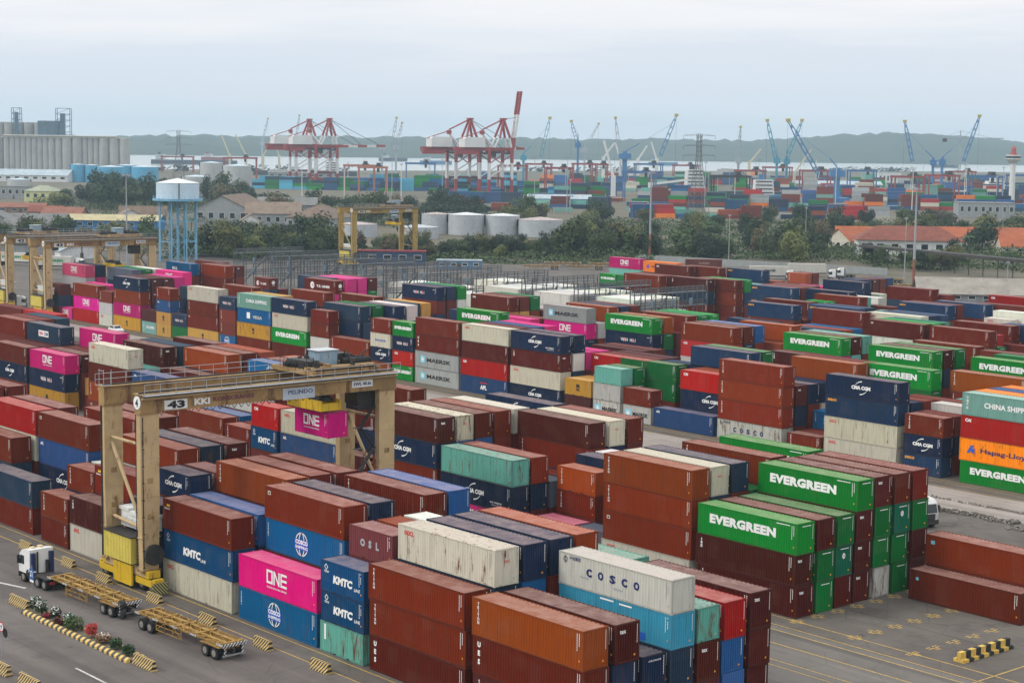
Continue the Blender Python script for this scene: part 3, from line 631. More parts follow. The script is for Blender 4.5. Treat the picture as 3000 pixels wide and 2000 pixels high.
# ------------------------------------------------------------------ yard layout: block row x0 size : bottom .. top
YB = {1: (82.15, 2.87), 2: (121.19, 2.87), 3: (189.0, 2.87), 4: (222.4, 2.87), 5: (255.4, 2.87), 6: (287.6, 2.87), 7: (320.6, 2.87)}
TABLE = """
1 0 -98.7 4 tx ue to
1 1 -98.7 4 nv nv tx
1 2 -98.7 4 nv cr
1 3 -98.7 4 nv nv mb. cw.
1 4 -98.7 4 rd tx gt.
1 5 -98.7 4 bl bl. rb
1 6 -98.7 4 rd rd tx
1 0 -111.9 4 ue tr tr
1 1 -111.9 4 rd r nv oo
1 2 -111.9 4 r nv co nv
1 3 -111.9 4 r nv r nv
1 4 -111.9 4 r r nv to
1 5 -111.9 4 r op
1 6 -111.9 4 r nv gt
1 0 -118.6 2 so km km
1 1 -118.6 2 r nv r os
1 2 -118.6 2 r r nv ro
1 3 -118.6 2 r nv r ow
1 4 -118.6 2 r r
1 5 -118.6 2 r nv
1 6 -118.6 2 r
1 0 -131.6 4 co on
1 1 -131.7 4 nv r co lo
1 2 -131.7 4 r r nv nv
1 3 -131.7 4 r nv
1 4 -131.7 4 r r tx tr
1 5 -131.7 4 r nv nv bl
1 6 -131.7 4 r r
1 0 -144.8 4 oo km be
1 1 -144.8 4 r nv bl
1 2 -144.8 4 r r rd to
1 3 -144.8 4 r nv r r
1 4 -144.8 4 r r r rm
1 5 -144.8 4 r r gt
1 6 -144.8 4 r r r
1 0 -151.4 2 nv nv nv
1 1 -150.9 2 r nv r cm
1 2 -150.9 2 r nv r br
1 3 -151.0 2 r r
1 5 -151.0 2 r nv
1 0 -164.2 4 oo tx
1 1 -163.9 4 r r be
1 2 -164.0 4 r r gw r
1 3 -164.2 4 r nv r nd
1 4 -164.0 4 r r nv tx
1 5 -164.0 4 r r
1 6 -164.0 4 r
1 0 -170.6 2 r r
1 1 -170.2 2 r nv tr
1 2 -170.2 2 r r ow
1 4 -170.2 2 r r
1 0 -184.9 4 r nd
1 1 -183.0 4 r
1 2 -182.9 4 r cm ap r
1 3 -182.9 4 r nv
1 4 -183.0 4 r r nv tr
1 5 -183.0 4 r r r rm
1 6 -183.0 4 r r
1 1 -195.9 4 r nv rm
1 2 -195.8 4 r r oo rb
1 3 -195.9 4 r r r pu
1 4 -196.0 4 r r nv
1 5 -196.0 4 r r
1 3 -215.4 4 r r nv r
1 4 -215.4 4 r r r rm
1 2 -209.0 4 r ro
1 6 -209.0 4 r r
2 0 -112.4 4 tx tx ev
2 1 -112.4 4 gn gn rd
2 2 -112.4 4 rd tg gn
2 3 -112.5 4 tx tx tx ev
2 4 -112.5 4 gw gn gn tx
2 5 -112.5 4 gn gn tg r
2 6 -112.5 4 rd rd gn r
2 5 -98.4 4 dt
2 6 -98.5 4 r st
2 0 -125.4 4 oo lo tr to
2 1 -125.4 4 r r nv oo
2 2 -125.4 4 r nv r nd
2 3 -125.4 4 r r gn
2 4 -125.4 4 r r r tr
2 5 -125.4 4 r r gn
2 6 -125.4 4 r gn r ev
2 1 -138.6 2 op
2 1 -132.2 2 gy
2 2 -138.6 2 r tr to
2 3 -138.6 4 r nv nv
2 4 -138.6 4 r r ow
2 5 -138.6 4 r nv
2 6 -138.6 4 r r
2 0 -151.7 4 on cx gt
2 1 -151.7 4 r nv tr
2 2 -151.7 4 r gy
2 3 -151.6 4 r r
2 4 -151.6 4 r nv tr rd
2 5 -151.6 4 r r nv oo
2 6 -151.6 4 r r rm r
2 0 -164.6 4 r r cm tx
2 1 -164.6 4 r nv bl oo
2 2 -164.6 4 r r bl r
2 3 -164.6 4 r r r tr
2 4 -164.6 4 r nv r oo
2 5 -164.6 4 r r nv
2 6 -164.6 4 r r nv cm
2 0 -171.4 2 r tx
2 1 -171.4 2 nv tx nv
2 3 -171.4 2 r nv r
2 0 -184.1 4 r ap oo
2 1 -184.1 4 r tx
2 2 -184.1 4 r nv r rd
2 3 -184.1 4 r r cm
2 4 -184.1 4 r r nv r
2 6 -184.1 4 r r
2 0 -190.9 2 r' km' ca'
2 2 -190.9 2 r r
2 0 -197.3 2 r tr
2 1 -197.3 2 r r
2 0 -210.0 4 r tr
2 1 -210.0 4 r co
2 2 -210.0 4 r r ow.
2 3 -210.0 4 r r r
2 4 -210.0 4 r nv r co
2 5 -210.0 4 r r nv tr
2 6 -210.0 4 r r r ro
2 0 -227.6 4 r
2 1 -227.6 4 r r ap
2 2 -227.6 4 r nv
2 3 -227.6 4 r r rm
2 4 -227.6 4 r r nv to
2 5 -227.6 4 r r r r
2 6 -227.6 4 r nv r ro
2 1 -240.8 4 r to rm oo
2 2 -240.8 4 r r gt
2 3 -240.6 4 r nv r tx
2 4 -240.6 4 r r r nd
2 5 -240.6 4 r r rd
2 6 -240.6 4 r r r rd
2 2 -247.6 2 r mc
2 3 -247.6 2 r r ro
2 1 -260.8 4 mc wh on
2 2 -260.7 4 r r tx
2 3 -260.7 4 r r rm
2 4 -260.5 4 r r on on
2 5 -260.5 4 r r
2 1 -274.0 4 r cm rm
2 2 -273.6 4 r r rd
2 3 -273.6 4 r r rd cb
2 4 -273.6 4 r r pu
2 3 -286.6 4 r r r rm
2 4 -286.6 4 r nv r r
2 5 -286.6 4 r r r nd
2 6 -293.2 4 r nv nv rb
2 6 -306.0 4 r nv nv rm
2 5 -299.6 4 r r mc
"""
TABLE += """
3 0 -386.0 2 r nv rd
3 0 -380.9 2 on
3 0 -373.8 4 rb on tr
3 0 -361.4 2 oo gw tr
3 0 -354.5 4 mc on tr cm
3 0 -341.7 2 cs rd
3 0 -335.4 2 mc mc ap tr
3 0 -328.7 2 gn wh
3 0 -322.3 4 mc r tr oo
3 0 -309.6 2 co tr tr wh
3 0 -302.8 4 rm mc ve cs
3 0 -290.1 4 r ev oo wh
3 0 -276.7 2 bl gw rm rm
3 0 -270.3 4 nd tr
3 0 -257.3 2 to nv sk tr
3 0 -250.7 2 ev ca wh ev
3 0 -244.0 4 ms ms ue rm
3 0 -231.2 4 ai ca r oo
3 0 -218.2 4 cm oo tx cx
3 0 -204.9 2 rd mc
3 0 -198.2 2 mw gw gt
3 0 -191.6 2 mw rm
3 0 -184.8 4 ap
3 1 -182.2 4 nv cm ca
3 0 -171.8 4 cw tr tr tr
3 0 -158.7 2 tr
3 0 -152.0 4 oo oo sc cm
3 0 -138.8 2 sc cm tr
3 0 -130.0 4 ev hl ca cs
3 1 -386.0 2 r r
3 1 -373.8 4 r r on
3 1 -361.4 2 r on
3 1 -354.5 4 r nv tx tx
3 2 -354.5 4 r r r tx
3 3 -354.5 4 r r on on
3 1 -341.7 2 r nv
3 2 -335.4 2 r nv nv nd
3 3 -335.4 2 r on on
3 1 -322.3 4 r r nv
3 2 -322.3 4 r nv r
3 3 -322.5 4 r r nv tr
3 1 -302.8 4 r r rd mc
3 2 -302.8 4 r nv r
3 1 -290.1 4 r r r
3 2 -290.1 4 r nv r
3 6 -291.5 4 r nv r tr
3 5 -304.8 4 r r nv r
3 3 -396.5 4 r r gw op
3 4 -396.5 4 r nv on nv
3 4 -379.0 4 r r nv gy
3 5 -379.0 4 r nv r gn
3 6 -379.0 4 r r nv ow
3 6 -366.0 4 r r on on
3 4 -366.0 4 r r nv
3 1 -276.7 4 r r nv nd
3 2 -276.7 4 r nv r gn
3 1 -263.6 4 r nv cm
3 3 -273.6 4 r r r cm
3 4 -273.6 4 r r nv ow
3 5 -273.6 4 r r mc
3 1 -250.7 4 r r r
3 2 -257.3 4 r r nv
3 3 -257.3 4 r r on
3 4 -257.3 4 r nv rm
3 5 -248.0 4 r r on
3 6 -253.6 4 r r gn ev
3 1 -244.0 4 r r nv
3 2 -244.0 4 r r r
3 1 -231.2 4 r r nv rm
3 2 -231.2 4 r nv r ap
3 3 -231.2 4 r r nv on
3 4 -231.2 4 r r bl
3 1 -218.2 4 r nv ow nv
3 2 -218.2 4 r r on
3 3 -218.2 4 r nv on
3 5 -214.0 4 r r rd
3 6 -214.0 4 r r rm
3 3 -204.9 4 r r rm
3 4 -204.9 4 r nv rd
3 1 -204.9 2 r mc
3 2 -204.9 4 r r ca
3 1 -198.2 2 r gn gn
3 2 -198.2 4 r gn gn
3 3 -191.6 4 r r wh
3 2 -184.8 2 r r mc
3 2 -182.2 4 r nv ro
3 3 -185.6 4 r r nv sn
3 4 -185.6 4 r gn ev gn
3 1 -171.8 4 r nv tx
3 2 -171.8 4 r r nv
3 3 -171.8 4 r oo nv
3 4 -168.0 4 r nv r ro
3 5 -168.0 4 r r r r
3 1 -158.7 2 r
3 2 -158.7 2 r co
3 1 -152.0 4 r r nv
3 2 -152.0 4 r nv r
3 5 -157.2 4 r r gn ev
3 3 -145.0 4 r nv r
3 2 -138.8 4 r nv ow
3 3 -138.8 4 r r tr
3 4 -138.8 4 r r gt
3 5 -138.8 4 r nv r
3 6 -144.0 4 r r r to
3 1 -138.8 2 r nv r
3 1 -130.0 4 r r sc hl
3 2 -130.0 4 r r nv ap
3 3 -130.0 4 r nv r hl
3 2 -132.0 2 r bl
4 0 -389.6 4 r nv r rl
4 1 -378.2 4 r r tr tr
4 2 -378.2 4 r nv r tx
4 3 -390.0 4 r r r rm
4 0 -348.6 2 r r nv ts
4 1 -348.6 2 r nv r
4 0 -328.2 4 r on on ts
4 1 -335.0 4 r r nv nd
4 2 -331.6 4 r r on on
4 3 -331.6 4 r gn on on
4 4 -331.6 4 r gn gn tx
4 5 -340.0 4 r r bl
4 0 -315.0 2 r r rm
4 0 -308.5 2 r nv r
4 3 -303.2 4 r nv r wh
4 4 -303.2 4 r r rm nv
4 5 -303.2 4 r gn ow ev
4 0 -301.0 4 r nv nd
4 1 -301.0 4 r r mc
4 2 -276.2 4 r r mc r
4 3 -276.2 4 r nv mc r
4 4 -276.2 4 r r r gn
4 5 -276.2 4 r r rd
4 0 -276.2 4 r r nv
4 1 -250.6 4 r nv on ms
4 0 -263.4 4 r r on
4 1 -263.4 4 r nv r
4 2 -250.4 4 r r mw
4 3 -250.4 4 r nv mw to
4 4 -250.4 4 r r r nv
4 5 -250.4 4 r nv r rm
4 0 -230.4 4 r gn wh ev
4 1 -230.4 4 r nv gn ro
4 2 -230.0 4 r r r
4 3 -230.0 4 r nv on r
4 4 -230.0 4 r r gn gn
4 5 -230.0 4 r r gn ev
4 0 -211.3 4 r mw ca tr
4 1 -211.3 4 r r nv rm
4 2 -211.3 4 r nv r bl
4 3 -208.0 4 r r ro
4 4 -208.0 4 r nv r ro
4 5 -208.0 4 r r rm
4 1 -190.6 4 r r on ev
4 2 -190.6 4 r nv gt tx
4 3 -190.6 4 r r r gt
4 0 -190.6 4 r nv tx
4 4 -190.6 4 r r nv
4 0 -170.6 4 r nv gn ev
4 1 -170.6 4 r r nv tx
4 2 -170.6 4 r r gn gn
4 3 -176.0 4 r nv oo
4 4 -170.6 4 r r r r
4 0 -151.6 4 r gn ev ev
4 1 -151.6 4 r r nv
4 2 -151.6 4 r nv r gn
4 3 -156.0 4 r r gn rm
4 4 -158.0 4 r nv r
4 5 -158.0 4 r r r
5 0 -196.4 4 r nv ow ic
5 1 -196.4 4 r r gn ev
5 2 -196.4 4 r gn gn tg
5 3 -196.4 4 r r gn
5 3 -216.2 4 r nv r rm
5 4 -205.4 4 r r oo oo
5 5 -205.4 4 r nv r nv
5 0 -216.0 4 r r nv
5 1 -216.0 4 r nv to
5 2 -216.0 4 r r rl
5 2 -179.3 2 r nv cm kl
5 3 -179.3 4 r r r
5 4 -186.0 4 r nv r rm
5 5 -186.0 4 r r ow
5 0 -183.0 4 r r gn tr
5 1 -183.0 4 r nv gn
5 2 -166.0 2 r nv r cm
5 3 -166.0 4 r r nv sc
5 5 -178.0 4 r nv r sc
5 5 -222.0 4 r r nv sc
5 6 -222.0 4 r nv r nv
5 4 -233.0 4 r r rm
5 3 -233.0 4 r nv r sc
5 1 -233.0 4 r r nv
5 6 -205.0 4 r r nv sc
5 6 -236.0 4 r nv r rm
6 0 -237.4 2 r nv nv ev
6 1 -237.4 4 r r nv rm
6 0 -220.0 4 r nv sc
6 0 -193.6 2 r nv ow oo
6 1 -193.6 4 r r nv ow
6 1 -216.0 4 r r r sc
6 2 -216.0 4 r nv r rm
6 3 -260.4 4 r r sc sc
6 4 -260.4 4 r nv r tr
6 5 -260.4 4 r r nv rm
6 3 -300.8 4 r nv r tr
6 4 -300.8 4 r r r rm
6 4 -288.0 4 r r nv tx
6 5 -315.3 2 r r nv ev
6 5 -309.0 2 r r nv gn
6 6 -282.0 4 r r sc ev
6 5 -282.0 4 r r r rm
6 5 -239.4 2 r r nv so
6 4 -247.0 4 r nv r nv
6 6 -262.0 4 r r nv rm
6 2 -247.0 4 r r ow
6 6 -240.0 4 r nv r
6 6 -226.0 4 r r ow
6 3 -226.0 4 r r gt
6 4 -213.0 4 r nv r sc
6 5 -205.0 4 r r nv rm
7 0 -241.4 4 r r nv rm
7 0 -228.0 2 r sc ca
7 1 -233.1 2 r nv sc si
7 0 -215.0 4 r nv r ca
7 1 -215.0 4 r r oo
7 0 -256.0 4 r nv ow
7 1 -262.0 4 r r nv nv
7 2 -270.0 4 r r rm
7 3 -262.0 4 r nv oo
7 5 -280.0 4 r r on
7 7 -271.3 2 r r to cm
7 8 -271.3 2 r nv r nv
7 9 -271.3 2 r r r tx
7 10 -271.3 2 r r r rm
7 11 -271.3 2 r r r sc
7 9 -292.4 2 r r r to
7 10 -292.4 2 r r r rm
7 6 -300.0 4 r nv to
7 7 -310.0 4 r r on
7 4 -300.0 4 r r nv sc
7 2 -296.0 4 r nv gt
7 3 -312.0 4 r r r rm
7 5 -316.0 4 r r ro
7 1 -286.0 4 r r rm
7 2 -320.0 4 r r r r
7 4 -330.0 4 r nv nv hl
7 5 -346.0 4 r r gt on
"""
import random as _r
VR = _r.Random(41)
def parse():
    for ln in TABLE.strip().splitlines():
        q = ln.split()
        if not q: continue
        b, r_, x0, sz = int(q[0]), int(q[1]), float(q[2]), int(q[3])
        y0 = YB[b][0]+YB[b][1]*r_; L_ = 6.058 if sz == 2 else 12.192; z = 0.02
        st = q[4:]; low = 0
        for lv, c in enumerate(st):
            H_ = 2.591 if sz == 2 else 2.896
            if c.endswith('.'): H_ = 2.591; c = c[:-1]
            if c.endswith("'"): H_ = 2.896; c = c[:-1]
            if c == 'r': c = VR.choices(('r', 'tr', 'lo', 'ca2', 'rm', 'tr'), (5, 4, 2, 2, 2, 1))[0]
            elif c == 'nv': c = VR.choices(('nv', 'nd', 'sc', 'cr', 'cm'), (6, 3, 1, 1, 1))[0] if lv < len(st)-1 else c
            ITEMS.append([b, r_, x0, y0, z, L_, H_, c, lv, len(st)])
            z += H_+.012
parse()
# reefers: white boxes three high between the steel access racks
RACKX = [-267.2-17.7*k for k in range(10)]
for k, rx in enumerate(RACKX):
    for rr in range(7):
        z = .02; n = 3 if (k*7+rr) % 6 else 2
        if k >= 3: n = 2 if rr < 4 else 3
        if k >= 3 and rr < (1 if k < 5 else 4): continue
        if k >= 6: continue
        if k >= 4: n = 2
        for lv in range(n):
            ITEMS.append([8, rr, rx-14.6, 266.2+2.87*rr, z, 12.192, 2.896, 'ow', lv, n]); z += 2.908
def jitter(i):
    g = random.Random(i*13+5); return g.uniform(-.13, .13), g.uniform(-.06, .06), g.uniform(-.003, .003)

def _set(t):
    s = set()
    for q in t.split():
        a = q.split('-'); s.update(range(int(a[0]), int(a[-1])+1))
    return s
# the containers large enough in view to stand as single things, and all that show at all
SINGLE = _set("1-2 4-5 7 9-11 13-14 16-23 26-27 31 35 39 44-47 51 65-66 69-70 74 80 84 87-89 92 96 100 104 111-113 117 121 126-127 130 134 138 142 146-147 150 156-157 160-162 168 172 177 181 185 198 203-223 225-228 230-234 238 242 249 256-257 260-261 264 273-274 276-277 284-285 289 293 295-297 301 305 309 313 320 322 325 330-331 336-337 344 348-349 353 357 359 362 365 368-369 373 377 380-381 386 390 394 400-402 409 420 426-428 431 438 442-443 450 457 481-483 487-490 495-496 500-502 507-514 517-540 542-548 550-567 605 622 626 630 656-657 668 694 719 742 745 747-748 761 765 771 778 795 801 814 835 838-839 858 887 905 922-923 936 947-948 952 959 971 975 979 986 993 997 1001 1004 1011 1015 1019 1026 1030 1051 1066 1094 1101 1131 1142 1150 1165 1173 1184-1185 1191-1193 1207-1209 1217 1237 1245 1256 1266 1313 1320 1330 1338 1360")
VISIBLE = _set("0-2 4-5 7 9-23 26-27 30-31 34-35 39 44-47 50-51 55 59 65-66 68-70 74 80 84 87-89 91-92 95-96 100 104 111-113 116-117 121 126-127 129-130 133-134 138 142 146-147 149-150 153 156-157 160-162 167-168 172 176-177 179-181 185 194 198 203-234 237-238 241-242 245 248-249 256-261 264 267 272-279 281 283-285 288-289 292-293 295-297 300-301 304-305 308-309 312-313 320 322 324-325 330-331 333 335-337 344 347-349 352-353 355 357 359 361-362 365 367-369 371-373 377 380-381 383 385-386 389-390 393-394 398-402 405 408-409 412-413 420-422 426-431 434 437-438 441-443 446 449-450 453 456-457 461 465 469 473 477-569 572 576-578 582 586 588 590-592 605 609 622 625-626 628-630 633-634 637-638 642 646 649-650 655-657 661 663-664 668 672 694 704 708 712 717-719 721-722 725 728 731 734 737 739 741-742 744-748 751 757 760-761 765-771 773-774 777-778 782-785 788 791 794-795 798 801 804 807 813-817 821 825 829 834-835 838-839 842-843 847 850-851 854 857-858 862 865-866 869-870 873-874 880 885-887 889-891 894-895 898 900-901 904-905 908-909 912-913 916 919 921-923 926 929 931-932 935-936 940 944 947-948 950-952 954-955 958-959 963 967 969-971 974-975 978-979 982 985-986 992-993 996-997 1000-1001 1004 1010-1011 1013-1015 1018-1019 1025-1026 1030 1037 1041 1050-1051 1055 1059 1065-1066 1070 1074 1077 1080 1083 1087 1090 1093-1094 1097 1100-1101 1104 1115-1116 1119-1120 1124 1127 1130-1131 1134 1138 1141-1142 1146 1150 1157 1161 1164-1165 1168-1169 1172-1173 1177 1181 1184-1185 1188-1189 1191-1193 1196-1197 1200-1201 1203-1209 1213 1217 1221 1227 1233 1236-1237 1241 1244-1245 1252 1256 1262 1265-1266 1272 1275 1279 1283 1286-1287 1290-1291 1293-1295 1298-1299 1302-1303 1306 1309 1312-1313 1316 1320 1330 1333-1334 1337-1338 1343 1346 1349 1352 1355 1357 1359-1360 1363 1366 1369 1372 1377 1380 1383 1386 1389 1394 1397-1399 1401 1403 1405-1406 1409 1412 1420 1422 1424-1426 1428 1430")
# ------------------------------------------------------------------ link the individual containers
ORD = ['first', 'second', 'third', 'fourth', 'fifth', 'sixth', 'seventh', 'eighth', 'ninth', 'tenth', 'eleventh', 'twelfth', 'thirteenth', 'fourteenth', 'fifteenth', 'sixteenth',
       'seventeenth', 'eighteenth', 'nineteenth', 'twentieth'] + ['twenty-'+x for x in ('first', 'second', 'third', 'fourth', 'fifth', 'sixth', 'seventh', 'eighth', 'ninth')]+['thirtieth', 'thirty-first', 'thirty-second']
BLK = {1: 'nearest block', 2: 'second block', 3: 'third block', 4: 'fourth block', 5: 'fifth block', 6: 'sixth block', 7: 'farthest block', 8: 'reefer block'}
def stack_order():
    D = {}
    for i, it in enumerate(ITEMS):
        if i in VISIBLE: D.setdefault((it[0], it[1]), set()).add(it[2])
    return {k: sorted(v, reverse=True) for k, v in D.items()}
SO = stack_order()
def lightc(code): return LIV[code] in ('oo', 'ow', 'ms', 'gw', 'mc', 'cs', 'gt')
def make_container(i, it, loc=None, label=None):
    b, r_, x0, y0, z0, L_, H_, code, lv, n = it
    root = empty('shipping_container', loc or (x0, y0, z0)); key = (L_, H_)
    if loc is None:
        jx, jy, jr = jitter(i); root.location = (x0+jx, y0+jy, z0); root.rotation_euler.z = jr
    g = random.Random(i+11); c = PAL[LIV[code]]; k = g.uniform(.78, 1.22)
    red_ = c[0] > 2.5*c[1]; k = k if red_ else 1+(k-1)*.45; c = (min(.9, c[0]*k), min(.9, c[1]*k*(g.uniform(.85, 1.35) if red_ else g.uniform(.98, 1.02))), min(.9, c[2]*k*(g.uniform(.8, 1.35) if red_ else g.uniform(.95, 1.04)))); ru = min(.95, RUST.get(code, .03)+(g.uniform(.12, .34) if g.random() < .22 else g.random()*.06))
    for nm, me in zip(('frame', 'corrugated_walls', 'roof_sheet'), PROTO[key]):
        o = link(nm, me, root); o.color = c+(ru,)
    sk_ = key+(lightc(code),)
    if sk_ not in SER: SER[sk_] = [q.mesh('serial_marking', list(LET.values())) for q in serial(L_, H_, lightc(code))]
    link('side_serial', SER[sk_][0], root); link('end_serial', SER[sk_][1], root)
    lk = key+(code,)
    if lk not in LETM:
        LETM[lk] = [q.mesh('lettering', list(LET.values())) if q.f else None for q in decor(code, L_, H_)]
    if LETM[lk][0]: link('lettering', LETM[lk][0], root)
    if LETM[lk][1]: link('end_lettering', LETM[lk][1], root)
    if label is None:
        pos = 'only one' if n == 1 else 'top' if lv == n-1 else 'bottom' if lv == 0 else 'second up' if lv == 1 else 'third up'
        so_ = SO[(b, r_)]; od = ORD[so_.index(x0)] if len(so_) > 1 else 'only'
        row = ('front' if r_ == 0 else ORD[r_])+' row'
        col_ = CNAME[LIV[code]]; size = 'short' if L_ < 8 else 'long'
        tail = f'{pos} of {od} stack from right, {row}, {BLK[b]}'
        label = f'{size} {col_} container, {tail}'
        mk = MARK.get(code)
        if mk:
            l2 = f'{size} {col_} container with {mk}, {tail}'
            if len(l2.split()) <= 16: label = l2
            else:
                l2 = f'{col_} container with {mk}, {tail}'
                if len(l2.split()) <= 16: label = l2
    tag(root, label, 'container', 'stacked shipping containers')
    return root
for i in sorted(SINGLE): make_container(i, ITEMS[i])

# everything else that stands in the stacks, too many to pick apart one by one
def mass_mat():
    mt, n, l, b = _mat('container_mass_paint')
    a = n.new('ShaderNodeVertexColor'); a.layer_name = 'Col'
    t = n.new('ShaderNodeTexCoord'); z = n.new('ShaderNodeTexNoise'); z.inputs['Scale'].default_value = .5; z.inputs['Detail'].default_value = 6; z.inputs['Roughness'].default_value = .7
    mpp = n.new('ShaderNodeMapping'); mpp.inputs['Scale'].default_value = (1.6, 1.6, .5); l.new(t.outputs['Object'], mpp.inputs[0]); l.new(mpp.outputs[0], z.inputs['Vector'])
    r = n.new('ShaderNodeMapRange'); r.inputs['From Min'].default_value = .5; r.inputs['From Max'].default_value = .8; r.inputs['To Max'].default_value = .35; l.new(z.outputs['Fac'], r.inputs['Value'])
    m_ = n.new('ShaderNodeMix'); m_.data_type = 'RGBA'; m_.inputs['B'].default_value = (.06, .045, .04, 1); l.new(r.outputs[0], m_.inputs['Factor']); l.new(a.outputs['Color'], m_.inputs['A'])
    l.new(m_.outputs['Result'], b.inputs['Base Color']); b.inputs['Roughness'].default_value = .6; b.inputs['Specular IOR Level'].default_value = .3
    return mt
MASS = MB(); MASSC = []       # one colour per face
def mass_add(mb, x, y, z, ca, sa, c):
    k = len(MASS.v)
    MASS.v.extend([(x+vx*ca-vy*sa, y+vx*sa+vy*ca, z+vz) for vx, vy, vz in mb.v]); MASS.f.extend([tuple(i+k for i in f) for f in mb.f])
    MASSC.extend([c]*len(mb.f))
_parts = {k: container_meshes(*k) for k in PROTO}
def simple_box(L_, H_):
    m_ = MB(); m_.box(0, L_, 0, W_C, 0, H_); return m_
def mid_box(L_, H_):
    """closed box with proud corner posts and rails"""
    m_ = MB(); m_.box(.03, L_-.03, .03, W_C-.03, .05, H_-.03); t = .13
    for x in (0, L_-t):
        for y in (0, W_C-t): m_.box(x, x+t, y, y+t, 0, H_)
    for y in (0, W_C-.07): m_.box(t, L_-t, y, y+.07, H_-.1, H_-.01); m_.box(t, L_-t, y, y+.07, .01, .14)
    return m_
_dark = (.03, .02, .018)
_deccache = {}
for i, it in enumerate(ITEMS):
    if i in SINGLE: continue
    b, r_, x0, y0, z0, L_, H_, code, lv, n = it
    if b == 8 and i not in VISIBLE and lv > 0 and False: continue
    g = random.Random(i+11); k = g.uniform(.85, 1.15); c = tuple(min(.9, a*k*g.uniform(.94, 1.06)) for a in PAL[LIV[code]])
    if i in VISIBLE:
        fr, wl, rf = _parts[(L_, H_)] if b < 4 else (None, None, None)
        if fr:
            for mb in (fr, wl, rf): mass_add(mb, x0, y0, z0, 1, 0, c)
        else: mass_add(mid_box(L_, H_), x0, y0, z0, 1, 0, c)
        if (L_, H_, code) not in _deccache: _deccache[(L_, H_, code)] = decor(code, L_, H_)
        for dm in _deccache[(L_, H_, code)]:
            kk = len(MASS.v); MASS.v.extend([(x0+vx, y0+vy, z0+vz) for vx, vy, vz in dm.v])
            MASS.f.extend([tuple(q+kk for q in f) for f in dm.f])
            LC = [(.80, .80, .77), (.62, .02, .02), (.012, .02, .11), (.012, .012, .014), (.20, .58, .72), (.75, .32, .03), (.75, .5, .04), (.35, .36, .37), (0, .25, .08), (.02, .10, .45), (.6, .57, .47)]
            MASSC.extend([LC[q] for q in dm.mi])
    else: mass_add(simple_box(L_, H_), x0, y0, z0, 1, 0, c)
# far container yards of the neighbouring terminal (survey frame)
FARC = [PAL[x] for x in ('nv', 'ap', 'co', 'bl', 'sc', 'km', 'gn', 'ev', 'r', 'rm', 'r', 'rb', 'hl', 'ms', 'cs', 'ro', 'gt', 'nd', 'oo')]
def far_block(u, d, heading, nb, nr, hmax, seed, pal=None, sparse=.12):
    g = random.Random(seed); base = G(u, d); hd0 = g.uniform(-14, 10); th = GZ+R(heading); ca, sa = math.cos(th), math.sin(th); pl = pal or FARC
    for bx in range(nb):
        hue = g.choice(pl); hb = g.randint(1, hmax); th = GZ+R(heading+hd0); ca, sa = math.cos(th), math.sin(th)
        if g.random() < .13: continue
        for r_ in range(nr):
            hh = 0 if g.random() < sparse+.1 else min(hmax, max(1, int(hb+g.choice((-1, -1, 0, 0, 0, 1)))))
            for lv in range(hh):
                c = hue if g.random() < .6 else g.choice(pl); k = g.uniform(.8, 1.2); c = tuple(a*k for a in c)
                lx, ly = bx*12.7, r_*2.75
                mass_add(simple_box(12.19, 2.6), base.x+lx*ca-ly*sa, base.y+lx*sa+ly*ca, lv*2.62+.02, ca, sa, c)
# ------------------------------------------------------------------ rubber tyred gantry cranes
tan = paint('crane_tan', (.47, .335, .175), .5, .14, .5, rust=.22, rustc=(.20, .10, .04))
tand = paint('crane_rusty_girder', (.30, .19, .075), .6, .3, .35, rust=.45, rustc=(.12, .055, .025))
yelp = paint('pale_yellow_panel', (.58, .47, .085), .5, .1, .8, rust=.1)
yelb = paint('bright_yellow_panel', (.62, .40, .02), .45, .1, .8, rust=.15)
silroof = paint('cabin_roof_grey', (.45, .47, .48), .5, .1, 1)
bluec = paint('blue_grey_cabin', (.22, .31, .38), .5, .15, 1, rust=.15)
glassm = paint('dark_glass', (.015, .02, .025), .12, .1, 1, spec=.6)
tyre_m = MB(); tyre_m.tube((0, -.2, 0), (0, .2, 0), .5, 20); tyre_mesh = tyre_m.mesh('tyre', [blk])
rim_m = MB(); rim_m.tube((0, -.215, 0), (0, .215, 0), .28, 14); rim_mesh = rim_m.mesh('rim', [paint('wheel_rim', (.22, .20, .18), .5, .2, 3)])
def wheel(parent, x, y, r_, wd=.4, name='wheel'):
    t = link(name, tyre_mesh, parent); t.location = (x, y, r_); t.scale = (r_/.5, wd/.4, r_/.5)
    q = link('rim', rim_mesh, t); return t
def flat_text(t, parent, name, mat, c, h, w_, ax='x', bold=.03, nrm=-1):
    """painted words facing -y (ax x) or +x (ax y) centred at c"""
    vs, fs, gw, gh = glyphs(t, bold); kx, k = w_/gw, h/gh; m_ = MB()
    if ax == 'x': m_.add([(c[0]+a*kx, c[1], c[2]+b_*k) for a, b_ in vs], fs)
    else: m_.add([(c[0], c[1]+a*kx, c[2]+b_*k) for a, b_ in vs], fs)
    return m_.build(name, mat, parent)
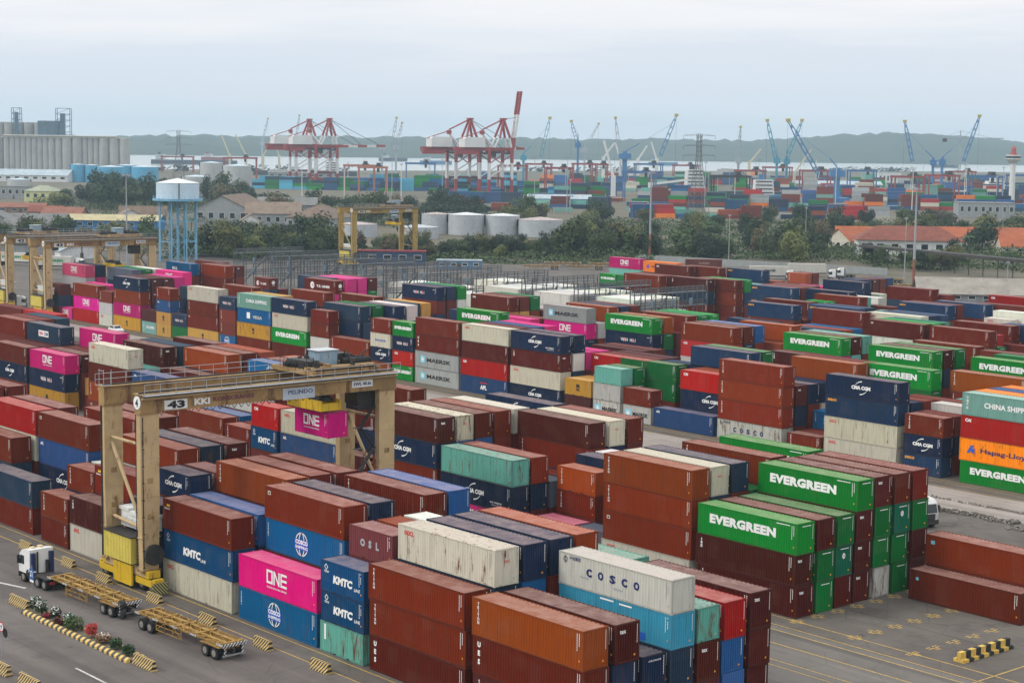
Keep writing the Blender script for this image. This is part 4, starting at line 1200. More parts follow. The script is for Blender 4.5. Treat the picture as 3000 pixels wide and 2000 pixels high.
def rtg(x1, x2, y0, y1, zt, label, numb, ty=23.0, spz=15.2, near=True, body=None, girder=None):
    xc = (x1+x2)/2; hw = (x2-x1)/2; S = y1-y0; root = empty('gantry_crane', (xc, y0, .01)); body = body or tan; girder = girder or tand
    tag(root, label, 'gantry crane', 'rubber tyred gantry cranes')
    zb = zt-1.7
    for x in (-hw, hw):
        for y in (0, S):
            m_ = MB(); a, b_ = .38, .98
            P = [(x-a, y-b_*.85, 2.1), (x+a, y-b_*.85, 2.1), (x+a, y+b_*.85, 2.1), (x-a, y+b_*.85, 2.1), (x-a, y-b_, 9), (x+a, y-b_, 9), (x+a, y+b_, 9), (x-a, y+b_, 9), (x-a, y-b_, zb), (x+a, y-b_, zb), (x+a, y+b_, zb), (x-a, y+b_, zb)]
            m_.add(P, [(3, 2, 1, 0), (8, 9, 10, 11)]+[(k+i, k+(i+1) % 4, k+4+(i+1) % 4, k+4+i) for k in (0, 4) for i in range(4)])
            for zz in (5.2, 9.1, 12.8): m_.box(x-a-.03, x+a+.03, y-b_-.03, y+b_+.03, zz, zz+.08)
            m_.build('leg', body, root)
            w1 = wheel(root, x-.95, y, .72, .62); w2 = wheel(root, x+.95, y, .72, .62)
            m_ = MB(); m_.box(x-1.5, x+1.5, y-.62, y-.40, .75, 1.35); m_.box(x-1.5, x+1.5, y+.40, y+.62, .75, 1.35); m_.box(x-1.0, x+1.0, y-.62, y+.62, 1.46, 2.1)
            m_.box(x-1.9, x-1.5, y-.5, y+.5, .8, 1.5); m_.box(x+1.5, x+1.9, y-.5, y+.5, .8, 1.5); m_.build('bogie', yelb, root)
        m_ = MB(); m_.box(x-.55, x+.55, -1.05, S+1.05, zb, zt); m_.box(x-.75, x+.75, -1.1, S+1.1, zt, zt+.06)
        for k in range(9): m_.box(x-.58, x+.58, 2+k*S/9.5, 2.06+k*S/9.5, zb+.05, zt)
        m_.build('girder', girder, root)
        m_ = MB(); m_.box(x-.1, x+.1, -.9, S+.9, zt+.06, zt+.2); m_.build('rail', dkm, root)
        ox = x+(1.15 if x > 0 else -1.15)
        m_ = MB(); m_.box(min(ox, x)-.1 if x < 0 else x+.6, max(ox, x)+.2 if x > 0 else x-.6, -1, S+1, zt-.06, zt+.0)
        for k in range(19): 
            yy = -1+k*(S+2)/18
            m_.tube((ox+.15*(1 if x > 0 else -1), yy, zt-.05), (ox+.15*(1 if x > 0 else -1), yy, zt+1.05), .03, 5)
        for zz in (.5, 1.05): m_.tube((ox+.15*(1 if x > 0 else -1), -1, zt+zz), (ox+.15*(1 if x > 0 else -1), S+1, zt+zz), .03, 5)
        m_.build('walkway', galv, root)
        m_ = MB(); m_.tube((x+(.75 if x > 0 else -.75), -1, zb+1.36), (x+(.75 if x > 0 else -.75), S+1, zb+1.36), .13, 8); m_.build('conduit_pipe', body, root)
    for y in (-.2, S+.2):
        m_ = MB(); m_.tube((-hw+.4, y, 13.9), (hw-.4, y, 13.9), .16, 8); m_.build('tie_tube', body, root)
        m_ = MB(); m_.tube((-hw+.4, y, 13.4), (hw-.45, y, 5.6), .17, 8); m_.build('diagonal_brace', body, root)
        m_ = MB(); m_.tube((-hw+.4, y, 6.3), (hw-.4, y, 5.9), .16, 8); m_.build('tie_tube', body, root)
        m_ = MB(); m_.box(-hw-.3, hw+.3, y-.45, y+.45, 1.5, 2.35); m_.build('sill_beam', body, root)
    m_ = MB(); m_.box(-hw+.55, hw-1.2, -1.25, .3, 2.55, 5.0)
    for k in range(9): m_.box(-hw+.75+k*.58, -hw+.79+k*.58, -1.28, -1.25, 2.6, 4.95)
    m_.build('engine_house', yelp, root)
    m_ = MB(); m_.box(-hw+.5, hw-1.1, -1.35, .5, 5.03, 5.12); m_.build('engine_house_roof', dkm, root)
    m_ = MB(); m_.box(-hw+1.9, hw-1.6, -1.0, -.8, .35, 2.3); m_.box(-hw+1.9, hw-1.6, -1.03, -.99, .35, .45); m_.box(-hw+3.3, -hw+3.36, -1.03, -.99, .5, 2.3); m_.build('wheel_skirt', yelb, root)
    m_ = MB(); m_.box(-hw+.9, hw-1.0, .4, 2.0, 5.35, 6.9); m_.box(-hw+.7, -hw+2.6, .3, 2.1, 6.9, 7.2); m_.box(-hw+2.7, hw-.9, .3, 2.1, 6.6, 6.95)
    for k in range(4): m_.box(-hw+1.1+k*1.2, -hw+2.0+k*1.2, .36, .4, 5.6, 6.3)
    m_.build('electrical_house', paint('cabinet_white', (.66, .67, .64), .5, .1, 1, rust=.1), root)
    m_ = MB()
    for zz in [2.5+.3*k for k in range(48)]: m_.box(hw-.75, hw-.55, -.9, -.45, zz, zz+.03)
    m_.box(hw-.68, hw-.62, -.93, -.87, 2.4, zb); m_.box(hw-.68, hw-.62, -.48, -.42, 2.4, zb); m_.build('ladder', dkm, root)
    m_ = MB()      # stair up the far leg
    for k in range(6):
        za, zb_ = 2.2+k*2.2, 4.4+k*2.2; ya, yb_ = (S-3.0, S-1.2) if k % 2 else (S-1.2, S-3.0)
        m_.beam((hw-.2, ya, za), (hw-.2, yb_, zb_), .5, .06); m_.beam((hw-.2, ya, za+.9), (hw-.2, yb_, zb_+.9), .04); [m_.beam((hw-.45, ya+(yb_-ya)*q/6, za+2.2*q/6), (hw-.45, ya+(yb_-ya)*q/6, za+2.2*q/6+.9), .03) for q in range(7)]
        m_.box(hw-.5, hw+.1, min(ya, yb_)-.7, max(ya, yb_)-1.6, zb_, zb_+.05)
    m_.build('stair', dkm, root)
    # cable reel, festoon and clutter on the near frame
    m_ = MB(); m_.tube((-hw+.2, -1.15, 8.2), (-hw+.2, -.98, 8.2), .0001+.9, 20) if False else m_.tube((hw+.5, .2, 3.6), (hw+.8, .2, 3.6), 1.0, 20); m_.tube((hw+.42, .2, 3.6), (hw+.88, .2, 3.6), .3, 12); m_.build('cable_reel', dkm, root)
    m_ = MB()
    for k in range(22):
        ya = 1.5+k*(ty-5)/22; yb_ = ya+(ty-5)/22
        m_.tube((hw-.75, ya, zb-.05), (hw-.75, (ya+yb_)/2, zb-.55), .035, 4); m_.tube((hw-.75, (ya+yb_)/2, zb-.55), (hw-.75, yb_, zb-.05), .035, 4)
    m_.build('festoon_cable', dkm, root)
    m_ = MB()
    for x in (-hw, hw):
        for y in (0, S):
            m_.box(x-.5, x+.5, y-1.12, y+1.12, zb-.16, zb-.02); m_.box(x-.5, x+.5, y-1.0, y+1.0, 2.02, 2.14)
            for zz in (4.0, 7.0, 10.4): m_.box(x+.38, x+.41, y-.3, y+.3, zz, zz+.5)
    m_.build('flange_plate', tand, root)
    m_ = MB()
    for k in range(9): m_.tube((hw+.42, -.75, 2.4+k*1.6), (hw+.42, -.75, 3.9+k*1.6), .05, 5); m_.box(hw+.38, hw+.5, -.85, -.65, 2.4+k*1.6, 2.5+k*1.6)
    m_.tube((-hw-.2, -1.02, 2.3), (-hw-.2, -1.02, zb), .06, 5); m_.tube((-hw-.05, -1.02, 2.3), (-hw-.05, -1.02, zb), .04, 5); m_.build('leg_conduit', dkm, root)
    # trolley
    m_ = MB(); m_.box(-hw-.3, hw+.3, ty-4.2, ty-3.8, zt+.25, zt+.7); m_.box(-hw-.3, hw+.3, ty+3.8, ty+4.2, zt+.25, zt+.7); m_.box(-hw+.2, -hw+.6, ty-4, ty+4, zt+.25, zt+.75); m_.box(hw-.6, hw-.2, ty-4, ty+4, zt+.25, zt+.75)
    m_.box(-2.4, 2.4, ty-3.9, ty+3.9, zt+.5, zt+.62)
    tro = m_.build('trolley', tand, root)
    m_ = MB(); m_.tube((1.6, ty+.9, zt+1.1), (1.6, ty+4.3, zt+1.1), .42, 14); m_.tube((-1.2, ty-4.0, zt+1.1), (1.4, ty-2.6, zt+1.1), .4, 14); m_.build('hoist_drum', blk, tro)
    m_ = MB(); m_.box(-1.8, 2.0, ty-3.6, ty-2.2, zt+.65, zt+1.5); m_.box(-2.2, -.6, ty+1.5, ty+3.2, zt+.65, zt+1.7); m_.tube((2.2, ty-3.9, zt+.6), (2.2, ty-3.9, zt+3.2), .04, 5)
    for k in range(7): m_.tube((-2+k*.7, ty-4.3, zt+.65), (-2+k*.7, ty-4.3, zt+1.7), .03, 5)
    gq = random.Random(int(xc)); 
    for k in range(46):
        bx, by, bz = gq.uniform(-3.3, 3.0), ty+gq.choice((gq.uniform(-4.2, -1.9), gq.uniform(1.0, 4.2))), zt+.6; s1, s2, s3 = gq.uniform(.1, .5), gq.uniform(.1, .6), gq.uniform(.2, 1.1)
        m_.box(bx, bx+s1, by, by+s2, bz, bz+s3)
        if k % 3 == 0: m_.tube((bx, by, bz+s3), (bx+gq.uniform(-.8, .8), by+gq.uniform(-.8, .8), bz+s3+gq.uniform(.1, .7)), .05, 5)
    m_.build('motor_unit', dkm, tro)
    m_ = MB(); m_.box(-3.2, 3.2, ty-2.0, ty-1.6, zt+.62, zt+1.25); m_.box(-3.4, 1.2, ty+1.1, ty+1.5, zt+.62, zt+1.15); m_.box(1.9, 3.3, ty-4.0, ty+4.0, zt+.62, zt+.95); m_.build('winch_frame', tand, tro)
    m_ = MB(); m_.box(-1.0, 1.0, ty-1.5, ty+.7, zt+.75, zt+2.3); m_.build('machinery_cabin', bluec, tro)
    m_ = MB(); m_.box(-1.1, 1.1, ty-1.7, ty+.9, zt+2.3, zt+2.38); m_.build('cabin_roof', silroof, tro)
    m_ = MB(); m_.box(.6, 2.6, ty+2.1, ty+4.4, zb-2.2, zb-.1); m_.build('operator_cab', dkm, root)
    m_ = MB(); m_.box(.5, 2.7, ty+2.0, ty+2.1, zb-1.6, zb-.5); m_.build('cab_window', glassm, root)
    m_ = MB()
    for sx in (-1.6, 1.6):
        for sy in (-.7, .7): m_.tube((sx, ty-1.5+sy, spz+1.2), (sx*1.1, ty-1.5+sy, zb+.3), .03, 5)
    m_.build('hoist_rope', dkm, root)
    m_ = MB(); m_.box(-3.05, 3.05, ty-2.75, ty-2.55, spz, spz+1.05); m_.box(-3.05, 3.05, ty-.45, ty-.25, spz, spz+1.05); m_.box(-3.0, -2.6, ty-2.6, ty-.4, spz, spz+.5); m_.box(2.6, 3.0, ty-2.6, ty-.4, spz, spz+.75); m_.box(-1, 1, ty-2.6, ty-.4, spz+.2, spz+.7)
    for k in range(6): m_.box(-2.9+k*1.1, -2.84+k*1.1, ty-2.79, ty-2.75, spz, spz+1.05)
    sp = m_.build('spreader', yelb, root)
    m_ = MB(); m_.box(-2.2, 2.2, ty-2.4, ty-.7, spz+.9, spz+1.25); m_.tube((-1.6, ty-2.2, spz+1.4), (-1.6, ty-.8, spz+1.4), .35, 12); m_.tube((1.6, ty-2.2, spz+1.4), (1.6, ty-.8, spz+1.4), .35, 12); m_.build('headblock', dkm, sp)
    # plates and writing on the near girder side (faces +x)
    gx = hw+.58
    def plate(ya, yb_, za, zb2, mt, nm='name_plate'):
        q = MB(); q.box(gx, gx+.02, ya, yb_, za, zb2); return q.build(nm, mt, root)
    wp = paint('plate_white', (.70, .70, .67), .5, .06, 2, rust=.05)
    plate(1.45, 3.9, zb+.12, zb+1.02, wp, 'number_plate'); flat_text(numb, root, 'number', blk, (gx+.03, 2.7, zb+.57), .72, 1.9, 'y', .05)
    flat_text('KKI', root, 'maker_letters', white, (gx+.03, 5.5, zb+.62), .62, 1.7, 'y', .05)
    flat_text('KONECRANES', root, 'faded_name', paint('faded_purple', (.16, .05, .06), .6), (gx+.03, 9.0, zb+.72), .42, 4.6, 'y', .04)
    plate(14.6, 18.4, zb-.1, zb+1.05, paint('plate_pale_blue', (.42, .47, .52), .5, .1, 2)); flat_text('PELINDO', root, 'owner_name', paint('sign_navy', (.02, .03, .12), .5), (gx+.03, 16.7, zb+.62), .42, 2.9, 'y', .02)
    plate(S-4.6, S-2.0, zb+.45, zb+1.15, wp); flat_text('SWL 40.6t', root, 'load_rating', paint('sign_navy', (.02, .03, .12), .5), (gx+.03, S-3.3, zb+.8), .36, 2.2, 'y', .04)
    q = MB(); q.tube((hw-.0, -1.06, zt-.75), (hw-.0, -1.12, zt-.75), .62, 20); q.build('number_disc', white, root); flat_text(numb[0], root, 'disc_number', blk, (hw, -1.13, zt-.75), .75, .5, 'x', .05)
    q = MB(); q.box(-hw-.5, -hw+.4, -1.0, -.2, zt+.06, zt+.1)
    for dx, dy in ((-.5, -1), (.4, -1), (.4, -.2)): q.tube((-hw+dx, dy, zt), (-hw+dx, dy, zt+1.6), .035, 5)
    q.tube((-hw-.5, -1, zt+1.5), (-hw+.4, -1, zt+1.5), .03, 5); q.build('access_rail', galv, root)
    return root
rtg(-151.4, -144.4, 80.35, 107.9, 18.8, 'tall tan gantry crane in the foreground holding a pink container', '43', 22.6, 15.25)
make_container(9001, [1, 0, 0, 0, 0, 6.058, 2.591, 'on', 0, 1], (-150.95, 101.15, 12.4), 'short magenta pink container hanging under the foreground gantry crane spreader')
rtg(-388.3, -381.0, 186.2, 213.6, 18.2, 'tan gantry crane with yellow spreader behind the pink stack at left', '43', 20.5, 11.0)
rtg(-408.6, -401.3, 186.2, 213.6, 18.2, 'tan gantry crane cut off by the left picture edge', '42', 9.0, 12.0)
gold = paint('crane_golden', (.36, .24, .06), .5, .15, .5, rust=.15)
rtg(-492.1, -484.4, 348.6, 374.6, 19.5, 'golden yellow gantry crane standing before the tree belt and tanks', '30', 21.0, 13.5, body=gold, girder=gold)
for (x, y, rz, lb) in ((-142.3, 80.2, 0, 'striped black wheel guard board beside the foreground gantry wheels'),):
    gd_ = MB(); gd_.box(0, .1, -.7, .9, .15, 1.25); o = gd_.build('wheel_guard', stripe_mat('guard_stripes', (.42, .38, .14), (.02, .02, .02), 3.2, (0, 1, .9))); o.location = (x, y, .01); tag(o, lb, 'guard board')

# ------------------------------------------------------------------ tractor and skeleton trailers
ochre = paint('trailer_ochre', (.34, .205, .045), .6, .3, 1.2, rust=.55, rustc=(.15, .06, .025))
cabw = paint('truck_white', (.72, .72, .70), .3, .06, 1.5, spec=.5)
dblue = paint('truck_blue', (.015, .025, .09), .4, .1, 2)
rws = stripe_mat('black_white_stripes', (.7, .7, .68), (.02, .02, .02), 3.2, (0, 1, 1))
def tractor(loc, rz, label, group=None, cabc=None, sub=True):
    root = empty('truck', loc, rz); tag(root, label, 'truck', group)
    m_ = MB(); m_.box(-4.6, 1.4, -.45, .45, .72, 1.0); m_.box(-4.2, -1.2, -.9, .9, .98, 1.06); m_.build('chassis', dkm, root)
    m_ = MB(); m_.prism([(-.75, .95), (1.40, .95), (1.48, 1.6), (1.25, 2.75), (.75, 3.15), (-.3, 3.3), (-.75, 3.3)], 1, -1.22, 1.22); cabo = m_.build('cab', cabc or cabw, root)
    m_ = MB(); m_.add([(1.49, -1.08, 1.72), (1.49, 1.08, 1.72), (1.29, 1.02, 2.68), (1.29, -1.02, 2.68)], [(0, 1, 2, 3)]); m_.build('windshield', glassm, cabo)
    for s in (-1, 1):
        m_ = MB(); m_.add([(1.25, s*1.232, 1.75), (.35, s*1.232, 1.75), (.35, s*1.232, 2.6), (1.08, s*1.232, 2.6)], [(0, 1, 2, 3)]); m_.build('side_window', glassm, cabo)
        m_ = MB(); m_.box(1.2, 1.42, s*1.28-.06, s*1.28+.10*s+.06, 1.75, 2.55); m_.build('mirror', blk, cabo)
        m_ = MB(); m_.box(-1.1, -.76, s*.95-.2, s*.95+.2, .9, 3.0); m_.build('side_fairing', dblue, root)
        m_ = MB(); m_.box(1.42, 1.50, s*.95-.2, s*.95+.2, .72, .95); m_.build('headlight', paint('headlamp', (.6, .6, .58), .2), cabo)
        m_ = MB(); m_.box(-.9, .5, s*.75-.3, s*.75+.3, .55, .95); m_.build('fuel_tank', galv, root)
        for xx in (.65, -2.35, -3.7): wheel(root, xx, s*1.02, .51, .36 if xx > 0 else .6)
        m_ = MB(); m_.box(-4.25, -1.85, s*1.02-.3, s*1.02+.3, 1.06, 1.1); m_.build('mudguard', dkm, root)
        m_ = MB(); m_.box(-4.72, -4.6, s*.95-.22, s*.95+.22, .72, .92); m_.build('tail_light', paint('tail_red', (.35, .01, .01), .3), root)
    m_ = MB(); m_.box(1.40, 1.58, -1.22, 1.22, .42, .92); m_.build('bumper', dkm, root)
    m_ = MB(); m_.box(1.48, 1.53, -.75, .75, .98, 1.62)
    m_.build('grille', dkm, cabo)
    m_ = MB(); m_.box(-.1, .5, -.6, -.2, 3.25, 3.42); m_.box(-.1, .5, .2, .6, 3.22, 3.36); m_.build('roof_light', paint('amber', (.6, .45, .25), .3), cabo)
    m_ = MB(); m_.tube((-.95, .5, .9), (-.95, .5, 3.1), .09, 8); m_.tube((-.95, -.5, .9), (-.95, -.5, 2.2), .16, 8); m_.build('exhaust_stack', dkm, root)
    m_ = MB(); m_.tube((-3.0, 0, 1.06), (-3.0, 0, 1.24), .5, 12); m_.build('fifth_wheel', dkm, root)
    return root
def trailer(loc, rz, label, group=None, ln=12.6, tail=True, front_axle=False):
    """skeleton container trailer, front at x=0, runs to -ln"""
    root = empty('skeleton_trailer', loc, rz); tag(root, label, 'trailer', group)
    m_ = MB()
    for s in (-.45, .45): m_.box(-ln, 0, s-.09, s+.09, 1.02, 1.42); m_.box(-ln, 0, s-.16, s+.16, 1.40, 1.45); m_.box(-ln, 0, s-.16, s+.16, .99, 1.03)
    m_.build('main_beam', ochre, root)
    for xx in (-.25, -3.2, -6.2, -9.2, -ln+.2):
        m_ = MB(); m_.box(xx-.14, xx+.14, -1.2, 1.2, 1.32, 1.5); b0 = m_.build('bolster', ochre, root)
        for s in (-1, 1): m_ = MB(); m_.box(xx-.45, xx+.45, s*1.21-.015, s*1.21+.015, 1.30, 1.46); m_.build('reflector_strip', stripe_mat('reflector_stripes', (.75, .74, .72), (.05, .03, .03), 5.0, (1, 0, .3)) if 'reflector_stripes' not in MATS else MATS['reflector_stripes'], b0)
    m_ = MB()
    xs = [-.25, -1.7, -3.2, -4.7, -6.2, -7.7, -9.2, -10.8, -ln+.2]
    for a, b_ in zip(xs, xs[1:]):
        for s in (-1, 1): m_.beam((a, s*.4, 1.38), (b_, s*1.12, 1.38), .08, .1); m_.beam((a, s*1.12, 1.38), (b_, s*.4, 1.38), .08, .1); m_.beam((a, s*1.14, 1.38), (b_, s*1.14, 1.38), .07, .1)
        m_.beam((a, -.4, 1.36), (b_, .4, 1.36), .07, .08)
    m_.build('brace_lattice', ochre, root)
    for s in (-1, 1):
        m_ = MB()
        for xa, xb in ((-3.2, -7.2),):
            m_.beam((xa, s*1.1, .5), (xb, s*1.1, .5), .06); m_.beam((xa, s*1.1, .92), (xb, s*1.1, .92), .06)
            for xx in (xa, (2*xa+xb)/3, (xa+2*xb)/3, xb): m_.beam((xx, s*1.1, .45), (xx, s*1.1, 1.36), .06)
            m_.beam((xa, s*1.1, .5), ((2*xa+xb)/3, s*1.1, 1.3), .05); m_.beam((xb, s*1.1, .5), ((xa+2*xb)/3, s*1.1, 1.3), .05)
        m_.build('side_guard', ochre, root)
        m_ = MB(); m_.beam((-2.6, s*.6, 0.02), (-2.6, s*.6, 1.2), .14); m_.box(-2.8, -2.4, s*.6-.15, s*.6+.15, 0.0, .05); m_.build('landing_leg', ochre, root)
        for xx in (-ln+1.0, -ln+2.35): wheel(root, xx, s*.95, .52, .62)
        if front_axle:
            for xx in (-1.0, -2.35+.0): wheel(root, xx, s*.95, .52, .62)
        m_ = MB(); m_.box(-ln+.2, -ln+3.1, s*.95-.32, s*.95+.32, 1.08, 1.13); m_.build('mudguard', ochre, root)
    m_ = MB()
    for xx in (-ln+1.0, -ln+2.35)+((-1.0, -2.35) if front_axle else ()): m_.tube((xx, -.9, .52), (xx, .9, .52), .09, 8)
    m_.build('axle', dkm, root)
    if tail:
        m_ = MB(); m_.box(-ln-.12, -ln-.02, -1.2, 1.2, 1.16, 1.42); tb = m_.build('tail_board', rws, root)
        for s in (-1, 1): m_ = MB(); m_.box(-ln-.10, -ln-.04, s*.85-.09, s*.85+.09, .35, 1.16); m_.build('tail_strut', rws, tb)
        m_ = MB(); m_.box(-ln-.14, -ln-.06, -1.1, 1.1, .38, .52); m_.build('rear_bar', galv, tb)
    return root
HD = math.pi+.03
def along(s, off=0.0):    # s metres behind the cab reference along the convoy
    a = .03; return (-154.4+s*math.cos(a)-off*math.sin(a), 73.92+s*math.sin(a)+off*math.cos(a), .012)
tractor(along(0), HD, 'white truck cab at bottom left pulling two yellow skeleton trailers')
trailer(along(4.3), HD, 'rusty yellow skeleton trailer coupled right behind the white truck cab')
trailer(along(20.2), HD, 'rusty yellow skeleton trailer at the rear of the convoy, striped tail board', front_axle=True, ln=13.4)
dl = MB(); dl.box(-.5, .9, -.5, .5, .8, 1.05); dl.beam((-.5, 0, .9), (-3.0, 0, .9), .2, .2); dl.tube((-1.6, -.9, .55), (-1.6, -.55, .55), .5, 14); dl.tube((-1.6, -.9, 1.3), (-1.6, -.5, 1.3), .42, 14)
o = dl.build('tow_dolly', dkm); o.location = along(18.6); o.rotation_euler.z = HD+math.pi; tag(o, 'dark tow dolly joining the two yellow trailers', 'dolly')

# truck parked behind the second block, seen from its front
tractor((-117.0, 163.2, .012), R(-14), 'dark fronted truck cab peeking out beside the green and maroon stack', cabc=paint('truck_grimy_white', (.55, .55, .53), .35, .1, 1, rust=.15, rustc=(.2, .17, .14)))
# rubble between the concrete lanes
def rubble(name, label, x0, x1, yf, n, wd, hgt, seed):
    g = random.Random(seed); m_ = MB()
    for k in range(n):
        x = g.uniform(x0, x1); q = g.gauss(0, .5); y = yf(x)+q*wd; z = max(0, hgt*(1-abs(q))*g.random()); s = g.uniform(.07, .2)
        P = [Vector((g.uniform(-1, 1), g.uniform(-1, 1), g.uniform(-.8, 1))).normalized()*s*g.uniform(.7, 1.2) for _ in range(8)]
        base = [(-1, -1, -1), (1, -1, -1), (1, 1, -1), (-1, 1, -1), (-1, -1, 1), (1, -1, 1), (1, 1, 1), (-1, 1, 1)]
        V = [(x+b_[0]*s*.7+p.x*.4, y+b_[1]*s*.7+p.y*.4, z+s*.5+b_[2]*s*.55+p.z*.3) for b_, p in zip(base, P)]
        m_.add(V, [(0, 3, 2, 1), (4, 5, 6, 7), (0, 1, 5, 4), (1, 2, 6, 5), (2, 3, 7, 6), (3, 0, 4, 7)])
    o = m_.build(name, paint('rubble_stone', (.20, .175, .15), .9, .35, 1.5)); tag(o, label, 'rubble', kind='stuff')
rubble('rubble_heap', 'heap of broken grey stones along the concrete lane', -128, -110.8, lambda x: 172.2+.06*(x+120)+math.sin(x*.9)*.3, 420, .8, .4, 3)
rubble('rubble_ridge', 'thin line of loose stones beyond the lane', -150, -104, lambda x: 178.2+.02*(x+120), 300, .25, .08, 4)
rubble('rubble_pile', 'second stone pile cut off by the right edge', -110.2, -100, lambda x: 170.6+math.sin(x*.7)*.3, 300, .9, .45, 5)

# ------------------------------------------------------------------ white car on the inner road
def car(loc, rz, label):
    root = empty('car', loc, rz); tag(root, label, 'car')
    m_ = MB(); m_.prism([(-2.2, .35), (2.2, .35), (2.25, .7), (1.9, .95), (1.0, 1.02), (.45, 1.5), (-1.0, 1.52), (-1.6, 1.05), (-2.2, 1.0)], 1, -.85, .85); bd = m_.build('body', cabw, root)
    m_ = MB(); m_.prism([(.92, 1.04), (.43, 1.46), (-.98, 1.48), (-1.48, 1.06)], 1, -.86, .86); m_.build('side_window', glassm, bd)
    m_ = MB(); m_.add([(1.0, -.75, 1.04), (1.0, .75, 1.04), (.48, .7, 1.5), (.48, -.7, 1.5)], [(0, 1, 2, 3)]); m_.build('windshield', glassm, bd)
    for xx in (-1.35, 1.35):
        for s in (-1, 1): wheel(root, xx, s*.78, .33, .22)
    return root
car((-344.5, 184.2, .012), R(-4), 'small white car on the inner road before the yellow stacks')

# ------------------------------------------------------------------ reefer access racks
rackm = paint('rack_steel', (.105, .11, .115), .5, .15, 2, metal=.3)
def rack(x, label):
    y0, y1 = 265.2, 288.0; root = empty('reefer_rack', (x, y0, .01)); S = y1-y0; tag(root, label, 'steel rack', 'reefer access racks')
    n = 8; post = MB(); post.tube((0, 0, 0), (0, 0, 11.5), .13, 5); pm = post.mesh('post', [rackm])
    for k in range(n):
        for dx in (0, 1.3):
            o = link('post', pm, root); o.location = (dx, k*S/(n-1), 0)
    for z in (4.2, 7.25, 10.3):
        m_ = MB(); m_.box(-.1, 1.4, -.1, S+.1, z-.2, z); m_.build('walkway_floor', rackm, root)
        m_ = MB()
        for dx in (-.02, 1.32):
            for zz in (.55, 1.1): m_.tube((dx, 0, z+zz), (dx, S, z+zz), .05, 4)
            for k in range(40): m_.tube((dx, k*S/39, z), (dx, k*S/39, z+1.1), .028, 3, cap=False)
        m_.build('handrail', rackm, root)
    m_ = MB()
    for k in range(3): m_.beam((.65, 1+k*3.2, k*3.0+.1), (.65, 4.0+k*3.2, k*3.0+3.1), .7, .1); m_.beam((.3, 1+k*3.2, k*3.0+1.1), (.3, 4.0+k*3.2, k*3.0+4.1), .04)
    for k in range(5): m_.beam((0, 1.6+k*4.2, 4.2), (0, 3.6+k*4.2, 7.1), .08); m_.beam((0, 1.6+k*4.2, 7.25), (0, 3.6+k*4.2, 10.2), .08)
    m_.build('stair', rackm, root)
    m_ = MB()
    for k in range(3): m_.box(.4, .95, 6+k*6.0, 6.5+k*6.0, 7.25, 8.8); m_.box(.4, .95, 6+k*6.0, 6.5+k*6.0, 4.2, 5.8)
    m_.build('power_cabinet', bluec, root)
    return root
for k, rx in enumerate(RACKX): rack(rx, f'grey steel reefer rack, {ORD[k]} from the right among the white reefers')
# ------------------------------------------------------------------ trees
def ordw(n):
    if n <= len(ORD): return ORD[n-1]
    tens = {3: 'thirty', 4: 'forty', 5: 'fifty', 6: 'sixty', 7: 'seventy', 8: 'eighty', 9: 'ninety'}; t, u_ = divmod(n, 10)
    return (tens[t][:-1]+'ieth') if u_ == 0 else tens[t]+'-'+ORD[u_-1]
def crown_mesh(seed, w_, h, n, leaf, shape='round'):
    """leaf clumps through a lumpy volume, base at z=0"""
    g = random.Random(seed); m_ = MB(); lobes = []
    for k in range(g.randint(9, 13)):
        a = g.uniform(0, 6.28); q = g.random()**.6
        if shape == 'tall': c = Vector((math.cos(a)*w_*.22*q, math.sin(a)*w_*.22*q, h*g.uniform(.15, .85))); rr = w_*g.uniform(.2, .3)
        elif shape == 'flat': c = Vector((math.cos(a)*w_*.38*q, math.sin(a)*w_*.38*q, h*g.uniform(.45, .8))); rr = w_*g.uniform(.13, .22)
        else: c = Vector((math.cos(a)*w_*.32*q, math.sin(a)*w_*.32*q, h*g.uniform(.18, .80))); rr = w_*g.uniform(.17, .27)
        lobes.append((c, rr))
    for k in range(n):
        c, rr = g.choice(lobes); d = Vector((g.gauss(0, 1), g.gauss(0, 1), g.gauss(0, 1))).normalized(); p = c+d*rr*(g.uniform(.75, 1.12) if g.random() < .8 else g.uniform(.2, .8))
        if p.z < h*.05: p.z = h*.05+g.random()*h*.1
        s_ = leaf*g.uniform(.5, 1.3); nn = (d+Vector((g.uniform(-.8, .8), g.uniform(-.8, .8), g.uniform(-.2, 1.0)))).normalized()
        a = nn.cross(Vector((g.uniform(-1, 1), g.uniform(-1, 1), g.uniform(-1, 1)))).normalized(); b_ = nn.cross(a)
        m_.add([tuple(p-a*s_), tuple(p-b_*s_*.7+nn*s_*.15), tuple(p+a*s_), tuple(p+b_*s_*.7-nn*s_*.2)], [(0, 1, 2, 3)])
    return m_
def trunk_mesh(seed, w_, h):
    g = random.Random(seed); m_ = MB(); m_.tube((0, 0, 0), (0, 0, h*.5), .035*h, 7, .02*h)
    for k in range(6):
        a = g.uniform(0, 6.28); m_.tube((0, 0, h*g.uniform(.22, .45)), (math.cos(a)*w_*.3, math.sin(a)*w_*.3, h*g.uniform(.5, .8)), .014*h, 5, .005*h)
    return m_
LEAVES = [leaf_mat('leaf_dark', (.018, .034, .010)), leaf_mat('leaf_mid', (.046, .070, .017)), leaf_mat('leaf_olive', (.10, .102, .024)), leaf_mat('leaf_dry', (.085, .062, .028))]
CROWNS = []
for k, (w_, h, n, lf, shp) in enumerate([(10, 10, 2200, .42, 'round'), (9, 11, 2000, .40, 'tall'), (13, 9, 2400, .42, 'flat'), (11, 10, 2200, .40, 'round'), (8, 12, 1700, .36, 'tall'), (12, 10, 2400, .42, 'round')]):
    CROWNS.append((crown_mesh(100+k, w_, h, n, lf, shp), trunk_mesh(200+k, w_, h)))
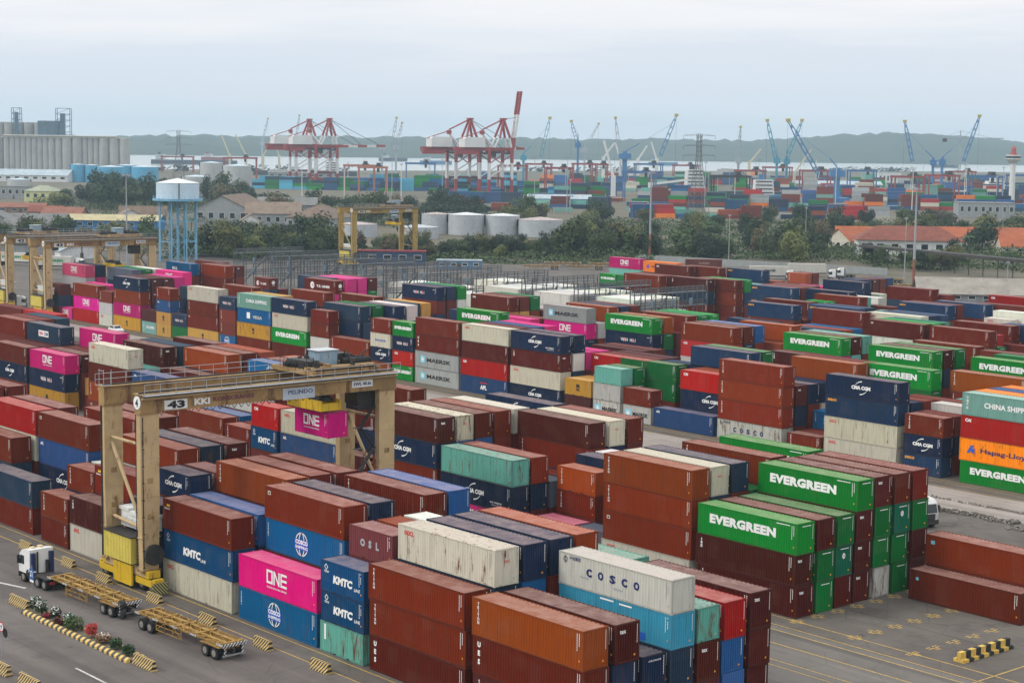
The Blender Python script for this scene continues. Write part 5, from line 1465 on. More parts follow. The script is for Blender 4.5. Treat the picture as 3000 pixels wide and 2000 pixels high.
CM = [[c.mesh('crown', [lm]) for lm in LEAVES] for c, _ in CROWNS]; TM = [t.mesh('trunk', [bark]) for _, t in CROWNS]
def tree(u, d, s, kind, leafk, label, group, seed):
    g = random.Random(seed); p = G(u, d); root = empty('tree', p, g.uniform(0, 6.28)); root.scale = (s*g.uniform(.8, 1.2), s*g.uniform(.8, 1.2), s*g.uniform(.75, 1.2))
    link('trunk', TM[kind], root); link('crown', CM[kind][leafk], root); tag(root, label, 'tree', group); return root
def grove(pts, where, group, adj, seed, leafw=(4, 4, 2, 1), smin=.8, smax=1.25, kinds=(0, 1, 2, 3, 4, 5), lowf=None):
    g = random.Random(seed); P = sorted(pts, key=lambda q: q[0]/q[1])
    for i, (u, d) in enumerate(P):
        k = g.choice(kinds); lk = g.choices((0, 1, 2, 3), leafw)[0]; s = g.uniform(smin, smax)*(lowf(u, d) if lowf else 1)
        nm = ('dark', 'green', 'olive', 'brownish')[lk]; sh = ('bushy', 'upright', 'spreading', 'bushy', 'slender', 'broad')[k]
        tree(u, d, s, k, lk, f'{sh} {nm} {adj}, {ordw(i+1)} from left {where}', group, seed*1000+i)
def scatter(n, u0, u1, d0, d1, seed, skew=0.0, gap=4.0):
    g = random.Random(seed); out = []
    for _ in range(n*30):
        if len(out) >= n: break
        u = g.uniform(u0, u1); d = g.uniform(d0, d1)+skew*(u-u0)
        if all((u-a)**2+(d-b_)**2 > gap*gap for a, b_ in out): out.append((u, d))
    return out
grove(scatter(92, -118, 46, 620, 672, 11, .10, 3.4), 'in belt behind racks', 'trees of the belt behind the yard', 'tree', 21, (5, 4, 3, 2), .85, 1.3, lowf=lambda u, d: .62 if -66 < u < 14 else 1.05)
grove(scatter(46, -155, 8, 865, 975, 12, .2, 5.5), 'in dark grove by brown roofs', 'trees of the dark grove', 'tree', 22, (6, 3, 1, 1), 1.1, 1.55)
grove(scatter(30, -270, -172, 1000, 1190, 13, .0, 7), 'near the yellow house', 'trees around the yellow house', 'tree', 23, (6, 3, 1, 1), 1.3, 1.9)
grove(scatter(12, -205, -120, 650, 720, 14, .0, 5), 'around the water tower', 'trees around the water tower', 'tree', 24, (4, 4, 2, 1), .7, 1.1)
grove(scatter(50, 34, 250, 745, 960, 15, .1, 6.5), 'in grove beyond the fence', 'trees beyond the fence', 'tree', 25, (4, 4, 3, 1), .75, 1.3)
grove(scatter(24, 48, 122, 640, 700, 16, .0, 4.5), 'along the right fence', 'trees along the right fence', 'tree', 26, (4, 4, 3, 1), .8, 1.2)
grove(scatter(22, 190, 268, 655, 820, 17, .0, 6.5), 'around the red roofs', 'trees around the red roofs', 'tree', 27, (4, 4, 3, 1), .9, 1.3)
grove(scatter(8, -8, 16, 830, 930, 18, .0, 6), 'right of the tanks', 'trees right of the tanks', 'tree', 28, (4, 3, 3, 2), .9, 1.3)
grove(scatter(16, 118, 232, 606, 650, 19, .0, 5), 'behind the long dark roof', 'trees behind the dark roof', 'tree', 29, (3, 4, 4, 1), .6, .9)
# palms by the fence
fr_ = MB()
for k in range(13):
    a = k*.483+.2; p0 = Vector((0, 0, 8)); pts = [Vector((math.cos(a)*r_, math.sin(a)*r_, 8+1.1*math.sin(r_*.75)-.16*r_*r_*(.5+.12*(k % 3)))) for r_ in (0, .9, 1.8, 2.6, 3.2)]
    sd_ = Vector((-math.sin(a), math.cos(a), 0))
    for p, q, w0, w1 in zip(pts, pts[1:], (.15, .5, .55, .4), (.5, .55, .4, .05)): fr_.add([tuple(p-sd_*w0), tuple(q-sd_*w1-Vector((0, 0, .12))), tuple(q+sd_*w1-Vector((0, 0, .12))), tuple(p+sd_*w0)], [(0, 1, 2, 3)])
fm_ = fr_.mesh('fronds', [LEAVES[1]]); pt_ = MB(); pt_.tube((0, 0, 0), (.25, 0, 8), .24, 7, .15); pm_ = pt_.mesh('trunk', [bark])
for k, (P, lb) in enumerate((((172.8, 690, 2.3), 'palm right of the large red roof'), ((181.4, 700, 1.8), 'second palm right of the red roof'), ((-147.7, 600, 0.5), 'palm beside the white tent shelter'), ((80.1, 720, -1.5), 'palm left of the right grove'), ((135.4, 640, 3.7), 'palm before the large red roof'), ((-139.7, 760, -1.1), 'palm behind the water tower'))):
    root = empty('palm_tree', G(P[0], P[1], .02), k*1.3); root.scale = (1, 1, .8+.1*(k % 4)); link('trunk', pm_, root); link('fronds', fm_, root); tag(root, lb, 'palm tree', 'palms by the yard')
# undergrowth that reads as one mass
th_ = MB(); g = random.Random(78)
for u0, u1, d0, d1, h, dens in ((-125, -66, 612, 690, 6.0, 1.6), (-66, 16, 612, 680, 4.0, 1.6), (16, 50, 612, 690, 6.0, 1.6), (-160, 10, 850, 990, 6.5, .7), (-290, -165, 980, 1200, 7, .6), (30, 300, 720, 960, 4.5, .6), (46, 140, 640, 720, 4.5, 1.2), (125, 300, 600, 730, 5.0, .9), (-215, -125, 640, 780, 4, .35), (-260, -200, 760, 960, 3.5, .3), (300, 560, 1000, 1150, 8, .2)):
    for k in range(int((u1-u0)*(d1-d0)*dens)):
        u = g.uniform(u0, u1); d = g.uniform(d0, d1); hh = h*(.45+.3*math.sin(u*.21+d*.07)+.25*math.sin(u*.09-d*.19+2)); z = max(.3, hh)*g.uniform(.35, 1.05); p = G(u, d, z); s_ = g.uniform(.28, .62)
        nn = Vector((g.uniform(-1, 1), g.uniform(-1, 1), g.uniform(.1, 1.2))).normalized(); a = nn.cross(Vector((g.uniform(-1, 1), g.uniform(-1, 1), g.uniform(-1, 1)))).normalized(); b_ = nn.cross(a)
        th_.add([tuple(p-a*s_), tuple(p-b_*s_*.7), tuple(p+a*s_), tuple(p+b_*s_*.7)], [(0, 1, 2, 3)])
o = th_.build('undergrowth', LEAVES[1]); tag(o, 'dense green undergrowth between the trees', 'undergrowth', kind='stuff')
far_wood = MB(); g = random.Random(77)
for k in range(420):
    u = g.uniform(-1400, 1500); d = 2560+.78*u+g.uniform(-90, 40)*g.random(); 
    if math.sin(u*.013)+.5*math.sin(u*.05) < .25: continue
    p = G(u, d); h = g.uniform(4, 9)
    for q in range(10):
        s = g.uniform(1.5, 3.2); x, y, z = p.x+g.uniform(-7, 7), p.y+g.uniform(-7, 7), g.uniform(1, h)
        far_wood.add([(x-s, y, z-s*.6), (x, y-s, z), (x+s, y, z+s*.5), (x, y+s, z+s*.2)], [(0, 1, 2), (0, 2, 3)])
o = far_wood.build('far_shore_bushes', LEAVES[0]); tag(o, 'dark distant bushes along the far quay shore', 'bushes', kind='stuff')

# ------------------------------------------------------------------ buildings
def wallp(n, c): return paint('wall_'+n, c, .8, .12, .6, rust=.12, rustc=tuple(x*.55 for x in c))
def roofp(n, c, rust=.3): return paint('roof_'+n, c, .8, .22, .25, rust=rust, rustc=tuple(x*.5 for x in c))
def house(P, w_, dp, hw, hr, label, wallm, roofm, heading=0, roof='gable', ax=0, nwin=4, name='house', cat='building', over=.6, door=True):
    """box house; ridge along local x (ax 0) or y (ax 1)"""
    u, d, _ = P; root = empty(name, G(u, d, .02), GZ+R(heading)); tag(root, label, cat)
    m_ = MB(); m_.box(-w_/2, w_/2, 0, dp, 0, hw); 
    if roof == 'gable':
        if ax == 0: m_.prism([(0, hw), (dp, hw), (dp/2, hr-.12)], 0, -w_/2, w_/2)
        else: m_.prism([(-w_/2, hw), (w_/2, hw), (0, hr-.12)], 1, 0, dp)
    m_.build('wall', wallm, root)
    m_ = MB(); o_ = over; t = .16
    if roof == 'gable':
        if ax == 0:
            sl = (hr-hw)/(dp/2)
            m_.prism([(-o_, hw-o_*sl), (dp/2, hr), (dp+o_, hw-o_*sl), (dp+o_, hw-o_*sl+t), (dp/2, hr+t), (-o_, hw-o_*sl+t)], 0, -w_/2-o_, w_/2+o_)
        else:
            sl = (hr-hw)/(w_/2)
            m_.prism([(-w_/2-o_, hw-o_*sl), (0, hr), (w_/2+o_, hw-o_*sl), (w_/2+o_, hw-o_*sl+t), (0, hr+t), (-w_/2-o_, hw-o_*sl+t)], 1, -o_, dp+o_)
    elif roof == 'hip':
        x0, x1, y0, y1 = -w_/2-o_, w_/2+o_, -o_, dp+o_; k = min(w_, dp)/2
        if w_ >= dp: a, b_ = (x0+k, (y0+y1)/2), (x1-k, (y0+y1)/2)
        else: a, b_ = ((x0+x1)/2, y0+k), ((x0+x1)/2, y1-k)
        z = hw-.02
        m_.add([(x0, y0, z), (x1, y0, z), (x1, y1, z), (x0, y1, z), (a[0], a[1], hr), (b_[0], b_[1], hr)], [(0, 1, 5, 4), (2, 3, 4, 5), (1, 2, 5), (3, 0, 4), (3, 2, 1, 0)] if w_ >= dp else [(0, 1, 4), (1, 2, 5, 4), (2, 3, 5), (3, 0, 4, 5), (3, 2, 1, 0)])
    else: m_.box(-w_/2-.2, w_/2+.2, -.2, dp+.2, hw, hw+.35)
    m_.build('roof', roofm, root)
    for k in range(nwin):
        x = -w_/2+w_*(k+.5)/nwin; m_ = MB(); m_.box(x-w_/nwin*.25, x+w_/nwin*.25, -.06, .0, hw*.42, hw*.78); wn = m_.build('window', white, root)
        m_ = MB(); m_.box(x-w_/nwin*.25+.12, x+w_/nwin*.25-.12, -.09, -.05, hw*.42+.12, hw*.78-.12); m_.build('pane', glassm, wn)
    if door: m_ = MB(); m_.box(-.6, .6, -.05, 0.0, 0, min(2.2, hw*.7)); m_.build('door', paint('door_dark', (.08, .06, .05), .7), root)
    return root
wcream = wallp('cream', (.55, .50, .40)); wgrey = wallp('grey', (.27, .28, .28)); wwhite = wallp('white', (.62, .62, .60)); wyel = wallp('yellowgreen', (.52, .52, .24)); wblue = wallp('blue', (.03, .17, .42)); wbrick = wallp('brown', (.2, .14, .1))
rbrown = roofp('brown', (.16, .108, .075)); rbrown2 = roofp('tan', (.20, .145, .105)); rred = roofp('red_tile', (.19, .055, .032)); rorange = roofp('orange_tile', (.33, .088, .03), .15); rgrey = roofp('grey', (.17, .165, .155)); rbeige = roofp('beige', (.27, .24, .20), .12); rdark = roofp('dark', (.05, .042, .038)); rpale = roofp('pale', (.36, .42, .45), .1); rcreamy = roofp('yellow_cream', (.42, .36, .20), .1); rrust = roofp('rust', (.24, .095, .06))
house((-143.0, 860, -5.0), 27, 40, 8, 14.5, 'large brown roofed warehouse right of the water tower', wgrey, rbrown, -8, ax=1, nwin=5)
house((-118.3, 790, -0.9), 9, 12, 5.5, 8.5, 'small brown gabled house beside the big warehouse', wwhite, rbrown2, 10, ax=1, nwin=2)
house((-115.1, 840, -3.6), 26, 20, 7, 12, 'long brown hall with raised ridge behind the tree belt', wgrey, rbrown2, 6, ax=0, nwin=6)
house((-95.6, 820, -1.9), 24, 26, 6, 12, 'brown hip roofed warehouse left of the golden crane', wgrey, rbrown, -20, roof='hip', nwin=5)
house((-116.3, 900, 2.0), 30, 16, 9, 12.5, 'grey brown hall behind the other brown roofs', wgrey, rgrey, 4, nwin=6)
house((-183.6, 800, -2.4), 43, 14, 4.6, 6.8, 'long blue building with cream yellow roof', wblue, rcreamy, -3, nwin=9, over=.8)
house((-202.3, 740, -0.9), 25, 16, 5, 9.5, 'grey tiled hall behind the left gantry cranes', wgrey, rgrey, 3, nwin=6)
house((-225.5, 760, -2.3), 17, 16, 5, 9.5, 'grey tiled hall at the left picture edge', wgrey, rgrey, 3, ax=1, nwin=3)
house((-240.6, 900, 0.3), 17, 11, 3.8, 6.6, 'red roofed house left of the brown one', wbrick, rred, 0, nwin=3)
house((-226.7, 880, 0.5), 20, 11, 3.8, 6.8, 'dark red roofed house behind the grey hall', wbrick, rrust, -4, nwin=4)
house((-269.6, 960, 0.1), 26, 10, 3.5, 5.6, 'low rust roofed shed at far left', wbrick, rrust, 2, nwin=4)
house((-304.6, 1128, 0.0), 20, 16, 7, 10.5, 'pale yellow green two storey house among trees', wyel, roofp('sage', (.30, .32, .22)), -6, roof='hip', nwin=4)
house((-179.4, 850, -5.0), 22, 12, 5, 9, 'brown gabled house left of the water tower', wbrick, rbrown, 12, nwin=3)
house((-181.9, 835, -4.2), 13, 12, 4.5, 8, 'small brown gabled house by the lamp mast', wwhite, rbrown2, 20, ax=1, nwin=2)
house((-128.6, 700, 2.3), 15, 8, 3.4, 4.6, 'low white shed at the foot of the water tower', wwhite, rpale, 0, nwin=3)
house((-175.0, 640, 0.6), 30, 6, 3.2, 4.4, 'open beige roofed shed behind the white trailers', wgrey, rbeige, 2, nwin=0)
house((-150.2, 610, 2.2), 15, 7, 3, 6, 'white tent roofed shelter by the palm', wwhite, rpale, 30, ax=1, nwin=0)
house((-335.8, 1180, 0.6), 18, 14, 8, 9.5, 'grey concrete block at far left behind trees', wgrey, rgrey, 0, roof='flat', nwin=4)
house((156.0, 690, 1.7), 40, 18, 6.2, 11.5, 'large red hip roofed building behind the viaduct', wwhite, rred, -6, roof='hip', nwin=7, over=1.2)
house((133.4, 720, -0.1), 13, 22, 4.5, 9, 'white gabled house with orange roof', wcream, rorange, -55, ax=1, nwin=3)
house((150.3, 760, -1.3), 20, 10, 4.5, 8, 'orange tiled wing between the white gable and red roof', wcream, rorange, -4, nwin=4)
house((206.5, 760, 0.4), 46, 15, 4.2, 8.2, 'long orange tiled building at right', wcream, rorange, -6, nwin=6)
house((202.6, 700, 1.4), 15, 12, 4.0, 8.0, 'orange tiled house cut off by the right edge', wcream, rorange, -4, nwin=3)
house((130.2, 480, -0.8), 36, 15, 3.0, 6.6, 'long beige roofed warehouse at the right yard edge', wgrey, rbeige, -7, nwin=9, over=.9)
house((-43.1, 600, 1.4), 26, 6, 4.6, 5.0, 'dark red canopied gatehouse behind the racks', wallp('deep_blue', (.03, .06, .12)), roofp('crimson', (.22, .02, .03), .1), 0, roof='flat', nwin=5)
house((-18.0, 585, 1.6), 15, 4, 2.8, 3.0, 'light blue site office behind the racks', wallp('office_blue', (.09, .19, .30)), rpale, 0, roof='flat', nwin=4)
house((290.5, 1080, 2.3), 34, 20, 9, 9.5, 'grey flat roofed port office at right', wgrey, rgrey, -5, roof='flat', nwin=8)
house((405.2, 1900, 16.2), 24, 18, 15, 16, 'white stepped terminal building beyond the containers', wwhite, rpale, 0, roof='flat', nwin=6)
house((321.7, 1750, 9.4), 88, 30, 5, 8, 'long pale roofed quay shed', wgrey, rpale, -2, nwin=10)
house((253.0, 2000, 13.6), 34, 60, 6, 15, 'rounded grey quay hangar', wgrey, rgrey, 10, ax=1, nwin=3)
house((30.0, 1150, 3.9), 42, 14, 6, 8.5, 'light blue roofed workshop before the far containers', paint('site_blue', (.16, .36, .60), .6), rpale, 4, nwin=6)
house((-445.0, 1620, 0.8), 68, 30, 6, 11, 'long pale blue warehouse below the silos', wwhite, rpale, -3, nwin=8)
house((-230.8, 1900, 4.9), 70, 20, 6, 9, 'grey quay shed behind the red white cranes', wgrey, rgrey, 0, nwin=8)
house((-42.8, 900, 3.0), 40, 8, 4, 5, 'pale grey flat depot building behind the tanks', paint('depot_pale', (.35, .42, .48), .6), rpale, 0, roof='flat', nwin=6)
# viaduct-like dark canopy along the right
vr = empty('long_canopy', G(*(127.9, 640, 3.9)[:2], .02), GZ); tag(vr, 'long dark elevated canopy on thin posts crossing the right side', 'canopy')
e0 = Vector((0, 0, 0)); d1 = G(*(169.8, 560, 6.5)[:2])-G(*(127.9, 640, 3.9)[:2]); loc1 = Matrix.Rotation(-GZ, 3, 'Z') @ d1
m_ = MB(); m_.beam((0, 0, 6.6), (loc1.x, loc1.y, 6.6), 5.0, .9); m_.build('roof_deck', rdark, vr)
for k in range(14):
    q = k/13; m_ = MB(); m_.tube((loc1.x*q, loc1.y*q, 0), (loc1.x*q, loc1.y*q, 6.2), .16, 6); m_.build('post', dkm, vr)
# long perimeter wall
fw0, fw1 = G(*(44.5, 640, -1.0)[:2]), G(*(125.1, 585, 0.7)[:2]); wl_ = MB(); wl_.beam((fw0.x, fw0.y, 1.2), (fw1.x, fw1.y, 1.2), .3, 2.4); o = wl_.build('boundary_wall', wgrey); tag(o, 'grey boundary wall behind the parked white trucks', 'wall')

# ------------------------------------------------------------------ tanks, silos, water tower
def tank(P, r_, h, label, mat, roofm, name='storage_tank', cone=.12, group=None):
    root = empty(name, G(P[0], P[1], .02)); tag(root, label, 'tank', group)
    m_ = MB(); m_.tube((0, 0, 0), (0, 0, h), r_, 40); o = m_.build('shell', mat, root)
    m_ = MB()
    for k in range(1, 4): m_.tube((0, 0, h*k/4), (0, 0, h*k/4+.06), r_+.04, 40)
    m_.tube((0, 0, h-.12), (0, 0, h+.03), r_+.1, 40); m_.build('seam_ring', mat, root)
    m_ = MB(); m_.cone((0, 0), r_+.05, h+.04, h+.04+r_*cone, 40); m_.build('cone_roof', roofm, root)
    m_ = MB()
    for k in range(24): a = 6.2832*k/24; m_.tube((math.cos(a)*r_, math.sin(a)*r_, h), (math.cos(a)*r_, math.sin(a)*r_, h+1.0), .05, 4)
    m_.build('roof_railing', galv, root)
    a0 = -GZ-2.2
    m_ = MB(); n_ = 16
    for k in range(n_): a = a0+k*.06; b_ = a0+(k+1)*.06; m_.beam((math.cos(a)*(r_+.4), math.sin(a)*(r_+.4), h*k/n_), (math.cos(b_)*(r_+.4), math.sin(b_)*(r_+.4), h*(k+1)/n_), .7, .12)
    m_.build('spiral_stair', dkm, root); return root
silv = paint('tank_silver', (.40, .42, .44), .45, .12, .35, rust=.12, rustc=(.22, .17, .13)); silv2 = paint('tank_roof_rusty', (.42, .36, .34), .6, .2, .3, rust=.5, rustc=(.30, .13, .09)); wroof = paint('tank_roof_white', (.62, .63, .62), .5, .08, .5)
for P, r_, h, rm, lb in (((-68.6, 776, -0.4), 8.3, 5.6, silv2, 'low silver tank with rusty roof between the golden crane legs'), ((-41.8, 770, -0.0), 8.8, 5.0, silv, 'low pale tank right of the golden crane'), ((-35.8, 812, 0.1), 6.8, 9.0, silv2, 'leftmost tall silver tank behind the golden crane'), ((-21.7, 806, 0.3), 8.3, 9.2, wroof, 'silver tank with white conical roof, second of four'),
    ((-5.1, 806, 0.5), 7.9, 9.0, wroof, 'silver tank with white roof, third of four'), ((12.2, 800, 0.8), 10.0, 7.6, silv2, 'widest silver tank with patchy rusty roof')):
    tank(P, r_, h, lb, silv, rm, group='silver storage tanks')
blt = paint('tank_blue', (.075, .33, .52), .5, .08, .4); gtk = paint('tank_concrete', (.42, .42, .41), .6, .1, .2)
for P, r_, h, lb in (((-406.4, 1640, -4.5), 6.6, 16, 'leftmost blue tank below the silos'), ((-393.3, 1640, -4.3), 6.6, 15.5, 'second narrow blue tank from left'), ((-366.7, 1600, -3.9), 12, 15, 'wide blue tank, third from left'), ((-365.3, 1660, -3.8), 9, 15.5, 'blue tank partly hidden between two wide ones'), ((-346.1, 1650, -3.6), 12.4, 14.5, 'rightmost wide blue tank')):
    tank(P, r_, h, lb, blt, paint('tank_pale_top', (.45, .55, .60), .5), group='blue tanks below the silos')
for P, r_, h, lb in (((-268.2, 1560, -2.7), 10, 20.5, 'tall grey tank right of the pylon'), ((-242.4, 1540, -2.4), 12.2, 18.5, 'broad grey tank beside the tall one'), ((-271.0, 1500, -2.6), 12, 9.5, 'low grey tank in front of the pylon'), ((-422.4, 1500, -4.7), 9.5, 5, 'low white tank at far left')):
    tank(P, r_, h, lb, gtk, paint('tank_pale_top', (.45, .55, .60), .5), group='grey tanks')
si = empty('grain_silos', G(*(-614.2, 2120, 1.8)[:2], .02), GZ); tag(si, 'long bank of tall concrete grain silos at far left', 'silo')
sil = paint('silo_concrete', (.36, .35, .33), .8, .12, .06, rust=.15, rustc=(.25, .235, .22)); steelb = paint('silo_steel_blue', (.09, .15, .20), .6, .2, .2)
x = 0.0
for k, r_ in enumerate([3.5]*8+[4.3]*2+[6.3]*2+[3.5]*3+[6.3]*3):
    m_ = MB(); m_.tube((x+r_, r_*.3, 0), (x+r_, r_*.3, 39.5), r_, 18); m_.build('silo_cylinder', sil, si); x += 2*r_-.35
for k in range(7): m_ = MB(); m_.tube((-14+k*12.2, 30, 0), (-14+k*12.2, 30, 58 if k < 7 else 50), 6.2, 16); m_.build('silo_cylinder', sil, si)
m_ = MB(); m_.box(-2, x, -3, 5, 39.5, 41.3); m_.tube((0, -3.6, 42), (x-14, -3.6, 42), .9, 8); m_.build('conveyor_gallery', paint('gallery_cream', (.45, .42, .36), .7), si)
m_ = MB(); m_.box(40, 66, 6, 26, 41, 60)
for zz in range(42, 60, 3):
    for xx in range(40, 67, 4): m_.box(xx-.3, xx+.3, 5.4, 6.2, zz, zz+2.6)
m_.build('process_frame', steelb, si)
for xx, zz0, zz1, ww in ((9, 40, 75, 10), (62, 40, 75, 17)):
    m_ = MB()
    for a in (0, ww):
        for b_ in (4, 12): m_.beam((xx+a, b_, zz0), (xx+a, b_, zz1), .7)
    for q in range(6):
        z_ = zz0+(zz1-zz0)*q/5
        for b_ in (4, 12): m_.beam((xx, b_, z_), (xx+ww, b_, z_), .5); 
        if q < 5: m_.beam((xx, 4, z_), (xx+ww, 4, z_+(zz1-zz0)/5), .4)
    if ww > 12: m_.box(xx+5, xx+10, 5, 11, zz0, zz1-6)
    else: m_.box(xx+3, xx+7, 5, 9, zz0, zz1-5)
    m_.build('elevator_tower', steelb, si)
wt = empty('water_tower', G(*(-115.7, 605, -0.5)[:2], .02), GZ+.25); tag(wt, 'pale blue water tower with conical roof on steel legs', 'water tower')
lblue = paint('tower_pale_blue', (.50, .62, .70), .5, .07, .5); dblue2 = paint('tower_frame_blue', (.16, .36, .50), .5, .15, .5)
m_ = MB(); m_.tube((0, 0, 21.6), (0, 0, 27.0), 7.3, 40); m_.build('tank_shell', lblue, wt)
m_ = MB(); m_.cone((0, 0), 7.45, 27.02, 28.6, 40); m_.build('cone_roof', wroof, wt)
m_ = MB(); m_.tube((0, 0, 20.9), (0, 0, 21.5), 8.6, 40); m_.build('deck', dblue2, wt)
m_ = MB(); m_.tube((0, -7.35, 21.6), (0, -7.35, 27.0), .2, 6); m_.build('inlet_pipe', dkm, wt)
for k in range(8):
    a = 6.2832*(k+.5)/8; rr = 6.6; m_ = MB(); m_.tube((math.cos(a)*rr, math.sin(a)*rr, 0), (math.cos(a)*rr, math.sin(a)*rr, 20.9), .28, 8); m_.build('leg', dblue2, wt)
m_ = MB(); 
for z0 in (0, 7, 14):
    for k in range(8):
        a, b_ = 6.2832*(k+.5)/8, 6.2832*(k+1.5)/8; pa, pb = (math.cos(a)*6.6, math.sin(a)*6.6), (math.cos(b_)*6.6, math.sin(b_)*6.6)
        m_.tube((*pa, z0+6.9), (*pb, z0+6.9), .14, 5); m_.tube((*pa, z0), (*pb, z0+6.9), .09, 4)
        if k % 2: m_.tube((*pb, z0), (*pa, z0+6.9), .09, 4)
m_.build('bracing', dblue2, wt)
m_ = MB(); m_.tube((0, 0, 0), (0, 0, 21), .5, 10); m_.build('riser_pipe', dblue2, wt)
m_ = MB()
for k in range(28): a = 6.2832*k/28; m_.tube((math.cos(a)*8.4, math.sin(a)*8.4, 21.5), (math.cos(a)*8.4, math.sin(a)*8.4, 22.6), .05, 4)
m_.build('railing', dblue2, wt)

# ------------------------------------------------------------------ light masts and pylons
def mast(P, h, label, redbase=False, r_=.32):
    root = empty('light_mast', G(P[0], P[1], .02)); tag(root, label, 'light mast', 'high light masts')
    hb = h*.3 if redbase else 0
    if redbase: m_ = MB(); m_.tube((0, 0, 0), (0, 0, hb), r_*1.25, 10, r_*1.05); m_.build('painted_base', roofp('rust', (.24, .095, .06)), root)
    m_ = MB(); m_.tube((0, 0, hb), (0, 0, h), r_, 10, r_*.5); m_.build('pole', galv, root)
    lr = 1.15 if h > 24 else .45; m_ = MB(); m_.tube((0, 0, h-.06), (0, 0, h+.06), lr, 10)
    for k in range(6): a = k*1.047; m_.box(math.cos(a)*lr-lr*.2, math.cos(a)*lr+lr*.2, math.sin(a)*lr-lr*.2, math.sin(a)*lr+lr*.2, h-.3, h+.3)
    m_.build('lamp_ring', galv, root); return root
mast((-127.0, 576, 0.2), 30, 'tall lamp mast between the left gantry cranes')
mast((50.2, 645, 0.3), 32, 'tall lamp mast with red base behind the fence', True, .42)
mast((121.3, 530, 0.4), 30, 'tall lamp mast with red base by the beige warehouse', True, .42)
for P, h, lb in (((12.2, 1050, 0.3), 34, 'thin mast behind the widest tank'), ((31.9, 1060, 1.6), 34, 'thin mast above the orange boxes'), ((163.7, 1180, 1.5), 33, 'stout pale mast at centre right'), ((78.7, 640, -0.9), 17, 'short lamp pole behind the white trucks'), ((126.5, 760, 2.5), 16, 'pole among the right grove'), ((222.8, 800, -0.7), 17, 'thin pole over the orange roofs'), ((-79.1, 1100, -1.9), 22, 'thin pole before the orange cranes'), ((125.2, 560, 3.7), 20, 'slim pole just left of the red based mast'), ((146.9, 520, 0.8), 9, 'curved street lamp by the beige warehouse'), ((-6.5, 1300, 0.0), 24, 'thin pole below the raised boom')):
    mast(P, h, lb, False, .2 if h < 30 else .3)
def pylon(P, h, w_, label):
    root = empty('power_pylon', G(P[0], P[1], .02), GZ+.3); tag(root, label, 'pylon', 'lattice power pylons'); st = paint('pylon_steel', (.14, .145, .15), .6, .1, 1)
    def at(z): return w_*(1-.8*min(1, z/(h*.72)))/2
    m_ = MB(); zs = [h*k/9 for k in range(10)]
    for sx, sy in ((-1, -1), (1, -1), (1, 1), (-1, 1)):
        for a, b_ in zip(zs, zs[1:]): m_.beam((sx*at(a), sy*at(a), a), (sx*at(b_), sy*at(b_), b_), .22)
    for a, b_ in zip(zs, zs[1:]):
        for (p, q) in (((-1, -1), (1, -1)), ((1, -1), (1, 1)), ((1, 1), (-1, 1)), ((-1, 1), (-1, -1))):
            m_.beam((p[0]*at(a), p[1]*at(a), a), (q[0]*at(b_), q[1]*at(b_), b_), .13); m_.beam((q[0]*at(a), q[1]*at(a), a), (p[0]*at(b_), p[1]*at(b_), b_), .13); m_.beam((p[0]*at(b_), p[1]*at(b_), b_), (q[0]*at(b_), q[1]*at(b_), b_), .13)
    m_.build('lattice_body', st, root)
    for z in (.76, .87, .985):
        m_ = MB(); z_ = h*z; l_ = w_*.85
        for s in (-1, 1): m_.beam((0, 0, z_+.9), (s*l_, 0, z_), .15); m_.beam((0, -.5, z_), (s*l_, 0, z_), .15); m_.beam((s*l_, 0, z_), (s*l_, 0, z_-2), .12)
        m_.build('cross_arm', st, root)
    return root
pylon((100.4, 960, 0.5), 48, 11, 'tall lattice power pylon at centre right')
pylon((-276.3, 1450, -1.6), 48, 12, 'lattice power pylon behind the water tower')
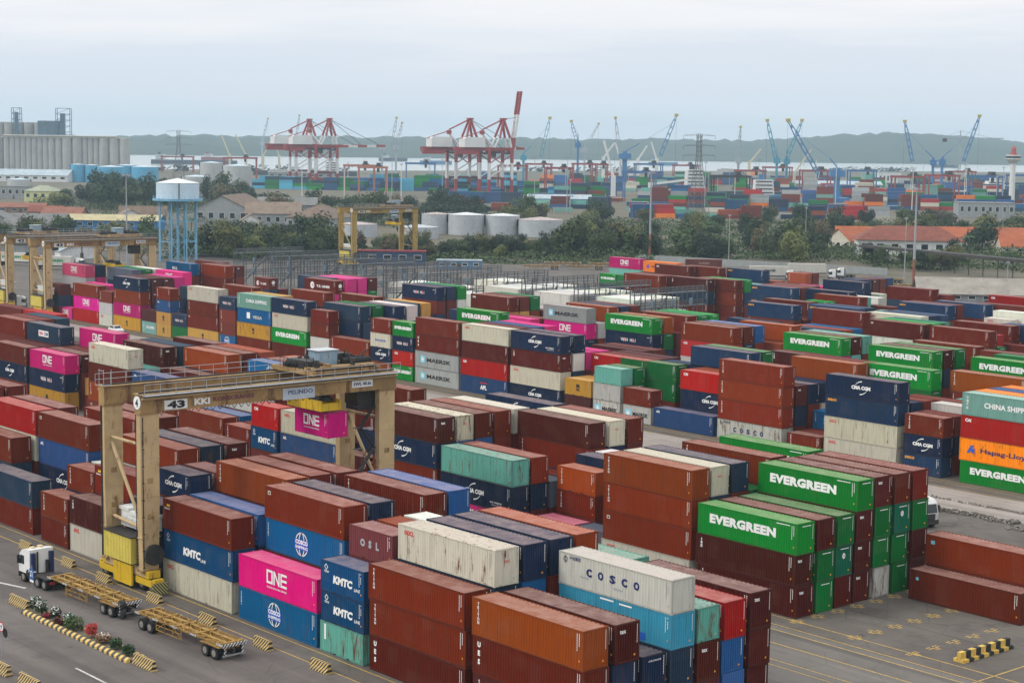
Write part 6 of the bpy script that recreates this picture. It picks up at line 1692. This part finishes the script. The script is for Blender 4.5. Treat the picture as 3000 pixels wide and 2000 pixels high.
# ------------------------------------------------------------------ ship-to-shore cranes
red = paint('crane_red', (.30, .035, .03), .5, .15, .1, rust=.1); dred = paint('crane_dark_red', (.13, .018, .022), .5, .15, .1); cwh = paint('crane_white', (.66, .66, .64), .5, .06, .1)
def sts(P, heading, label, up_=False, boom=42, s=1.0, lowapex=True):
    u, d, _ = P; root = empty('quay_crane', G(u, d, .02), GZ+R(heading)); root.scale = (s, s, s); tag(root, label, 'quay crane', 'red and white quay cranes')
    ga, wb, zg = 20, 16, 35.5        # gauge (x), leg spacing (y), girder height
    for x in (0, ga):
        for y in (0, wb):
            m_ = MB(); m_.box(x-1.0, x+1.0, y-1.0, y+1.0, 1.2, 13); m_.build('lower_leg', red, root)
            m_ = MB(); m_.box(x-.95, x+.95, y-.95, y+.95, 13, 26); m_.build('white_leg', cwh, root)
            m_ = MB(); m_.box(x-1.0, x+1.0, y-1.0, y+1.0, 26, zg+2.5); m_.build('upper_leg', red, root)
            m_ = MB(); m_.box(x-1.5, x+1.5, y-2.5, y+2.5, 0, 1.3); m_.build('bogie', dred, root)
        m_ = MB(); m_.box(x-.7, x+.7, 0, wb, 3.2, 5); m_.box(x-.6, x+.6, 0, wb, zg-3, zg-1.4); m_.build('sill_beam', dred, root)
    for y in (0, wb):
        m_ = MB(); m_.box(0, ga, y-.6, y+.6, 13, 14.6); m_.build('portal_beam', dred, root)
        m_ = MB(); m_.tube((0, y, 14.5), (ga, y, 26), .5, 8); m_.build('diagonal_pipe', cwh, root)
    m_ = MB(); m_.box(-26, ga+4, wb/2-3.2, wb/2-1.8, zg, zg+2.4); m_.box(-26, ga+4, wb/2+1.8, wb/2+3.2, zg, zg+2.4); m_.box(-26, ga+4, wb/2-4.4, wb/2-3.4, zg-.3, zg)
    for k in range(12): m_.box(-26+k*4, -25.4+k*4, wb/2-3.2, wb/2+3.2, zg+.4, zg+1.6); m_.tube((-26+k*4, wb/2-4.4, zg), (-26+k*4, wb/2-4.4, zg+1.2), .08, 4)
    m_.box(-27, -8, wb/2-4.2, wb/2-2, zg-3.2, zg-.3); m_.build('main_girder', red, root)
    m_ = MB(); gq = random.Random(int(u*7))
    for k in range(60): bx, by = gq.uniform(-27, ga+3), wb/2+gq.uniform(-4.5, 4); s1 = gq.uniform(.5, 2.4); s3 = gq.uniform(.4, 2.2); m_.box(bx, bx+s1, by, by+.6, zg-s3-.3, zg-.2)
    for k in range(22): bx = -26+k*2.3; m_.tube((bx, wb/2-4.6, zg+.2), (bx, wb/2-4.6, zg+1.6), .1, 4)
    m_.tube((-26, wb/2-4.6, zg+1.6), (ga+4, wb/2-4.6, zg+1.6), .1, 4); m_.build('catwalk_gear', dred, root)
    m_ = MB()
    for y in (0, wb): m_.beam((0, y, zg-3), (ga*.5, y, 26), .7); m_.beam((ga, y, zg-3), (ga*.5, y, 26), .7)
    m_.build('knee_brace', red, root)
    m_ = MB(); m_.prism([(-20, zg+2.4), (-2, zg+2.4), (-2, zg+10.2), (-18.5, zg+10.2), (-20, zg+9)], 1, wb/2-5, wb/2+5); m_.build('machinery_house', cwh, root)
    # A-frame and low frame
    za = zg+24; m_ = MB()
    for y in (wb/2-4.5, wb/2+4.5): m_.tube((ga, y, zg+10), (ga-4, wb/2+(y-wb/2)*.3, za), 1.05, 8); m_.tube((ga-9, y, zg+10), (ga-4.5, wb/2+(y-wb/2)*.3, za), .9, 8)
    m_.box(ga-6, ga-2, wb/2-2.5, wb/2+2.5, za, za+1.4); m_.build('apex_frame', red, root)
    m_ = MB()
    for y in (wb/2-3.5, wb/2+3.5): m_.tube((-5, y, zg+2.4), (-3, wb/2, zg+13), .75, 8); m_.tube((6, y, zg+2.4), (-2, wb/2, zg+13), .75, 8); m_.tube((ga+1.5, y, zg+2.4), (ga, y, zg+10), 1.0, 8); m_.tube((ga-13, y, zg+2.4), (ga-9, y, zg+10), .85, 8)
    m_.build('white_strut', cwh, root)
    m_ = MB(); m_.box(-4, -1, wb/2-1.5, wb/2+1.5, zg+12.5, zg+15.5); m_.tube((-2.5, wb/2, zg+16), (ga-4, wb/2, za+.5), .6, 6); m_.tube((-2.5, wb/2, zg+15), (-22, wb/2, zg+9), .4, 6); m_.build('back_stay', red, root)
    cols = (red, cwh, red, cwh, red)
    if up_: a = R(82)
    else: a = R(1.0)
    x0, z0 = ga+4, zg+1.0
    for k in range(5):
        m_ = MB()
        for y in (wb/2-2.4, wb/2+2.4):
            q0, q1 = boom*k/5, boom*(k+1)/5; m_.beam((x0+q0*math.cos(a), y, z0+q0*math.sin(a)), (x0+q1*math.cos(a), y, z0+q1*math.sin(a)), 1.1, 2.0, (0, 1, 0) if False else (-math.sin(a), 0, math.cos(a)))
        q = boom*(k+.5)/5; m_.beam((x0+q*math.cos(a), wb/2-2.4, z0+q*math.sin(a)), (x0+q*math.cos(a), wb/2+2.4, z0+q*math.sin(a)), .8)
        m_.build('boom_section', cols[k] if not up_ else (red, cwh, cwh, red, red)[k], root)
    m_ = MB()
    if not up_:
        for q in (.5, .9): m_.tube((ga-4, wb/2, za+.5), (x0+boom*q, wb/2-2, z0+1), .22, 5)
    else: m_.tube((ga-4, wb/2, za+.5), (x0+boom*.55*math.cos(a), wb/2, z0+boom*.55*math.sin(a)), .2, 5)
    m_.build('boom_stay', dkm, root)
    m_ = MB(); m_.box(4, 9, wb/2-2, wb/2+2, zg-5.5, zg-.4); m_.build('trolley_cab', dkm, root)
    return root
sts((-198.1, 1600, 1.5), 28, 'leftmost red and white quay crane, white house, boom lowered', boom=40)
sts((-172.5, 1530, 1.5), 28, 'second red white quay crane from left with long lowered boom', boom=44)
sts((-46.1, 1390, 0.0), 28, 'third red white quay crane, boom lowered behind its neighbour', boom=40)
sts((-19.7, 1375, 0.9), 28, 'fourth red white quay crane with boom raised high', up_=True, boom=46)

# ------------------------------------------------------------------ far portal gantries
def portal(P, w_, sp, h, mat, heading, label, name='yard_gantry'):
    u, d, _ = P; root = empty(name, G(u, d, .02), GZ+R(heading)); tag(root, label, 'gantry crane', 'far yard gantries')
    for x in (0, sp):
        for y in (0, w_): m_ = MB(); m_.beam((x, y, 0), (x, y, h), 1.0, .8); m_.build('leg', mat, root)
        m_ = MB(); m_.box(x-.5, x+.5, -.5, w_+.5, 1, 1.9); m_.build('sill_beam', mat, root)
    for y in (0, w_): m_ = MB(); m_.box(-1, sp+1, y-.6, y+.6, h, h+1.6); m_.build('girder', mat, root)
    m_ = MB(); m_.box(sp*.6, sp*.6+5, 0, w_, h+1.6, h+2.4); m_.box(sp*.6+1, sp*.6+4, 1, w_-1, h+2.4, h+4.4); m_.build('trolley', dkm, root)
    m_ = MB(); m_.box(sp*.6+1, sp*.6+3, 1, 3, h-3, h); m_.build('operator_cab', dkm, root)
    return root
pink = paint('gantry_salmon', (.42, .16, .10), .6, .1, .2); pred = paint('gantry_red', (.28, .05, .045), .6, .12, .2); pblue = paint('gantry_blue', (.05, .13, .30), .6, .12, .2)
for P, sp, h, mt, hd, lb in (((-430.8, 2150, 3.0), 38, 18, pred, 4, 'red yard gantry before the water at left'), ((-288.9, 1750, 3.4), 32, 22, pred, 4, 'red yard gantry behind the grey tanks'), ((-136.7, 1420, 0.6), 24, 21, pink, 8, 'salmon yard gantry, left one of two'), ((-123.3, 1400, 0.3), 22, 20, pink, 8, 'salmon yard gantry, right one of two'),
    ((12.4, 1750, 0.8), 25, 20, pred, 5, 'red yard gantry right of the raised boom'), ((55.6, 1650, 2.2), 22, 22, pred, 5, 'red yard gantry beside the blue tower'), ((71.9, 1620, 1.0), 14, 22, pred, 5, 'narrow red yard gantry in mid port'), ((117.3, 1700, 1.8), 26, 22, pblue, 5, 'blue yard gantry behind the white ship crane'),
    ((172.5, 1900, 6.8), 26, 19, pred, 3, 'red yard gantry near the big pylon'), ((144.0, 1270, 1.8), 26, 19, dkm, 3, 'dark yard gantry over blue stacks'), ((249.0, 1750, 2.4), 27, 20, pred, 3, 'red yard gantry below two blue booms'), ((281.1, 1300, 2.7), 21, 20, pred, 2, 'red yard gantry above the orange boxes'),
    ((423.1, 1700, 5.0), 22, 19, pred, 2, 'red yard gantry at the blue tower right'), ((337.9, 1300, 3.5), 23, 21, pblue, 2, 'blue yard gantry near the lighthouse tower'), ((409.0, 1450, 3.6), 24, 20, pblue, 2, 'blue yard gantry at the right edge'),
    ((27.3, 1500, 1.2), 22, 20, pred, 6, 'red yard gantry over mid stacks left of the thick white crane'), ((84.9, 1350, 2.3), 24, 20, pblue, 4, 'blue yard gantry left of the white ship'), ((190.2, 1500, 3.4), 24, 20, pred, 4, 'red yard gantry right of the big pylon'), ((242.2, 1480, 4.7), 24, 21, pred, 4, 'red yard gantry below the big blue jib'), ((305.2, 1600, 6.0), 24, 20, pblue, 3, 'blue yard gantry left of the white terminal'), ((325.0, 1380, 4.6), 24, 20, pred, 3, 'red yard gantry left of the blue one at right'), ((-98.1, 1600, 1.3), 26, 21, pblue, 4, 'blue yard gantry between the crane pairs'), ((-14.3, 1600, 1.6), 26, 20, pred, 4, 'red yard gantry behind the raised boom crane')):
    portal(P, 11, sp, h, mt, hd, lb)

# ------------------------------------------------------------------ harbour cranes
hblue = paint('harbour_blue', (.05, .17, .36), .5, .1, .1); hteal = paint('harbour_teal', (.05, .25, .36), .5, .1, .1); hpale = paint('harbour_pale', (.33, .37, .40), .5, .1, .1); cream = paint('ship_cream', (.58, .52, .36), .5, .08, .1); tipm = paint('jib_tip_yellow', (.40, .34, .10), .5)
def jib(P0, P1, label, mat, tower=None, tw=3.0, name='harbour_crane', lat=True, th=1.4, head=True):
    """luffing crane: lattice jib from P0 (heel) to P1 (tip), both (u,d,z) at one distance; tower to the ground"""
    u, d, z = P0; root = empty(name, G(u, d, .02), GZ); tag(root, label, 'crane', 'luffing harbour cranes')
    a = Vector((0, 0, z)); b_ = Vector((P1[0]-u, 0, P1[2])); n = 12; dr = (b_-a).normalized(); sd = dr.cross(Vector((0, 1, 0)))
    m_ = MB()
    if lat:
        def w(q): return th*(1.0 if q < .75 else 1-.7*(q-.75)/.25)
        for k in range(n):
            q0, q1 = k/n, (k+1)/n
            for sx, sy in ((-1, -1), (1, -1), (1, 1), (-1, 1)):
                p = a+(b_-a)*q0+sd*sx*w(q0)+Vector((0, sy*w(q0), 0)); r_ = a+(b_-a)*q1+sd*sx*w(q1)+Vector((0, sy*w(q1), 0)); m_.beam(p, r_, .42)
                if (k+sx) % 2: m_.beam(a+(b_-a)*q0-sd*sx*w(q0)+Vector((0, sy*w(q0), 0)), r_, .26)
    else: m_.beam(a, b_, th*1.3, th*1.6)
    jb = m_.build('jib', mat, root)
    if head: m_ = MB(); m_.beam(a+(b_-a)*.965, b_+dr*1.0, th*1.6, th*2.0); m_.tube(b_+Vector((-th*1.3, 0, .5)), b_+Vector((th*1.3, 0, .5)), 1.0, 8); m_.build('jib_head', tipm if mat is not cream else mat, jb)
    if head: m_ = MB(); m_.tube(b_, Vector((b_.x, 0, max(6, z*.7))), .07, 4); m_.build('hook_rope', dkm, root)
    if tower is not None:
        tx = tower; m_ = MB(); m_.beam((tx, 0, 0), (tx, 0, z+4), tw, tw); m_.box(tx-tw*1.4, tx+tw*1.4, -tw, tw, z-3, z+2); m_.box(tx-tw*2.2, tx+tw*2.2, -tw*2, tw*2, 0, 3.5); m_.build('tower', mat, root)
        m_ = MB(); m_.beam((tx, 0, z+4), (tx*.6, 0, z+11), .8); m_.tube((tx*.6, 0, z+11), a+(b_-a)*.8, .1, 4); m_.build('luffing_stay', mat, root)
    else:
        m_ = MB(); m_.beam((0, 0, 0), (0, 0, z+1.5), tw, tw); m_.build('pedestal', mat, root)
    return root
JIBS = [((-372.2, 2600, 35.3), (-363.5, 2600, 71.4), hpale, 'pale jib leaning right, left of the white crane houses'), ((-310.9, 2500, 36.2), (-305.1, 2500, 75.2), hpale, 'pale jib just left of the lower red apex'), ((-136.5, 1950, 34.6), (-130.7, 1950, 66.8), hpale, 'slim grey jib leaning right between the crane pairs'), ((-137.9, 2050, 34.2), (-131.0, 2050, 62.3), hpale, 'second slim grey jib between the crane pairs'),
  ((25.9, 1750, 27.3), (34.5, 1750, 66.4), hteal, 'teal jib right of the raised red boom'), ((64.1, 1800, 40.6), (57.4, 1800, 64.0), hblue, 'blue jib leaning left above the blue tower'), ((83.4, 2100, 33.9), (99.5, 2100, 65.2), hpale, 'pale jib leaning far right behind the blue tower'), ((100.7, 1650, 19.1), (93.7, 1650, 65.9), hpale, 'tall grey jib leaning left with yellow head'),
  ((132.1, 1600, 31.4), (146.0, 1600, 68.4), hblue, 'longest blue lattice jib leaning right at centre'), ((228.5, 1800, 26.9), (229.9, 1800, 60.5), hpale, 'upright pale jib near the pylon'), ((252.0, 1700, 28.3), (242.6, 1700, 66.3), hteal, 'teal jib leaning left with yellow head'), ((232.3, 1350, 22.3), (208.5, 1350, 61.7), hblue, 'big blue lattice jib leaning far left'),
  ((264.6, 1720, 27.6), (279.3, 1720, 67.1), hteal, 'teal jib leaning right crossing the big blue one'), ((383.6, 1700, 28.7), (374.8, 1700, 67.2), hblue, 'blue jib with yellow head over the red gantry'), ((427.5, 1680, 29.6), (441.2, 1680, 73.0), hblue, 'blue jib leaning right near the tower crane')]

SHIPJ = [((-332.8, 2060, 22.4), (-342.7, 2060, 46.5), 'cream ship crane leaning left, leftmost of the cream ones'), ((-313.7, 2060, 22.7), (-325.9, 2060, 46.7), 'second cream ship crane leaning left'), ((-293.7, 2060, 21.8), (-283.3, 2060, 43.3), 'cream ship crane leaning right, left leg of the pair'), ((-275.0, 2060, 22.0), (-282.5, 2060, 43.3), 'cream ship crane leaning left beside the white houses'),
  ((278.1, 1750, 15.6), (294.6, 1750, 39.4), 'cream ship crane leaning right before the big blue jib'), ((226.4, 1700, 25.3), (237.5, 1700, 39.2), 'cream ship crane near the stout mast')]
SHIPW = [((80.2, 1420, 15.1), (71.6, 1420, 44.6), 'thick white ship crane leaning left on a white pedestal'), ((108.2, 1400, 10.5), (137.2, 1400, 14.4), 'white ship crane with nearly level boom'), ((114.3, 1900, 25.0), (108.0, 1900, 43.6), 'thin white ship crane leaning left in mid port'), ((95.8, 1900, 26.9), (107.6, 1900, 43.2), 'thin white ship crane leaning right in mid port'), ((153.2, 1900, 25.5), (146.9, 1900, 44.5), 'white ship crane leaning left behind the blue tower'), ((133.0, 1900, 25.3), (142.6, 1900, 40.4), 'white ship crane leaning right behind the blue tower')]
FARB = [((28.8, 1300, 3.0), -4, 9, 7, 5, 31), ((80.2, 1200, 3.3), -3, 9, 6, 5, 32), ((181.1, 1450, 4.7), -2, 12, 7, 5, 33), ((286.2, 1400, 6.2), -2, 9, 7, 5, 34), ((363.8, 1450, 7.2), -2, 12, 7, 5, 35), ((71.3, 1900, 2.4), -2, 16, 8, 5, 36), ((337.6, 1950, 8.0), -2, 24, 8, 5, 37), ((-1.2, 1150, 1.7), -4, 12, 6, 3, 1), ((55.9, 1010, 1.2), -3, 13, 5, 3, 2), ((128.3, 1150, 3.4), -2, 7, 6, 4, 3), ((207.1, 1280, 6.1), -2, 7, 7, 5, 4), ((226.9, 1200, 5.3), -2, 12, 6, 4, 5), ((278.1, 1200, 6.0), -2, 12, 6, 4, 6), ((351.6, 1300, 7.5), -2, 8, 6, 5, 7),
  ((10.5, 1600, 2.8), -3, 18, 8, 5, 8), ((122.2, 1600, 4.4), -3, 18, 8, 5, 9), ((237.9, 1650, 6.3), -3, 20, 8, 4, 10), ((376.8, 1700, 8.7), -3, 20, 8, 4, 11), ((-206.8, 1600, 2.9), -3, 8, 6, 3, 12), ((-46.3, 1220, 0.9), -4, 8, 6, 3, 13), ((192.8, 1900, 5.2), -3, 40, 8, 4, 14), ((-26.3, 1080, 0.7), -4, 5, 3, 2, 15)]
FARBB = [((-224.4, 1500, 1.2), -3, 10, 8, 4, 21), ((-172.6, 1480, 1.3), -3, 10, 8, 4, 22), ((-135.6, 1500, 2.5), -3, 8, 8, 5, 23), ((-103.6, 1500, 2.3), -3, 9, 8, 6, 24), ((-61.4, 1400, 1.4), -3, 8, 7, 4, 25), ((-29.6, 1440, 2.1), -3, 9, 8, 4, 26), ((-124.1, 1700, 3.4), -3, 22, 8, 5, 27)]
TW = {4: -17, 5: 0.5, 8: -32, 10: 1, 11: 15, 12: 1, 13: 20, 14: -20, 2: -10}
for k, (P0, P1, mt, lb) in enumerate(JIBS):
    jib(P0, P1, lb, mt, tower=TW.get(k, 0 if k != 7 else None), tw=2.2 if k not in (8, 11) else 4.0, th=1.0 if mt is hpale else 1.35)
for P0, P1, lb in SHIPJ: jib(P0, P1, lb, cream, lat=False, th=.9, name='ship_crane', head=False, tw=2.4)
for P0, P1, lb in SHIPW: jib(P0, P1, lb, cwh, lat=False, th=1.1, name='ship_crane', head=False, tw=3.2)
# tower crane
tcr = empty('tower_crane', G(*(454.2, 1800, 19.6)[:2], .02), GZ); tag(tcr, 'grey tower crane with long horizontal jib at right', 'crane')
m_ = MB()
for s in (-1, 1):
    for q in (-1, 1): m_.beam((s*1, q*1, 0), (s*1, q*1, 52), .4)
for k in range(13): m_.beam((-1, -1, k*4), (1, -1, k*4+4), .3)
m_.build('mast', hpale, tcr); m_ = MB(); m_.box(-18, 44, -.8, .8, 52, 53.2); m_.beam((0, 0, 52), (0, 0, 60), 1.0); m_.tube((0, 0, 60), (32, 0, 53), .15, 4); m_.tube((0, 0, 60), (-17, 0, 53), .15, 4); m_.build('jib', hpale, tcr)
m_ = MB(); m_.box(-18, -14, -1.5, 1.5, 48.5, 52); m_.build('counterweight', dkm, tcr)
# port lookout tower
lk = empty('lookout_tower', G(*(364.8, 1290, 4.2)[:2], .02), GZ); tag(lk, 'white round lookout tower with red cap at right', 'tower')
m_ = MB(); m_.tube((0, 0, 0), (0, 0, 32), 2.2, 16, 1.9); m_.build('shaft', wwhite, lk); m_ = MB(); m_.tube((0, 0, 32), (0, 0, 35), 2.5, 16, 6); m_.tube((0, 0, 35), (0, 0, 38), 5.4, 16); m_.build('gallery', wwhite, lk)
m_ = MB(); m_.tube((0, 0, 35.6), (0, 0, 37.2), 5.5, 16); m_.build('window_band', glassm, lk); m_ = MB(); m_.tube((0, 0, 38), (0, 0, 42), 2.4, 12, 1.6); m_.cone((0, 0), 2.2, 42, 45, 12); m_.build('cap', paint('cap_red', (.35, .06, .05), .6), lk)
# moored ships
def ship(P, ln, label, hullm, sup=0.0, heading=0, decks=4):
    u, d, _ = P; root = empty('cargo_ship', G(u, d, -1.5), GZ+R(heading)); tag(root, label, 'ship'); b_ = ln*.07
    m_ = MB(); m_.prism([(0, -b_), (ln*.88, -b_), (ln, 0), (ln*.88, b_), (0, b_)], 2, 0, 7); m_.build('hull', hullm, root)
    for k in range(decks): m_ = MB(); m_.box(ln*sup+k*.12, ln*sup+15-k*.3, -b_*.9, b_*.9, 7+k*2.8, 9.7+k*2.8); dk_ = m_.build('deck_house', cwh, root); m_ = MB(); m_.box(ln*sup+k*.12+.8, ln*sup+14-k*.3, -b_*.93, -b_*.9, 8.1+k*2.8, 9.0+k*2.8); m_.build('window_row', glassm, dk_)
    m_ = MB(); m_.tube((ln*sup+8, 0, 7+decks*2.8), (ln*sup+8, 0, 14+decks*2.8), .4, 6); m_.box(ln*sup+3, ln*sup+7, -1.5, 1.5, 7+decks*2.8, 11+decks*2.8); m_.build('funnel_mast', hullm, root)
    return root
hd_ = paint('hull_dark', (.03, .04, .06), .5); hb_ = paint('hull_blue', (.05, .16, .30), .5); hr_ = paint('hull_red', (.2, .04, .04), .5)
ship((125.0, 1420, 4.8), 110, 'ship with white bridge house moored beyond the tree belt', hd_, .12, 4, 6)
ship((174.0, 1330, 4.1), 70, 'second ship with white bridge behind blue stacks', hb_, .1, 3, 4)
ship((-596.7, 2900, 1.3), 140, 'distant ship lying off the far left shore', hd_, .05, 2, 3)
ship((400.5, 1560, 4.7), 90, 'white coaster behind the blue gantry at right', cwh, .2, 2, 3)
ship((-304.1, 2060, 1.0), 120, 'grey bulk carrier with cream cranes at left', hd_, .7, 0, 4)
for k, (P, lb) in enumerate((((-284.7, 3700, 7.8), 'tiny anchored vessel left of centre'), ((-177.2, 3300, 5.6), 'tiny anchored vessel at centre'), ((-604.0, 3400, 4.0), 'tiny anchored vessel at left'), ((923.4, 3900, 0.9), 'tiny anchored vessel at right'), ((273.8, 3600, 2.4), 'tiny anchored vessel right of centre'))): ship(P, 60, lb, (hd_, hb_, hr_)[k % 3], .1, 0, 2)

# thin light poles and ship masts standing all over the far port
gp_ = random.Random(91)
for k in range(46):
    d = gp_.uniform(1080, 1950); u = gp_.uniform(-.14, .30)*d; h = gp_.uniform(16, 32); root = empty('lamp_pole', G(u, d, .02)); tag(root, f'thin grey lamp pole in the far port, {ordw(k+1)} of many', 'lamp pole', 'far port lamp poles')
    m_ = MB(); m_.tube((0, 0, 0), (0, 0, h), .32, 5, .2); m_.build('pole', hpale if k % 3 else cwh, root); m_ = MB(); m_.box(-.9, .9, -.5, .5, h-.4, h+.3); m_.build('lamp_head', hpale, root)
# ------------------------------------------------------------------ far container yards
for (P, hd, nb, nr, hm, sd_) in FARB: far_block(P[0], P[1], hd, nb, nr, hm, sd_)
BLUEP = [PAL[x] for x in ('nv', 'ap', 'co', 'bl', 'sc', 'km', 'lb', 'nd', 'gn', 'ev')]
for (P, hd, nb, nr, hm, sd_) in FARBB: far_block(P[0], P[1], hd, nb, nr, hm, sd_, BLUEP)
mm_ = MB(); mm_.v = MASS.v; mm_.f = MASS.f
me = bpy.data.meshes.new('container_mass'); me.from_pydata(MASS.v, [], MASS.f)
ca_ = me.color_attributes.new('Col', 'FLOAT_COLOR', 'CORNER')
import array
buf = array.array('f')
for f, c in zip(MASS.f, MASSC): buf.extend((c[0], c[1], c[2], 1.0)*len(f))
ca_.data.foreach_set('color', buf); me.materials.append(mass_mat()); me.update()
o = link('container_mass', me); tag(o, 'mass of small and hidden containers filling the stacks and far yards', 'containers', kind='stuff')

# ------------------------------------------------------------------ parked trucks and chassis near the fence
def box_trailer(loc, rz, label, txt=None, tcol=None, group=None, c='ow'):
    root = empty('box_trailer', loc, rz); tag(root, label, 'trailer', group)
    o = link('box_walls', PROTO[(12.192, 2.896)][1], root); o.location = (-12.3, -1.22, 1.3); o.color = PAL[c]+(.1,)
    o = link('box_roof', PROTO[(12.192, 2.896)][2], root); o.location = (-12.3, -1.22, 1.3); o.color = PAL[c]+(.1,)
    o = link('box_frame', PROTO[(12.192, 2.896)][0], root); o.location = (-12.3, -1.22, 1.3); o.color = PAL[c]+(.1,)
    m_ = MB(); m_.box(-12.3, 0, -.6, .6, .95, 1.29); m_.build('chassis', dkm, root)
    for xx in (-11.2, -9.9):
        for s in (-1, 1): wheel(root, xx, s*.95, .52, .6)
    if txt:
        for s in (-1, 1):
            t_ = flat_text(txt, root, 'lettering', tcol, (-6.1, -1.235, 2.9), .8, 6.5 if len(txt) > 7 else 3.6, 'x', .05)
            if s > 0: t_.location = (-12.2, 0, 0); t_.rotation_euler.z = math.pi
    return root
pk = 'white box trailers along the far fence'
grn = LET['green']
box_trailer(G(*(-140.7, 560, 1.3)[:2], .02), GZ+R(-8), 'white box trailer with green lettering behind the left gantry, right one', 'EVERGREEN', grn, pk)
box_trailer(G(*(-158.4, 575, 0.9)[:2], .02), GZ+R(-8), 'white box trailer with green lettering at the left picture edge', 'EVERGREEN', grn, pk)
tractor(G(*(-140.3, 566, 1.6)[:2], .02), GZ+R(-8), 'white cab of the box trailer behind the left gantry', 'white tractor cabs along the fence')
box_trailer(G(*(88.1, 560, 2.3)[:2], .02), GZ+R(-3), 'white box trailer with black lettering parked at the right fence', 'CMA CGM', LET['black'], pk)
box_trailer(G(*(102.8, 575, 1.2)[:2], .02), GZ+R(-3), 'plain white box trailer just right of the lettered one', None, None, pk)
box_trailer(G(*(70.4, 590, 1.2)[:2], .02), GZ+R(-2), 'brown box trailer with worn lettering left of the white ones', 'FLORENS', paint('worn_letter', (.3, .17, .13), .6), pk, 'br')
tractor(G(*(88.2, 556, 2.4)[:2], .02), GZ+R(177), 'white tractor cab before the lettered white trailer', 'white tractor cabs along the fence')
tractor(G(*(102.7, 562, 2.7)[:2], .02), GZ+R(177), 'white tractor cab pulling yellow chassis, left of two', 'white tractor cabs along the fence')
tractor(G(*(106.9, 570, 2.2)[:2], .02), GZ+R(177), 'white tractor cab pulling yellow chassis, right of two', 'white tractor cabs along the fence')
cg = 'empty yellow chassis along the fence'
for k, P in enumerate(((103.8, 545, 3.1), (113.4, 530, 3.1), (110.5, 552, 3.0))): trailer(G(P[0], P[1], .02), GZ+R(176), f'empty yellow chassis, {ORD[k]} of those behind the two white cabs', cg)
for k, P in enumerate(((3.1, 590, 0.3), (18.1, 592, 0.4), (33.0, 590, 0.5), (10.9, 606, -0.0), (26.2, 606, 0.2))): trailer(G(P[0], P[1], .02), GZ+R(178), f'empty yellow chassis, {ORD[k]} of the row before the tree belt', cg)
for k, P in enumerate(((-121.2, 430, 0.0), (-130.9, 452, -0.4))): tractor(G(P[0], P[1], .02), GZ+R(10+60*k), ('green and white', 'small white')[k]+' truck cab beside the left gantry cranes', 'white tractor cabs along the fence')
# ------------------------------------------------------------------ haze
hz = MB(); c0 = [G(-6500, -350), G(6500, -350), G(6500, 7600), G(-6500, 7600)]
hz.add([(p.x, p.y, -3.0) for p in c0]+[(p.x, p.y, 125.0) for p in c0], [(3, 2, 1, 0), (4, 5, 6, 7), (0, 1, 5, 4), (1, 2, 6, 5), (2, 3, 7, 6), (3, 0, 4, 7)])
hm = bpy.data.materials.new('haze_air'); hm.use_nodes = True; hn = hm.node_tree.nodes; hn.clear()
ho = hn.new('ShaderNodeOutputMaterial'); pv = hn.new('ShaderNodeVolumePrincipled'); pv.inputs['Color'].default_value = (.66, .88, 1.0, 1); pv.inputs['Density'].default_value = HAZE; pv.inputs['Anisotropy'].default_value = 0.2
hm.node_tree.links.new(pv.outputs[0], ho.inputs['Volume'])
if HAZE > 0: o = hz.build('haze', hm); tag(o, 'pale blue haze over the port', 'haze', kind='stuff')
